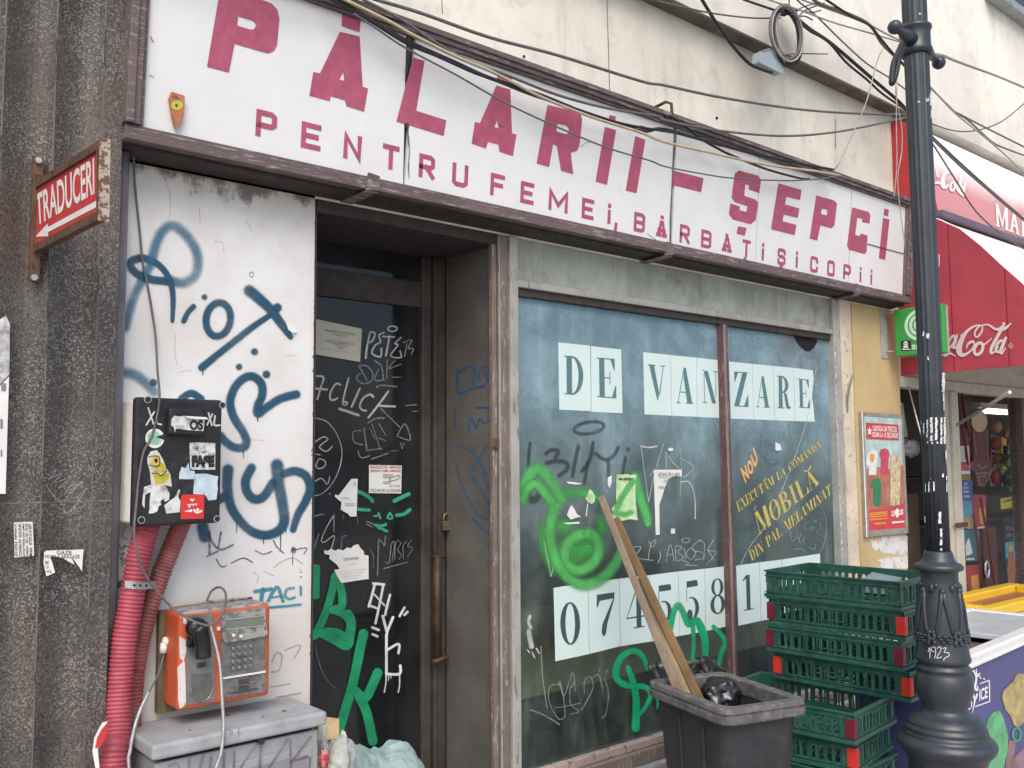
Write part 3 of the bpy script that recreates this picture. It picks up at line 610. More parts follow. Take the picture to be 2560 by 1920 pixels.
# mullion, a little out of plumb
mt, mb_ = at(1811, 806, -.004), at(1838, 1679, -.004)
b = MB()
for dx0, dx1, y0 in ((-.026, -.006, -.012), (-.006, .026, -.004)):
    b.hexa([(mb_.x+dx0,.06,.463),(mb_.x+dx1,.06,.463),(mb_.x+dx1,y0,.463),(mb_.x+dx0,y0,.463)], [(mt.x+dx0,.06,2.529),(mt.x+dx1,.06,2.529),(mt.x+dx1,y0,2.529),(mt.x+dx0,y0,2.529)])
mo = b.build('mullion', M['winred'], win, bevel=.002)
b = MB(); b.hexa([(mb_.x-.0255,-.012,.464),(mb_.x-.0065,-.012,.464),(mb_.x-.0065,-.0145,.464),(mb_.x-.0255,-.0145,.464)], [(mt.x-.0255,-.012,2.528),(mt.x-.0065,-.012,2.528),(mt.x-.0065,-.0145,2.528),(mt.x-.0255,-.0145,2.528)]); b.build('mullion_strip', M['winpink'], win)
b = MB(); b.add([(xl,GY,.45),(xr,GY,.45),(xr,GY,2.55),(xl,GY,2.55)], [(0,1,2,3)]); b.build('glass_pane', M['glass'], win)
b = MB(); b.poly([(525,560),(670,575),(668,605),(650,640),(625,662),(595,655),(560,625)], GP, .002, z7); b.build('broken_hole', M['dark'], win)
# flaked paint along the right post
b = MB()
rp = random.Random(4)
for i in range(46):
    zz = 2.5-i*.045+rp.uniform(-.02,.02); w = rp.uniform(.003,.011); h = rp.uniform(.008,.035)
    b.poly([(0,0),(w,h*.2),(w*.8,h),(w*.2,h*.8)], Plane((0,-.016,0),(0,-1,0)) if 0 else (type('Q',(),{'n':Vector((0,-1,0)),'__call__':lambda s,u,v,l=0:Vector((5.207+u,-.0165-l,zz+v))})()), .0005)
b.build('flaked_edge', M['whitepaint'], win)
# interior behind the glass
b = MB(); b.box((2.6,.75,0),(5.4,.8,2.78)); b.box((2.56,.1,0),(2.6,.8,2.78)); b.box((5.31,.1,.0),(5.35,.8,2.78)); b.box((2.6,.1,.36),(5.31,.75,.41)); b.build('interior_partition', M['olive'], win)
b = MB(); b.box((2.62,.42,.64),(5.28,.45,1.07)); b.build('interior_board', mat('olive display board', (.56,.50,.30), .8, .2, 3), win)

# --- door (part) in its recess, and sub-parts
DY = .40; DP = wallp(DY)
xd0, xd1 = 1.68, at(1052, 900, DY).x
b = MB()
b.box((xd1, DY-.012, 0), (at(1075,900,DY).x, DY+.05, 2.74)); b.box((xd0-.03, DY-.012, 0), (xd0-.001, DY+.05, 2.74))
door = b.build('door', M['doorwood'], bld, bevel=.006)
b = MB(); b.box((xd0, DY-.012, 2.50), (xd1-.001, DY+.05, 2.62)); b.build('top_rail', M['framedark'], door, bevel=.004)
b = MB(); x0, x1 = at(1076,900,DY).x, 2.529
b.box((x0+.001, DY-.03, 0), (x0+.022, DY+.05, 2.74)); b.box((x0+.023, DY-.02, 0), (x1, DY+.05, 2.74)); b.build('door_post', M['doorwood'], door, bevel=.006)
b = MB(); b.box((xd0,DY+.004,0),(xd1-.002,DY+.008,2.498)); b.box((xd0,DY+.004,2.622),(xd1-.002,DY+.008,2.74)); b.build('door_glass', M['doorglass'], door)
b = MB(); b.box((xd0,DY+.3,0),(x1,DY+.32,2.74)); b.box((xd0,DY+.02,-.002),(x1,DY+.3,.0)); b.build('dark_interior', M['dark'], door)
b = MB(); b.box((2.5305,.0,0),(2.5345,DY-.022,2.788)); b.build('jamb_panel', M['jamb'], door)
b = MB(); b.box((2.505,.004,0),(2.530,.03,2.788)); b.build('jamb_trim', M['winbrown'], door, bevel=.004)
JP = Plane((2.5305, 0, 0), (-1, 0, 0))
b = MB(); b.box((1.651,.0,0),(1.656,DY+.05,2.74)); b.box((1.656,.001,2.741),(2.53,DY+.3,2.788)); b.build('recess_lining', M['framedark'], door)
b = MB(); q = atx(1235, 1108, 2.5305); b.box((2.5,-.008,q.z-.025),(2.529,-.004,q.z+.022)); b.box((2.487,-.009,q.z-.02),(2.5,-.004,q.z+.012)); b.build('hasp', M['rust'], door, bevel=.002)
ry = DY-.045
pa, pb = at(1093,1392,ry), at(1094,1650,ry)
b = MB(); b.tube([pa,(pa.x,ry,pb.z)], .019, 12); b.tube([pa-Vector((.025,0,-.002)), pa+Vector((.04,-.01,-.002))], .007, 8); b.tube([(pa.x-.03,ry-.005,pb.z-.005),(pa.x+.045,ry-.02,pb.z+.012)], .012, 8)
b.build('lock_bar', M['rustbar'], door)
# padlock hangs on the door: a thing of its own
pc = at(1117, 1312, ry+.004)
pk = empty('padlock', (pc.x, pc.y, pc.z-.04), 'small dull brass padlock hanging shut on the doorway post above the rusty bar', 'padlock')
b = MB(); b.box((pc.x-.024,pc.y-.012,pc.z-.026),(pc.x+.024,pc.y+.012,pc.z+.018)); b.build('lock_body', M['brass'], pk, bevel=.004)
b = MB(); b.tube([(pc.x+.017*math.cos(t),pc.y,pc.z+.03+.022*math.sin(t)) for t in [math.pi*i/10 for i in range(11)]]+[(pc.x-.017,pc.y,pc.z+.017)], .0038, 8); b.tube([(pc.x+.017,pc.y,pc.z+.031),(pc.x+.017,pc.y,pc.z+.016)], .0038, 8); b.build('shackle', M['steel'], pk)

# --- graffiti on the jamb and the door glass
b = MB()
for pts, w in (([(1480,1080),(1470,1180),(1490,1270),(1580,1240),(1690,1210)],26),([(1500,1100),(1560,1050),(1620,1080),(1600,1200)],22),([(1660,1170),(1650,1090),(1720,1050),(1735,1180),(1700,1100)],16),([(1630,1390),(1720,1390),(1800,1430)],20),([(1735,1340),(1800,1370)],24),([(1450,1400),(1460,1560)],16),([(1560,1600),(1590,1470),(1630,1560),(1660,1480),(1700,1520),(1780,1460),(1750,1600)],18)):
    stroke(b, pts, w, JP, z5)
for pts, w in (([(1470,40),(1580,80),(1650,160),(1720,290)],16),([(1710,50),(1640,170),(1590,260)],16),([(1460,170),(1490,320),(1560,480),(1640,610),(1725,660)],14),([(1600,310),(1680,430),(1740,530),(1770,630)],18),([(1690,270),(1740,420)],16),([(1600,650),(1680,730),(1755,780)],16),([(1695,855),(1750,890),(1795,930)],14)):
    stroke(b, pts, w, JP, y1)
b.build('blue_scribble', PT['bluepen'], door)
b = MB()
for pts, w in (([(130,250),(200,265),(170,370),(135,490)],26),([(110,378),(235,390)],30),([(375,340),(330,330),(280,400),(265,470),(290,500),(345,480)],24),([(460,270),(420,420),(400,530),(430,550),(445,525),(410,515)],22),([(575,380),(490,570)],26),([(715,465),(680,440),(610,480),(575,560),(600,600),(640,610)],26),([(870,410),(760,560),(665,680)],26),([(760,555),(850,562),(940,565)],26),([(365,590),(560,655)],34)):
    stroke(b, pts, w, DP, v1)
for pts, w in (([(745,765),(720,880),(708,980)],20),([(745,765),(785,775),(765,835),(735,850)],20),([(860,770),(820,790),(830,850),(790,870),(760,940),(830,968),(838,900)],17),([(850,800),(945,805)],17),([(905,800),(875,960)],19),([(1000,810),(950,860),(975,872),(915,960),(1000,975),(992,920)],15)):
    stroke(b, pts, w, DP, z5)
stroke(b, ell(930,737,38,22), 15, DP, z5, closed=True)
b.build('white_tag', PT['white'], door)
b = MB()
for pts, w in (([(790,580),(900,690),(990,780)],16),([(590,815),(510,830),(515,930),(600,960)],18),([(620,790),(650,1020)],20),([(700,740),(790,1010)],16),([(770,740),(850,870)],14),([(660,735),(740,690),(830,685)],22),([(560,1030),(590,1095),(680,1075)],18),([(700,1110),(870,1050)],18),([(965,875),(1000,800),(1050,750),(1100,910),(985,880)],18),([(570,150),(660,310)],22),([(560,150),(640,140),(705,210),(700,290),(630,330),(555,300),(545,255),(580,225)],22),([(770,180),(730,290),(830,290)],22),([(735,95),(800,150),(820,280)],22),([(860,90),(855,270)],20),([(940,90),(870,170),(1000,130)],20),([(750,365),(800,345),(960,360)],22),([(1055,555),(1160,545)],18),([(910,262),(1000,262)],14),([(1120,615),(1175,615)],10),([(680,790),(730,900)],14),([(770,890),(840,920)],16),([(660,1020),(800,1000)],16),([(890,1025),(970,1025)],10),([(1000,940),(1015,1000),(1035,940)],14)):
    stroke(b, pts, w, DP, v1)
for pts, w in (([(1020,850),(1090,830),(1060,900),(1105,900),(1085,950)],14),([(1050,860),(1030,970)],14)): stroke(b, pts, w, DP, z5)
for pts, w in (([(190,800),(160,880),(130,980)],26),([(480,1000),(490,850),(545,825)],18),([(950,1340),(955,1100),(965,890),(1000,900),(1040,950),(1050,830)],22),([(1050,1160),(1095,1180),(1115,1060),(1130,930),(1170,920),(1135,1160)],18),([(1170,1130),(1190,900),(1250,920),(1210,1010),(1260,1080),(1220,1130)],16),([(1330,900),(1280,960),(1290,1130)],16),([(1390,880),(1340,960),(1400,990),(1340,1100)],16),([(1030,1250),(1335,1170)],22),([(850,1000),(890,1080),(895,1240)],12),([(690,570),(690,680)],8),([(505,540),(510,600)],10),([(130,570),(245,545)],34),([(810,640),(900,680)],22),([(800,670),(885,715)],18)):
    stroke(b, pts, w, DP, v2)
stroke(b, [(940,1130),(960,1300),(1030,1420),(1110,1500)] if 0 else [(470,420),(500,560),(560,710),(655,810)], 12, DP, y7)
b.build('faded_scrawl', PT['faded'], door)
b = MB()
for pts, w in (([(118,685),(230,720),(320,820),(380,960),(390,1090),(350,1250),(270,1390),(180,1470),(108,1490)],11),([(118,930),(200,880),(245,905),(190,950),(160,990),(230,1030),(290,980)],15),([(125,1060),(165,1065)],14),([(150,1110),(122,1180),(160,1210),(215,1180),(215,1130),(160,1105)],14),([(113,1340),(180,1310),(240,1370),(265,1290)],13)): stroke(b, pts, w, DP, v1)
dot(b, (265,1470), 11, DP, v1)
stroke(b, [(385,560),(300,700),(225,870),(260,910),(390,825),(350,1000)], 15, DP, v2); stroke(b, [(385,560),(385,780)], 10, DP, v2)
b.build('thin_scrawl', PT['white'], door)
b = MB()
for pts, w in (([(690,250),(780,290),(840,330),(885,378)],62),([(690,480),(760,490),(840,492)],55),([(1170,375),(1260,330),(1355,285)],62),([(1200,560),(1290,545),(1370,490)],58),([(905,570),(950,565),(965,530),(985,600)],30),([(1110,530),(1080,590),(1120,605),(1145,585),(1112,535)],32),([(930,690),(1000,700),(1055,680)],50),([(960,720),(1010,740),(1070,765)],46)): stroke(b, pts, w, DP, v2)
b.build('mint_painted_face', PT['mint'], door)
b = MB()
for pts, w in (([(300,1060),(295,1180),(296,1290)],62),([(455,1130),(430,1250),(390,1390),(330,1540),(280,1620)],64),([(450,1140),(500,1220),(515,1330),(500,1390),(430,1410)],66),([(430,1405),(520,1440),(580,1510),(570,1590),(540,1630),(440,1590),(290,1600)],66)): stroke(b, pts, w, DP, y1)
for pts, w in (([(770,130),(800,200),(790,310),(760,420),(640,360),(520,300),(450,325)],86),([(915,310),(880,460),(845,640),(800,830),(740,1030),(680,1240)],86),([(1045,670),(990,800),(930,900),(840,840)],86),([(855,860),(930,1000),(970,1150),(1000,1300)],84)): stroke(b, pts, w, DP, y7)
b.build('green_lettering', PT['green'], door)
b = MB()
for pts, w in (([(785,1195),(760,1290),(735,1380)],22),([(855,1200),(830,1330),(790,1520)],20),([(770,1190),(860,1198)],22),([(735,1370),(800,1395)],18),([(780,1280),(865,1372)],14),([(910,1285),(880,1400),(870,1450)],20),([(850,1460),(868,1530),(885,1590)],22),([(935,1470),(885,1590)],22),([(885,1590),(880,1690)],18),([(990,1460),(1030,1390)],20),([(1030,1450),(1055,1425)],20),([(765,1555),(815,1575)],22),([(765,1610),(805,1628)],20)): stroke(b, pts, w, DP, y1)
for pts, w in (([(1125,320),(1125,500),(1125,685)],24),([(1125,680),(1245,680),(1252,605)],24),([(1135,460),(1240,405),(1238,490)],22),([(1125,690),(1122,760),(1108,850)],12),([(1248,690),(1248,780),(1235,850)],12),([(1150,690),(1145,740)],7),([(1170,690),(1168,720)],7)): stroke(b, pts, w, DP, y7)
b.build('white_dripping_letters', PT['whitefull'], door)

# ================================================================== GRANITE PILLAR AND DRAINPIPE
prof = [(-2.5, .3), (-2.5, -.12)]
xs = [.846-.14*k for k in range(24)][::-1]
for a in xs[:-1]:
    for i in range(10):
        s = i/10; prof.append((a+.14*s, -.12+.036*(math.sin(math.pi*(s**1.35)))**.8 if i else -.12))
prof += [(.846, -.12), (.905, -.12), (.905, .3)]
def extr(b, pr, z0, z1_, dy=0):
    m = len(pr); b.add([(x, y-dy, z0) for x, y in pr]+[(x, y-dy, z1_) for x, y in pr], [(k, (k+1) % m, m+(k+1) % m, m+k) for k in range(m)]+[tuple(range(m))[::-1], tuple(range(m, 2*m))]); return b
pil = extr(MB(), prof, 0, 4.16).build('granite_pillar', M['granite'])
tag(pil, 'dark speckled granite pillar with vertical flutes, left of the white board', 'pillar')
b = extr(MB(), prof[1:-1]+[(.9049,-.05),(-2.499,-.05)], 1.684, 1.6885, .0012); b.build('mortar_joint', mat('pale mortar', (.17,.16,.135), .9, .4, 30), pil)
b = MB()
for x in (.566, .706, .846): b.box((x-.0018,-.1208,0),(x+.0018,-.116,1.683)); b.box((x-.0018,-.1208,1.69),(x+.0018,-.116,4.1))
b.build('arris_highlight', worn('painted arris highlight', (.14,.135,.13), (.055,.05,.047), .5, 30, .8, sc=(1,1,.3)), pil)  # pale strips painting the highlight along the flute edges
PP = wallp(-.12); 
b = MB()
for pts in ([(245,1010),(290,985),(255,1030),(320,1000),(280,1050),(370,1020),(300,1080),(385,1040),(330,1110),(420,1045)],[(240,1060),(270,1110),(330,1170)],[(330,1080),(400,1060),(340,1130),(430,1040)],[(330,1140),(420,1130),(360,1200),(450,1080),(400,1130),(440,1165),(380,1190)],[(300,1180),(360,1210)],[(398,1270),(405,1320)]): stroke(b, pts, 6, PP, w8, lift=.002)
b.build('white_scribble', PT['faded'], pil)
b = MB(); b.tube([(.929,-.05,0),(.929,-.05,2.80)], .0215, 20); pipe = b.build('drainpipe', M['pipegrey']); tag(pipe, 'grey vertical pipe in the corner between granite pillar and white board', 'pipe')

# papers on the pillar
def paper(name, pts, P, zf, label, group=None, m=None, lift=.002, thick=.0006, cat='paper'):
    o = MB().poly(pts, P, lift, zf, thick=thick).build(name, m or M['paper']); tag(o, label, cat, group); return o
PF = wallp(-.122)
o = paper('notice', [(70,1256),(168,1252),(176,1428),(75,1438)], PF, w8, 'small white paper with sideways phone numbers pasted on the granite pillar')
b = MB()
for (u0, u1, s) in ((76,92,'JALUZELE  REPARATII'),(97,112,'CONFECTII  RULOURI'),(118,128,'INTRETINERE DIN LEMN'),(132,146,'Telefon:  021.351.35.03'),(150,166,'Mobil:  0729.214.497')):
    text_px(b, s, [(u1,1432),(u1-4,1262),(u0-4,1262),(u0,1432)], PF, .0036, w8, .012)
b.build('print', M['ink'], o)
o = paper('torn_notice', [(228,1410),(240,1402),(432,1396),(428,1440),(424,1510),(405,1480),(375,1440),(370,1438),(385,1475),(340,1450),(325,1440),(265,1430),(262,1440),(285,1515),(240,1535),(225,1470)], PF, w8, 'torn handwritten paper on the granite pillar below the white scribble')
b = MB()
for s, q in (('GAZE',rectq(292,1402,370,1422)),('MOBILA ARAGAZE',rectq(232,1424,412,1442)),('BE',rectq(232,1455,252,1470)),('CA',rectq(234,1478,252,1494)),('42',rectq(238,1502,266,1516))): text_px(b, s, q, PF, .0036, w8)
b.build('print', M['ink'], o)
o = paper('poster', [(-40,590),(46,500),(28,1108),(-40,1108)], PF, w8, 'tall white poster at the left picture edge on the granite pillar')
b = MB()
for q in (rectq(5,535,30,575),rectq(0,720,12,770),rectq(2,880,10,915)): b.poly(q, PF, .0036, w8)
b.build('print', M['inkgrey'], o)
o = paper('torn_poster', [(-40,250),(5,200),(30,185),(50,225),(48,490),(-40,580)], PF, w8, 'torn remains of a grey poster above the tall white one on the granite pillar', m=mat('torn grey paper', (.5,.5,.5), .85, .4, 22, dirt=.6, dcol=(.12,.12,.12), dscale=24))

# ================================================================== WHITE BOARD
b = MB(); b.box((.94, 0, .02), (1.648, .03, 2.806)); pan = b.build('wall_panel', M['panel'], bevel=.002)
WS[0] = 1.48
tag(pan, 'tall dirty white board covered in blue spray paint left of the dark doorway', 'board')
b = MB()
for pts, w in (([(740,520),(765,420),(800,320),(850,220),(900,130)],62),([(1000,238),(1080,255),(1150,215),(1172,130),(1150,40),(1090,-40),(1020,-85),(960,-50),(922,30),(898,120)],66)): stroke(b, pts, w, WP, z4)
for pts, w in (([(735,785),(800,800),(860,845),(912,900)],70),): stroke(b, pts, w, WP, z4)
b.build('thin_spray_tag', PT['bluesoft'], pan)
b = MB(); HALO[0] = []
for pts, w in (([(1000,245),(900,235),(810,200),(772,150),(790,118),(850,108),(920,135),(975,185),(1012,260),(1024,350),(1020,480)],[44,44,44,44,44,40,36,34,32,30,22]),([(1145,395),(1112,430),(1088,480)],30),([(1475,300),(1530,345),(1600,410),(1660,490),(1720,575)],[62,58,52,46,30]),([(1600,445),(1500,512),(1400,590),(1300,670),(1195,755)],[30,36,38,38,42]),
   ([(1755,915),(1660,940),(1575,995),(1525,1030),(1525,985),(1552,920),(1548,855),(1505,812),(1450,815),(1392,870),(1362,960),(1385,1050),(1435,1130),(1458,1190),(1440,1230),(1380,1225),(1330,1190),(1305,1160)],46),([(1075,940),(1130,908),(1190,940)],40),
   ([(1350,1360),(1345,1430),(1350,1500),(1368,1580),(1410,1650),(1480,1720),(1560,1748),(1640,1728),(1682,1670),(1672,1560),(1650,1450),(1640,1335)],[60,56,54,52,50,50,50,52,56,60,64,70]),([(1488,1350),(1455,1420),(1462,1490),(1505,1535),(1560,1520),(1615,1440)],50),([(1680,1385),(1750,1370),(1812,1400),(1835,1470),(1808,1550),(1762,1630),(1735,1715)],[46,48,48,48,46,44,36]),([(1290,1540),(1330,1520)],50),([(1200,1700),(1210,1760)],64)): stroke(b, pts, w, WP, z4)
stroke(b, ell(1292,470,72,100,12,.15), 40, WP, z4, closed=True)
for p, r in (((1210,338),24),((1642,400),36),((1507,662),30),((1415,752),27),((1577,795),32),((908,845),30)): dot(b, p, r, WP, z4)
b.build('spray_tag', PT['blue'], pan); halo('overspray', PT['overblue'], pan, 1.75); WS[0] = 1.22
b = MB()
for pts in ([(1400,1655),(1402,1700),(1400,1735)],[(1660,1740),(1662,1800),(1658,1850)],[(1690,1660),(1694,1730)],[(1560,1765),(1561,1800)],[(1440,1240),(1442,1290)],[(1525,1040),(1526,1075)],[(1200,760),(1201,800)]): stroke(b, pts, [9,7,5][:len(pts)], WP, z4)
b.build('paint_drip', PT['blue'], pan)
b = MB()
for pts, zf in (([(980,1060),(1010,1180),(1000,1290)],z1),([(1180,1240),(1185,1320)],z1),([(1270,1430),(1320,1440),(1325,1500)],z1),([(1450,1310),(1478,1340),(1482,1365)],z1),([(1050,790),(1090,778),(1140,772)],z4),([(1040,560),(1035,640),(1045,740)],z4),([(1690,690),(1760,680)],z4),([(760,420),(800,418)],z4),([(1640,500),(1700,520)],z4),([(1010,240),(1000,300)],z8),([(1020,440),(1015,520)],z8),([(1480,1180),(1560,1190)],z4),([(1330,640),(1336,700)],z1)): stroke(b, pts, 5, WP, zf)
b.build('crease', paint('crease in the paint', (.34,.31,.27), .6, .5, .3), pan)
b = MB(); rp = random.Random(9)
for i in range(34):
    zz = rp.uniform(.95, 2.7); w = rp.uniform(.002, .008); h = rp.uniform(.004, .022); p0 = Vector((1.6478-w, -.0006, zz)); b.add([p0, p0+Vector((w,0,h*.15)), p0+Vector((w,0,h)), p0+Vector((w*.3,0,h*.7))], [(0,1,2,3)])
b.build('chipped_edge', mat('chipped board edge', (.16,.14,.12), .9), pan)
b = MB()
for pts, w in (([(1510,612),(1605,598)],26),([(1556,600),(1545,672)],28),([(1588,668),(1640,585),(1675,670)],24),([(1615,648),(1665,640)],14),([(1738,592),(1700,600),(1688,635),(1708,657),(1744,648)],18),([(1780,585),(1781,632)],17),([(1585,708),(1680,700),(1778,690)],18)): stroke(b, pts, w, WP, z8)
dot(b, (1780,526), 9, WP, z8); b.build('teal_word', PT['teal'], pan)
b = MB()
for pts, w in (([(1232,262),(1262,330),(1310,365),(1378,336)],16),([(1308,262),(1292,350)],14),([(1225,405),(1290,375)],14),([(1240,260),(1240,390)],18),([(748,228),(730,250),(728,290),(752,302)],7),([(705,340),(722,365),(740,335)],7),([(725,350),(760,345)],6),([(705,395),(735,385),(712,420),(745,415)],7),([(722,430),(724,462)],7),([(722,430),(745,432),(730,447)],6),([(1733,395),(1733,455)],7),([(1750,365),(1815,355),(1800,390)],8),([(1512,370),(1560,392),(1610,375)],9),([(1620,310),(1640,350),(1680,385)],9),([(1280,420),(1310,465),(1340,460)],9),([(1370,445),(1440,415),(1495,440)],9)): stroke(b, pts, w, WP, z8)
dot(b, (1738,368), 22, WP, z8, ry=30); b.build('dark_marker_scribble', PT['dkmark'], pan)
b = MB()
for pts, w in (([(1620,470),(1680,430),(1740,415),(1790,450)],10),([(1610,1030),(1640,975),(1670,1000),(1650,1080),(1610,1090)],16),([(1600,1180),(1720,1160)],12),([(1640,1240),(1780,1215)],14),([(1690,960),(1780,930),(1740,1010)],12),([(1500,500),(1530,520),(1520,560)],7),([(1560,490),(1620,520)],7),([(1770,480),(1790,500),(1770,500)],8)): stroke(b, pts, w, WP, z8)
b.build('faint_scribble', PT['faint'], pan)
b = MB()
for p in ((808,120),(1488,202)):
    q = WP(*z4(*p), .0); b.tube([q, q+Vector((0,-.004,0))], .0085, 14, smooth=False); 
b.build('screw_head', M['galv'], pan)
o = paper('peeling_scrap', [(1690,480),(1735,500),(1755,545),(1730,555),(1700,530)], WP, z4, 'small curled paper scrap peeling off the white board right of the blue letters', lift=.008)

# ================================================================== SHOP SIGN
SK = .055/.69
SN = Vector((0, -1, -SK)).normalized()
SP = Plane((0, -.12, 2.82), SN)
def sgn(X, z, off=0.): return Vector((X, -.12-(z-2.82)*SK, z))+SN*off
sign = empty('shop_sign', (3.4, -.12, 2.80), 'long white hat shop sign board with maroon capital letters in a worn purple brown frame', 'sign')
b = MB(); b.hexa([(.905,-.001,2.798),(5.946,-.001,2.798),(5.946,-.10,2.808),(.905,-.10,2.808)], [(.905,-.001,3.47),(5.946,-.001,3.47),(5.946,-.148,3.486),(.905,-.148,3.486)]); b.build('sign_box', M['framedark'], sign)
def bar(b, X0, z0, X1, z1_, o0, o1):
    b.hexa([sgn(X0,z0,o0),sgn(X1,z0,o0),sgn(X1,z0,o1),sgn(X0,z0,o1)], [sgn(X0,z1_,o0),sgn(X1,z1_,o0),sgn(X1,z1_,o1),sgn(X0,z1_,o1)])
for (X0,zz0,X1,zz1,hor,inw) in ((.905,2.818,5.946,2.872,1,1),(.905,3.452,5.946,3.506,1,-1),(.903,2.8725,.965,3.4515,0,1),(5.885,2.8725,5.948,3.4515,0,-1)):
    b = MB()
    if hor:
        h = zz1-zz0; za = zz0 if inw > 0 else zz1-h*.42; bar(b, X0, za, X1, za+h*.42, -.03, .034); zc = zz0+h*.425 if inw > 0 else zz0+h*.22; bar(b, X0+.002, zc, X1-.002, zc+h*.355, -.028, .024); zd = zz0+h*.785 if inw > 0 else zz0; bar(b, X0+.004, zd, X1-.004, zd+h*.215, -.026, .012)
    else:
        w = X1-X0; xa = X0 if inw > 0 else X1-w*.42; bar(b, xa, zz0, xa+w*.42, zz1, -.03, .034); xc = X0+w*.425 if inw > 0 else X0+w*.22; bar(b, xc, zz0, xc+w*.355, zz1, -.028, .024); xe = X0+w*.785 if inw > 0 else X0; bar(b, xe, zz0, xe+w*.215, zz1, -.026, .012)
    b.build('frame', M['frame'], sign, bevel=.003)
# five boards with open joints
js = [.966] + [SP(*z2(522,650)).x, SP(*z2(2095,1100)).x, SP(*z3(558,1250)).x, SP(*z3(1108,1300)).x] + [5.884]
gt = [0, .022, .012, .004, .004, 0]; gb = [0, .005, .010, .004, .004, 0]
for i in range(5):
    X0, X1 = js[i], js[i+1]; l0, l1 = gb[i], gb[i+1]; t0, t1 = gt[i], gt[i+1]; o = .0006*((i*7) % 3)
    b = MB()
    b.hexa([sgn(X0+l0,2.8735,-.02),sgn(X1-l1,2.8735,-.02),sgn(X1-l1,2.8735,-.004+o),sgn(X0+l0,2.8735,-.004+o)], [sgn(X0+t0,3.4505,-.02),sgn(X1-t1,3.4505,-.02),sgn(X1-t1,3.4505,-.004+o),sgn(X0+t0,3.4505,-.004+o)])
    b.build('board', M['signwhite'], sign)
b = MB()
big = [(z1, [(1228,393),(1300,-30),(1545,-5),(1610,18),(1645,55),(1658,110),(1643,268),(1625,300),(1590,315),(1392,258),(1358,428)], [[(1412,95),(1490,118),(1512,132),(1519,152),(1505,172),(1485,174),(1408,150)]]),
 (z2, [(120,187),(237,215),(255,513),(287,524),(263,660),(160,628),(150,592),(66,568),(59,597),(-61,565),(-38,425),(2,433)], [[(140,425),(116,470),(146,477)]]), (z2, [(135,75),(243,115),(237,190),(128,152)], []),
 (z2, [(553,338),(622,360),(572,655),(750,712),(735,805),(455,718)], []),
 (z2, [(1047,505),(1130,530),(1140,790),(1167,797),(1145,925),(1065,898),(1060,857),(998,840),(985,880),(900,850),(920,722),(950,728)], [[(1050,715),(1036,752),(1060,758)]]), (z2, [(1055,432),(1142,455),(1135,508),(1048,485)], []),
 (z2, [(1350,620),(1515,660),(1545,675),(1556,705),(1540,860),(1525,893),(1488,905),(1503,1033),(1430,1010),(1405,862),(1383,855),(1360,990),(1285,968)], [[(1410,732),(1460,743),(1476,760),(1474,785),(1460,795),(1402,778)]]),
 (z2, [(1690,750),(1757,770),(1703,1095),(1635,1075)], []), (z2, [(1718,680),(1755,690),(1748,742),(1710,730)], []), (z2, [(1870,805),(1930,828),(1878,1145),(1813,1128)], []), (z2, [(1897,740),(1932,750),(1925,795),(1892,783)], []),
 (z3, [(60,1010),(237,1055),(222,1140),(48,1095)], []),
 (z3, [(440,1340),(492,1350),(480,1398),(432,1385)], []),
 (z3, [(420,1030),(445,1010),(560,1040),(577,1065),(567,1145),(503,1122),(505,1098),(484,1092),(478,1160),(540,1180),(562,1200),(545,1305),(515,1330),(408,1300),(386,1270),(395,1205),(452,1222),(450,1245),(490,1255),(496,1222),(425,1200),(402,1172)], []),
 (z3, [(680,1085),(817,1125),(808,1185),(728,1165),(720,1210),(805,1235),(795,1290),(712,1270),(705,1310),(787,1332),(777,1393),(637,1357)], []),
 (z3, [(905,1158),(1010,1187),(1027,1205),(1012,1335),(995,1352),(930,1335),(910,1425),(865,1412)], [[(938,1235),(970,1243),(968,1277),(932,1267)]]),
 (z3, [(1117,1228),(1215,1255),(1225,1275),(1220,1325),(1175,1315),(1178,1297),(1148,1290),(1135,1390),(1163,1398),(1168,1383),(1208,1395),(1203,1490),(1190,1505),(1100,1480),(1087,1455)], []),
 (z3, [(1300,1290),(1338,1300),(1313,1540),(1275,1530)], []), (z3, [(1308,1235),(1335,1243),(1330,1282),(1303,1275)], [])]
for zf, pg, ho in big: b.poly(pg, SP, -.0022, zf, ho)
b.build('large_letter', M['maroon'], sign)
b = MB()
def Xof(zf, u, v): return SP(*zf(u, v)).x
small = [('P',z1,1518,1643,725),('E',z1,1787,1905,790),('N',z1,2038,2146,850),('T',z2,372,472,925),('R',z2,588,683,985),('U',z2,785,880,1040),('F',z2,1012,1097,1090),('E',z2,1190,1270,1145),('M',z2,1357,1472,1190),('E',z2,1553,1625,1245),('I',z2,1703,1727,1290),(',',z2,1742,1766,1360),
 ('B',z2,1862,1928,1325),('A',z2,1997,2057,1350),('R',z3,95,155,1390),('B',z3,222,283,1420),('A',z3,347,403,1450),('T',z3,465,515,1475),('I',z3,580,597,1495),('S',z3,675,723,1520),('I',z3,782,797,1545),('C',z7,632,678,140),('O',z7,733,777,165),('P',z7,828,872,190),('I',z7,922,937,215),('I',z7,987,1000,230)]
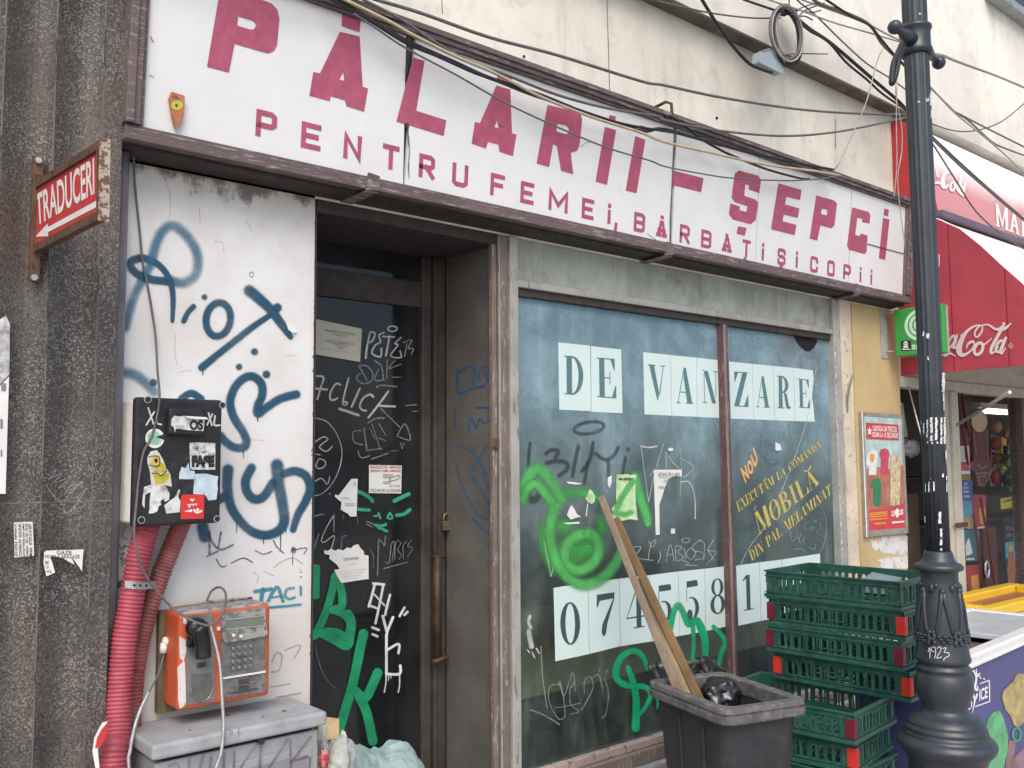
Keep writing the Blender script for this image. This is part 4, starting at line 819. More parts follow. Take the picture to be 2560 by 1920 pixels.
for ch, zf, u0, u1, v in small:
    X0, X1 = Xof(zf,u0,v), Xof(zf,u1,v); th = .019 if ch != 'I' else min(.02, X1-X0)
    w = X1-X0; H = .094; zbase = max(2.93-.0187*(X0-1.35), 2.889)
    for j, pl in enumerate(BLK[ch]):
        h = th/2; ww = max(w-th, .0); pts = [(X0+h+ww*a if ch != 'I' else (X0+X1)/2, zbase+h+(H-th)*c) for a, c in pl]
        # square off the ends
        if pts[0] != pts[-1]:
            for k, o in ((0,1),(-1,-2)):
                d = np.array(pts[k])-np.array(pts[o]); d = d/np.hypot(*d)*(h if ch != 'I' else h*.6); pts[k] = (pts[k][0]+d[0], pts[k][1]+d[1])
        miter(b, pts, h, lambda a, c, l: sgn(a, c, l), -.0022+.0001*j)
for zf, u, v in ((z3,482,1532),(z3,697,1582)):
    q = SP(*zf(u,v)); b.add([q+Vector((-.014,0,-.012))-SN*.0022,q+Vector((.014,0,-.012))-SN*.0022,q+Vector((.014,0,.012))-SN*.0022,q+Vector((-.014,0,.012))-SN*.0022],[(0,1,2,3)])
for zf, u, v in ((z2,2030,1287),(z3,375,1392)):
    q = SP(*zf(u,v)); b.add([q+Vector((-.013,0,-.009))-SN*.0022,q+Vector((.013,0,-.009))-SN*.0022,q+Vector((.013,0,.009))-SN*.0022,q+Vector((-.013,0,.009))-SN*.0022],[(0,1,2,3)])
b.build('small_letter', M['maroon'], sign)
WS[0] = 1.1
b = MB(); stroke(b, [(1208,1446),(1320,1477),(1425,1505)], 8, SP, z3, lift=-.0012, n=10)
for p in ([(895,215),(900,235),(912,250)],[(885,445),(912,455)]): stroke(b, p, 6, SP, z1, lift=-.0012)
stroke(b, [(1545,870),(1580,845),(1620,842)], 4, SP, z2, lift=-.0012); stroke(b, [(1055,735),(1090,755)], 4, SP, z2, lift=-.0012); stroke(b, [(1940,1385),(1990,1420)], 4, SP, z2, lift=-.0012)
b.build('crack', paint('dark crack', (.06,.055,.05), .3, .9, .1), sign)
# torn vinyl edge and soot along the first joint
b = MB(); stroke(b, [(515,735),(520,780),(525,830),(530,900),(525,980),(528,1060)], [26,16,22,10,12,8], SP, z2, lift=-.001); stroke(b, [(2108,800),(2100,900),(2090,1000),(2085,1100),(2078,1300),(2076,1450)], [18,14,10,8,16,14], SP, z2, lift=-.001); stroke(b, [(535,190),(525,300),(512,420),(505,480)], [46,40,26,14], SP, z2, lift=-.0008)
b.build('soot_streak', paint('soot', (.045,.042,.04), .6, .92, .35, 40), sign)
# strap irons at the lower edge, a hook at the top
for (zf, u, v) in ((z2,285,1090),(z2,2040,1480),(z7,880,295)):
    q = SP(*zf(u, v), .036); b = MB()
    b.hexa([q+Vector((-.028,0,-.034)), q+Vector((.024,-.004,-.026)), q+Vector((.024,.012,-.026)), q+Vector((-.028,.012,-.034))], [q+Vector((-.02,-.004,.034)), q+Vector((.03,0,.03)), q+Vector((.03,.006,.03)), q+Vector((-.02,.006,.034))])
    b.hexa([(q.x-.03,q.y+.004,q.z-.040),(q.x+.022,q.y+.004,q.z-.036),(q.x+.0,-.004,q.z-.05),(q.x-.05,-.004,q.z-.05)], [(q.x-.03,q.y+.004,q.z-.034),(q.x+.022,q.y+.004,q.z-.030),(q.x+.0,-.004,q.z-.044),(q.x-.05,-.004,q.z-.044)])
    b.build('strap_iron', M['frame'], sign)
q = SP(*z3(8,680), .01); b = MB(); b.tube([q+Vector((-.05,.06,.03)), q+Vector((-.03,-.02,.05)), q+Vector((0,-.03,.045)), q+Vector((.015,-.02,0)), q+Vector((.015,0,-.03))], .008, 8); b.build('hook', M['rust'], sign)
WS[0] = 1.22
o = MB().poly([(1010,550),(1085,575),(1078,690),(1062,745),(1030,765),(1012,690),(995,590)], SP, .016, z1, thick=.014).build('painted_shard', mat('terracotta', (.42,.15,.08), .7, .2, 14, dirt=.3, dcol=(.5,.42,.36), dscale=20))
tag(o, 'small terracotta shard painted with a yellow eye, glued to the sign beside its left frame', 'shard')
b = MB(); b.poly(ell(1038,630,36,30), SP, .0172, z1); b.build('yellow_eye', M['p_eye'], o)
b = MB(); b.poly(ell(1034,631,9,9), SP, .0184, z1); stroke(b, [(1005,580),(1025,578),(1045,592)], 5, SP, z1, lift=.0184); b.build('pupil', M['p_brown2'], o)

# ================================================================== PAPERS AND PAINT ON THE DISPLAY WINDOW
IN = wallp(GY)               # outer face of the glass
def sheet(pts, zf, ch, q, label):
    o = MB().poly(pts, IN, .0004, zf).build('paper_sheet', M['sheet']); tag(o, label, 'paper sheet', 'sale notice sheets on the glass')
    if ch: ser_px(MB(), ch, q, IN, .001, zf).build('printed_character', M['ink'], o) if 0 else None
    if ch:
        b = MB(); ser_px(b, ch, q, IN, .0008, zf); b.build('printed_character', M['inkblue'] if ch.isalpha() else M['inkteal'], o)
    return o
def sq(a, b_, c, d): return [(a, d), (c, d), (c, b_), (a, b_)]
sheet([(540,708),(761,730),(767,1183),(548,1172)], z6, 'D', [(583,1066),(716,1076),(716,808),(580,798)], 'white sheet printed with the big letter D')
sheet([(766,733),(975,757),(985,1197),(770,1187)], z6, 'E', [(810,1086),(942,1096),(936,822),(806,812)], 'white sheet printed with letter E beside the D, before the gap')
sheet([(1127,775),(1316,795),(1325,1214),(1137,1205)], z6, 'V', [(1166,1105),(1283,1112),(1280,870),(1160,858)], 'white sheet printed with letter V')
sheet([(1318,796),(1496,813),(1501,1222),(1327,1215)], z6, 'A', [(1357,1128),(1474,1134),(1474,890),(1357,876)], 'white sheet with letter A between the V and the N')
sheet([(1498,814),(1665,832),(1680,1231),(1503,1223)], z6, 'N', [(1540,1124),(1642,1132),(1642,908),(1534,895)], 'white sheet printed with letter N against the red brown mullion')
sheet([(390,12),(573,31),(588,474),(405,467)], v5, 'Z', [(430,370),(546,376),(538,98),(426,92)], 'white sheet printed with letter Z')
sheet([(575,31),(741,47),(755,481),(590,474)], v5, 'A', [(608,376),(716,382),(716,136),(606,124)], 'white sheet with letter A between the Z and the R')
sheet([(743,47),(905,63),(918,487),(757,481)], v5, 'R', [(775,384),(885,390),(872,134),(773,124)], 'white sheet printed with letter R')
sheet([(907,63),(1060,82),(1066,180),(1050,280),(1063,370),(1075,492),(920,487)], v5, 'E', [(946,380),(1036,386),(1030,158),(938,148)], 'white sheet with letter E and a bitten right edge, last of its row')
dg = [('0',(508,1022),(745,985),(755,1479),(520,1530),[(556,1416),(692,1416),(690,1120),(552,1120)],'white sheet printed with the digit 0, first of the number row'),
 ('7',(747,985),(960,959),(970,1425),(757,1478),[(800,1362),(930,1345),(928,1052),(804,1070)],'white sheet with digit 7 between the 0 and the 4'),
 ('4',(962,959),(1172,934),(1185,1392),(972,1425),[(1010,1312),(1142,1290),(1136,1016),(1006,1034)],'white sheet with digit 4 partly behind the wooden planks'),
 ('5',(1174,934),(1368,909),(1380,1354),(1187,1392),[(1224,1276),(1330,1258),(1326,994),(1222,1008)],'white sheet with digit 5 right behind the planks, painted over in green'),
 ('5',(1370,909),(1552,890),(1558,1322),(1382,1354),[(1418,1252),(1522,1234),(1508,964),(1416,980)],'white sheet with digit 5 left of the 8'),
 ('8',(1554,890),(1695,873),(1722,1285),(1560,1321),[(1590,1206),(1696,1192),(1690,950),(1586,962)],'white sheet printed with the digit 8'),
 ('1',(1770,869),(1930,846),(1942,1250),(1785,1284),[(1812,1184),(1896,1168),(1888,926),(1806,940)],'white sheet printed with the digit 1, right of the mullion'),
 ('7',(1932,846),(2085,826),(2095,1216),(1944,1250),[(1975,1150),(2060,1134),(2058,900),(1972,914)],'white sheet after the digit 1, mostly hidden by the top green crate'),
 (None,(2087,826),(2350,785),(2356,1170),(2097,1216),None,'last blank looking white sheet of the number row, above the green crates')]
for ch, a, b_, c, d, q, lb in dg: sheet([a, b_, c, d], y2, ch, q, lb)

GF = wallp(GY)               # outer face of the glass
def onglass(name, m, parent=None): pass
WS[0] = 1.9
b = MB(); HALO[0] = []
for pts, w in (([(245,575),(250,480),(275,360),(340,260),(425,232),(510,310),(590,430),(665,560)],[70,92,100,105,105,100,98,95]),([(240,560),(300,430),(390,395),(470,470),(560,590)],[80,84,80,84,90]),
  ([(640,560),(585,660),(552,800),(542,950),(565,1100),(620,1250),(700,1375),(800,1462),(920,1492),(1040,1472),(1150,1390),(1240,1285),(1300,1160),(1335,1000)],[100,100,98,96,94,94,94,94,100,100,96,90,80,60]),
  ([(960,935),(840,955),(740,1045),(700,1165),(725,1275),(830,1335),(950,1300),(1040,1215),(1075,1090),(1045,985),(960,935)],96),([(1465,320),(1500,450),(1545,600),(1590,730),(1608,830)],[90,84,84,84,60])): stroke(b, pts, w, GF, v8, lift=.0016)
b.build('lime_pig_outline', PT['pig'], win); halo('overspray', PT['overlime'], win, 1.5, .0006)
b = MB()
for pts, w in (([(680,510),(800,488),(940,500),(1040,540)],[120,110,110,100]),([(660,860),(700,870),(735,850)],130),([(1100,780),(1112,840),(1105,880)],110),([(760,1080),(840,1130),(960,1100)],[210,230,210]),([(480,900),(500,1100),(600,1320)],[120,130,120])): stroke(b, pts, w, GF, v8, lift=.001)
b.build('thin_lime_spray', PT['pigsoft'], win); WS[0] = 1.22
b = MB(); HALO[0] = []
for pts, w in (([(1250,1560),(1285,1440),(1310,1320),(1335,1200),(1368,1140),(1400,1185),(1440,1275),(1490,1240),(1535,1300),(1562,1420),(1548,1550)],[20,34,40,42,44,44,44,44,44,40,34]),([(1470,1270),(1474,1400),(1465,1545)],[34,28,22]),([(1500,1275),(1540,1400),(1545,1540)],[26,20,26]),([(1612,1290),(1690,1385),(1662,1490),(1640,1590)],[30,34,34,26])): stroke(b, pts, w, GF, y2, lift=.0016)
for pts, w in (([(1162,475),(1120,385),(1060,352),(985,385),(940,465),(945,545),(1010,590),(1090,595),(1150,608),(1178,660),(1140,740),(1092,800)],[34,38,42,46,48,46,44,40,38,34,30,26]),([(1022,470),(1055,560),(1078,700),(1074,885)],[36,48,52,58]),([(1195,630),(1225,700),(1222,745)],16)): stroke(b, pts, w, GF, y4, lift=.0016)
b.build('jade_scrawl', PT['scrawl'], win); halo('overspray', PT['overjade'], win, 1.5, .0006)
b = MB()
for pts, w in (([(345,20),(335,130),(330,210)],30),([(455,95),(490,68),(540,80),(520,120)],36),([(460,160),(530,145),(598,160),(600,205),(545,245)],40),([(680,40),(655,150),(638,250)],34),([(780,20),(765,110),(745,160),(705,215)],36),([(745,150),(720,300)],30),([(800,95),(860,135),(920,110),(955,50)],36),([(885,140),(888,270)],34),([(1005,120),(985,230)],26),([(300,300),(360,420),(420,360)],60)): stroke(b, pts, w, GF, y2, lift=.0008)
dot(b, (1020,62), 24, GF, y2)
stroke(b, ell(752,1298,104,40,14,-.15), 32, GF, z6, closed=True, lift=.0008)
b.build('dark_sprayed_number', PT['greyspray'], win)  # dark grey spray paint on the glass
b = MB()
for pts, w in (([(1110,35),(1135,230),(1163,430)],6),([(1163,430),(1200,250),(1240,110),(1268,25)],6),([(1112,42),(1160,52),(1220,44)],14),([(1284,85),(1284,190)],6),([(1300,110),(1335,160),(1372,195)],7),([(1386,50),(1388,210),(1380,390)],5),([(1380,122),(1475,190),(1400,262)],6),([(1385,292),(1435,288),(1470,340),(1484,430),(1484,545)],11),([(1170,250),(1195,215),(1220,230)],6),([(440,700),(470,850),(488,945)],6),([(488,945),(510,860)],6),([(1228,850),(1245,800),(1240,770)],6)): stroke(b, pts, w, GF, y2)
for pts, w in (([(1285,838),(1305,740),(1322,735),(1340,838)],5),([(1295,795),(1340,790)],5),([(1352,730),(1356,832),(1405,810),(1365,775),(1392,742),(1352,730)],5),([(1412,750),(1420,820)],5),([(1455,745),(1424,785),(1455,825),(1490,780),(1455,745)],5),([(1530,690),(1480,720),(1470,760),(1540,780),(1545,815),(1480,830)],5),([(1510,690),(1550,720),(1540,830)],5),([(1618,685),(1575,760),(1632,775),(1565,860)],5),([(1570,755),(1618,835)],5),([(1160,830),(1180,720),(1215,690),(1190,740),(1165,700)],5),([(1040,745),(1110,740),(1080,810),(1195,832)],5),([(1395,830),(1440,850),(1420,865),(1500,866)],5)): stroke(b, pts, w, GF, y2)
stroke(b, ell(1422,693,28,16), 5, GF, y2, closed=True)
for pts, w in (([(1088,60),(1062,180),(1050,300),(1005,490),(905,800),(790,1085),(700,1290),(560,1480),(470,1650)],6),([(600,1160),(590,1200)],5)): stroke(b, pts, w, GF, v5, n=8)
b.build('scratched_tag', PT['scratch'], win)
b = MB()
for pts, w in (([(420,320),(428,500),(445,640),(462,745)],10),([(345,758),(440,795),(545,858)],12),([(540,585),(490,590),(470,650),(490,740),(540,820),(580,810),(585,770),(570,640),(540,570)],8),([(550,560),(580,660),(640,500),(655,630)],8),([(655,560),(620,620),(625,720),(680,770),(620,790)],7),([(720,640),(720,560),(760,530),(780,600),(740,690),(700,760)],7),([(770,540),(820,520),(848,630)],7),([(860,545),(885,640),(870,780),(840,815)],7),([(515,740),(560,740),(690,712)],7),([(820,478),(828,498)],8),([(882,480),(868,502)],8)): stroke(b, pts, w, GF, y4)
for pts, w in (([(870,1330),(890,1440),(930,1410)],7),([(930,1380),(945,1440)],6),([(960,1380),(950,1460),(1010,1400)],6),([(975,1400),(990,1470)],6),([(1025,1290),(990,1310),(1000,1350),(1035,1340)],6),([(1040,1340),(1060,1330),(1050,1360),(1040,1340)],6),([(1060,1270),(1120,1320)],6),([(1110,1260),(1070,1300)],6),([(1130,1270),(1110,1340),(1130,1350)],5),([(1105,1345),(1085,1370),(1105,1390),(1080,1420)],6),([(910,1510),(960,1505),(1000,1535)],7),([(1020,1490),(1070,1510),(1075,1470)],7),([(930,1280),(980,1180),(1060,1140),(1130,1190),(1165,1290),(1155,1420),(1120,1520),(1060,1570)],5),([(1195,1480),(1210,1500)],5)): stroke(b, pts, w, GF, v5)
b.build('faint_scratches', PT['scratch2'], win)
b = MB()
for pts, w in (([(640,520),(660,545),(645,600),(640,680)],4),([(600,705),(660,770),(720,830),(770,820)],5),([(665,640),(720,650),(690,740),(670,790),(720,860)],4),([(700,660),(740,700),(700,720)],4),([(745,640),(740,720),(780,740)],4),([(680,800),(740,790),(790,820),(720,840)],4)): stroke(b, pts, w, GF, v5)
b.build('blue_pen_scribble', PT['bluepen'], win)
b = MB()
for pts, w in (([(345,1215),(335,1260),(352,1300)],30),([(335,1320),(345,1380),(355,1425)],44),([(325,1450),(340,1468)],12),([(360,1470),(378,1505)],10),([(388,1440),(408,1475)],12)): stroke(b, pts, w, GF, y2)
b.build('chalk_smear', PT['chalk'], win)
# gold lettering, written straight on the right pane
def gold_line(words, p0, p1, up, m, nm, zf=v5, gap=.07):
    p0 = np.array(zf(*p0)); p1 = np.array(zf(*p1)); up0, up1 = [np.array(zf(*u))-np.array(zf(0, 0)) for u in up]
    n = sum(.62 if c in ' ' else (.62 if c == 'I' else (1.3 if c == 'M' else 1)) for c in words); x = 0.; b = MB()
    for c in words:
        w = .62 if c == ' ' else (.62 if c == 'I' else (1.3 if c == 'M' else 1))
        if c != ' ':
            s0, s1 = x/n, (x+w*(1-gap))/n; base = c.replace('Ă', 'A')
            bl, br = p0+(p1-p0)*s0, p0+(p1-p0)*s1; ua, ub = up0*(1-s0)+up1*s0, up0*(1-s1)+up1*s1
            ser_px(b, base, [tuple(bl), tuple(br), tuple(br+ub), tuple(bl+ua)], GF, .002, ID)
            if c == 'Ă':
                mid = (bl+br)/2+ua*1.06; h = np.hypot(*ua)*.2; e = (br-bl)*.3
                stroke(b, [tuple(mid-e+ua*.12), tuple(mid), tuple(mid+e+ua*.12)], h*.35, GF, ID, lift=.0022)
        x += w
    return b.build(nm, m, win)
gold_line('EXECUTĂM LA COMANDĂ', (462,1216), (1130,690), [(-20,-82),(-16,-48)], M['gold'], 'gold_lettering')
gold_line('MOBILĂ', (630,1395), (1118,978), [(-44,-172),(-52,-118)], M['gold'], 'gold_lettering')
gold_line('DIN PAL MELAMINAT', (568,1608), (1212,1062), [(-26,-82),(-14,-82)], M['gold'], 'gold_lettering')
b = MB()
for i, (ch, q) in enumerate((('N',[(520,985),(552,940),(520,835),(476,865)]),('O',[(556,930),(590,885),(560,780),(524,830)]),('U',[(596,875),(622,790),(584,690),(560,775)]))): text_px(b, ch, q, GF, .0022, v5, .05)
b.build('orange_word', M['goldorange'], win)
# torn scraps of paper pasted on the glass
def scrap(pts, zf, label, name='torn_paper', m=None, lift=.004):
    o = MB().poly(pts, GF, lift, zf, thick=.0015).build(name, m or M['paper']); tag(o, label, 'paper'); return o
pg = mat('paper sprayed lime', (.5,.66,.38), .85, .25, 16, dirt=.5, dcol=(.12,.5,.12), dscale=7, bump=.4, bscale=22)
scrap([(715,365),(800,372),(900,388),(830,400),(740,388)], v8, 'thin white paper sliver pasted on the glass above the pig')
scrap([(972,450),(1000,470),(1028,520),(1028,585),(995,612),(955,590),(925,550),(950,520)], v8, 'small lime tinted paper scrap above the pig, left of the plank tips', m=pg)
scrap([(770,622),(800,660),(830,720),(875,750),(820,760),(765,782),(722,735),(745,670)], v8, 'white torn scrap forming the pig left eye', lift=.006)
scrap([(680,818),(860,806),(862,826),(730,832)], v8, 'flat white paper strip under the pig left eye')
scrap([(950,600),(956,602),(940,745),(930,742)], v8, 'hair thin paper strip hanging below the lime tinted scrap')
scrap([(1170,320),(1215,300),(1210,380),(1190,440),(1172,400)], v8, 'narrow torn paper bit left of the green stained notice')
o = scrap([(1268,285),(1320,290),(1390,285),(1420,298),(1482,290),(1470,440),(1475,600),(1500,790),(1420,775),(1300,800),(1230,760),(1215,660),(1270,600),(1262,560)], v8, 'torn notice stained with lime spray, hanging right of the plank tips', 'torn_notice', pg)
b = MB(); text_px(b, '-te pictam', rectq(1280,320,1445,362), GF, .0065, v8, .03); b.build('print', M['ink'], o)
b = MB()
for pts, w in (([(1440,360),(1370,460),(1310,560),(1270,640)],80),([(1240,700),(1350,720),(1420,700)],70)): stroke(b, pts, w, GF, v8, lift=.0062)
b.build('lime_spray', PT['pig'], o)
o = scrap([(1672,238),(1978,236),(1978,310),(1880,310),(1830,340),(1790,440),(1760,540),(1732,620),(1738,945),(1695,950)], v8, 'white notice torn away to an upside-down L shape', 'torn_notice')
b = MB(); text_px(b, '0769.751.681', rectq(1720,268,1952,308), GF, .0065, v8, .01); b.poly(rectq(1725,318,1830,323), GF, .0065, v8); text_px(b, 'CH', rectq(1775,345,1815,375), GF, .0065, v8); text_px(b, 'DINRE', rectq(1720,415,1785,445), GF, .0065, v8); b.build('print', M['inkgrey'], o)
scrap([(1862,880),(1905,880),(1902,935),(1860,933)], v8, 'tiny square paper scrap below the arch of the torn notice')
scrap([(1830,0),(1880,-2),(1885,28),(1850,38),(1832,25)], v8, 'tiny pinkish paper scrap high above the torn notice')
scrap([(755,655),(790,670),(805,715),(775,725),(755,720)], v5, 'small white torn scrap on the right pane beside the orange word', lift=.006)
# papers on the door glass
def dpaper(pts, zf, label, name='notice', m=None): return paper(name, pts, DP, zf, label, m=m, lift=.004)
o = dpaper([(290,655),(676,738),(660,1012),(290,950)], z5, 'cream typed notice on the dark door glass beside the white board edge', m=mat('cream paper', (.44,.43,.36), .8, .06, 6, bump=0))
b = MB()
for s, q in (('MAGAZINUL DE PALARII',[(372,758),(618,795),(618,775),(372,738)]),('S-A MUTAT',[(440,792),(550,810),(550,792),(440,775)]),('IN',[(482,825),(498,827),(498,815),(482,813)]),('CALEA VICTORIEI NR. 91',[(365,842),(606,878),(606,856),(365,820)]),('INTERIORUL CURTII',[(425,865),(555,890),(555,878),(425,853)]),('Telefon',[(462,895),(518,903),(518,890),(462,882)]),('va asteptam cu aceleasi produse si preturi',[(345,905),(620,950),(620,940),(345,895)])): text_px(b, s, q, DP, .006, z5, .008)
b.build('print', M['inkgrey'], o)
o = dpaper([(670,1172),(1008,1176),(1002,1467),(668,1462)], v1, 'square notice with a red heading on the dark door glass')
b = MB(); text_px(b, 'PRODUCTIE / SERVICE', rectq(682,1180,998,1208), DP, .006, v1, .02); text_px(b, 'REPARATII - FIRME LUMINOASE', rectq(682,1220,996,1244), DP, .006, v1, .015); b.build('red_print', M['inkred'], o)
b = MB(); text_px(b, '0722.549.430  tel 335.46.86', rectq(682,1418,992,1452), DP, .006, v1, .015); text_px(b, 'FLYERE', rectq(880,1378,990,1398), DP, .006, v1)
for v in (1268,1284,1300,1342,1358): b.poly(rectq(812,v,812+50+(v*7)%60,v+6), DP, .006, v1)
stroke(b, ell(932,1308,60,20,12,-.35), 6, DP, v1, closed=True, lift=.006); b.build('print', M['inkgrey'], o)
o = dpaper([(610,88),(690,88),(675,575),(590,578),(570,545),(500,505),(470,485),(480,390),(440,360),(395,320),(400,290),(440,305),(500,230),(560,150)], v2, 'torn triangular scrap left of the mint painted face on the door glass', 'torn_notice')
b = MB(); text_px(b, 'C', rectq(632,140,662,172), DP, .006, v2, .04); b.poly(rectq(515,408,655,414), DP, .006, v2); b.poly(rectq(520,430,650,436), DP, .006, v2); text_px(b, 'tel 2-4', rectq(480,322,580,348), DP, .006, v2); b.build('print', M['inkgrey'], o)
o = dpaper([(255,1010),(300,1025),(340,995),(400,1020),(440,1000),(500,1015),(560,975),(600,990),(640,950),(700,935),(720,980),(770,1030),(770,1070),(830,1085),(832,1385),(640,1412),(480,1438),(420,1340),(385,1270),(455,1258),(420,1200),(320,1120),(330,1080),(260,1060)], v2, 'lower torn typed notice with ragged top on the door glass', 'torn_notice')
b = MB(); text_px(b, 'E SE INCHID', [(505,1150),(700,1130),(700,1095),(505,1115)], DP, .006, v2, .02); text_px(b, 'pentru vanzari', [(560,1215),(680,1196),(680,1180),(560,1199)], DP, .006, v2)
for i, v in enumerate((1280,1308,1336,1360)): text_px(b, 'la vanzarea produselor si echipamentului', [(470+12*i,v+25),(805-40*i,v-20+14*i),(805-40*i,v-36+14*i),(470+12*i,v+10)], DP, .006, v2)
b.build('print', M['inkgrey'], o)

# ================================================================== HANGING DIRECTION SIGN ON THE PILLAR
XS = .664
TP = Plane((XS, 0, 0), (-1, 0, 0))
def tp(u, v): p = atx(*z1(u, v), XS); return p
tr_ = empty('direction_sign', tuple(tp(195,1300)+Vector((0,0,-.1))), 'red sign with white lettering and arrow in a rusty frame, jutting from the granite pillar', 'sign')
o_ = [tp(186,1505), tp(592,1300), tp(600,830), tp(192,1088)]; i_ = [tp(203,1452), tp(580,1252), tp(582,890), tp(206,1120)]
b = MB(); dx = Vector((.016,0,0)); e = Vector((-.004,0,0))
for k in range(4):
    k2 = (k+1) % 4; b.hexa([o_[k]+e, o_[k2]+e, i_[k2]+e, i_[k]+e], [o_[k]+dx, o_[k2]+dx, i_[k2]+dx, i_[k]+dx])
b.build('frame', M['rust'], tr_)
b = MB(); b.hexa([o_[1]+e+Vector((-.001,-.0005,-.004)), o_[2]+e+Vector((-.001,-.0005,.004)), o_[2]+dx+Vector((.004,-.0005,.004)), o_[1]+dx+Vector((.004,-.0005,-.004))], [o_[1]+e+Vector((-.001,-.006,-.004)), o_[2]+e+Vector((-.001,-.006,.004)), o_[2]+dx+Vector((.004,-.006,.004)), o_[1]+dx+Vector((.004,-.006,-.004))]); b.build('end_strip', M['rustcream'], tr_)
b = MB(); b.hexa([p+Vector((.003,0,0)) for p in i_], [p+Vector((.012,0,0)) for p in i_]); b.build('red_field', M['redsign'], tr_)
TF = Plane((XS+.003, 0, 0), (-1, 0, 0))
b = MB(); text_px(b, 'TRADUCERI', [(222,1340),(562,1150),(560,930),(212,1154)], TF, .001, z1, .02); b.poly([(575,1188),(577,1226),(286,1376),(288,1400),(213,1402),(283,1325),(286,1346)], TF, .001, z1); b.build('lettering', M['whitepaint'], tr_)
b = MB(); p0, p1 = tp(205,945), tp(200,1665); b.box((XS-.012,-.124,p1.z),(XS+.016,-.108,p0.z)); b.build('wall_bar', M['rust'], tr_)
for v in (968,1640):
    q = tp(210,v); b = MB(); b.tube([(q.x,-.124,q.z),(q.x,-.136,q.z)], .010, 6, smooth=False); b.build('bolt', M['galv'], tr_)

# ================================================================== METER BOX WITH STICKERS, CONDUITS
BY = -.19
BP = wallp(BY)
ax0, ax1, az0, az1 = .945, 1.221, 1.606, 2.002
mb = empty('meter_box', (1.083, 0, az0), 'black and grey junction box full of stickers on the white board', 'electrical box')
b = MB(); b.box((ax0+.004,-.155,az0+.008),(ax1-.006,-.002,az1-.006)); b.build('grey_back', M['boxgrey'], mb, bevel=.008, seg=3)
b = MB(); b.box((ax0,BY,az0),(ax1,-.156,az1)); b.build('black_cover', M['boxblack'], mb, bevel=.010, seg=3)
b = MB(); p0, p1 = BP(*y6(600,290)), BP(*y6(1025,575)); b.box((p0.x,BY-.03,p1.z),(p1.x-.018,BY+.002,p0.z)); b.build('raised_window', M['boxblack'], mb, bevel=.008, seg=3)
for u, v in ((410,203),(1183,262),(343,1452),(1128,1440)):
    q = BP(*y6(u,v)); b = MB(); b.tube([q+Vector((0,.001,0)), q+Vector((0,-.004,0))], .0115, 18, smooth=False); s = b.build('screw', M['galv'], mb)
    b = MB(); b.tube([q+Vector((0,-.0035,0)), q+Vector((0,-.0046,0))], .0085, 18, smooth=False); b.build('slot', M['boxblack'], s)
b = MB(); b.tube([(1.06,-.12,az1-.012),(1.06,-.12,az1+.014)], .05, 16); b.build('top_lug', M['boxblack'], mb) if 0 else None
b = MB()
for pts in ([(415,290),(470,455)],[(478,330),(395,465)],[(508,345),(505,440),(550,462)],[(1040,345),(1075,470)],[(1080,355),(1025,465)],[(1108,372),(1100,465),(1158,468)]): stroke(b, pts, 17, BP, y6)
b.build('white_letters', PT['whitefull'], mb)
def stick(name, pts, label, m, zf=y6, P=BP, lift=.003, th=.0006): o = MB().poly(pts, P, lift, zf, thick=th).build(name, m); tag(o, label, 'sticker', 'stickers on the black box' if P is BP else None); return o
torn = mat('torn sticker paper', (.66,.66,.65), .8, .15, 30, dirt=.5, dcol=(.12,.12,.12), dscale=34)
bw = mat('black and white sticker print', (.68,.68,.67), .7, .05, 30, dirt=.62, dcol=(.05,.05,.05), dscale=48)
pal = mat('pale blue torn sticker', (.52,.62,.68), .7, .12, 30, dirt=.45, dcol=(.15,.35,.45), dscale=40)
BW = wallp(BY-.03)
o = stick('sticker', [(655,410),(680,370),(740,380),(780,372),(1005,400),(985,530),(830,520),(700,505),(690,545),(680,490),(650,470)], 'peeling white sticker on the raised window of the black box', torn, P=BW)
o['group'] = 'stickers on the black box'
b = MB(); text_px(b, 'OS', rectq(840,415,980,520), BW, .0045, y6, .05); b.build('print', M['ink'], o)
b = MB(); q = [BW(*y6(u,v),.004) for u,v in ((770,372),(1012,385),(1015,412),(830,402))]; b.add([q[0],q[1],q[2]+Vector((0,-.02,0)),q[3]+Vector((0,-.018,0))],[(0,1,2,3)]); b.build('curled_edge', M['paper'], o)
o = stick('sticker', ell(482,605,98,102,20)[1:-0 or None], 'round green and white sticker on the black box', M['whitepaint'])
b = MB(); b.poly([(400,580),(425,540),(470,525),(520,545),(545,575),(500,600),(560,625),(520,665),(460,670),(415,640)], BP, .0042, y6); b.build('green_print', mat('pale green print', (.3,.55,.38), .7, .2, 40, bump=0), o)
b = MB(); b.poly([(580,560),(490,592),(580,622)], BP, .0046, y6); b.build('notch', M['boxblack'], o)
o = stick('sticker', [(440,740),(500,725),(530,760),(570,830),(600,920),(640,970),(660,1105),(560,1085),(445,1080),(430,940),(405,860),(405,800)], 'yellow and white bird face sticker with one round eye', mat('cream sticker', (.62,.6,.5), .7, .1, 30, dirt=.3, dcol=(.2,.18,.1), dscale=30))
b = MB(); b.poly([(540,850),(570,870),(605,940),(540,960),(470,950)], BP, .0042, y6); b.poly([(460,975),(520,990),(630,960),(620,1030),(560,1070),(490,1075)], BP, .0042, y6); b.build('yellow_print', mat('mustard print', (.45,.4,.03), .7, .2, 40, bump=0), o)
b = MB(); b.poly(ell(488,838,45,52,16), BP, .0044, y6); b.build('eye', mat('amber', (.7,.45,.1), .6), o)
b = MB(); b.poly(ell(492,835,18,24,12), BP, .0054, y6); stroke(b, [(415,800),(440,790),(520,795),(525,880),(480,895),(425,880)], 7, BP, y6, lift=.005); stroke(b, [(450,965),(510,970),(540,990),(600,945)], 8, BP, y6, lift=.005); b.build('line_print', M['ink'], o)
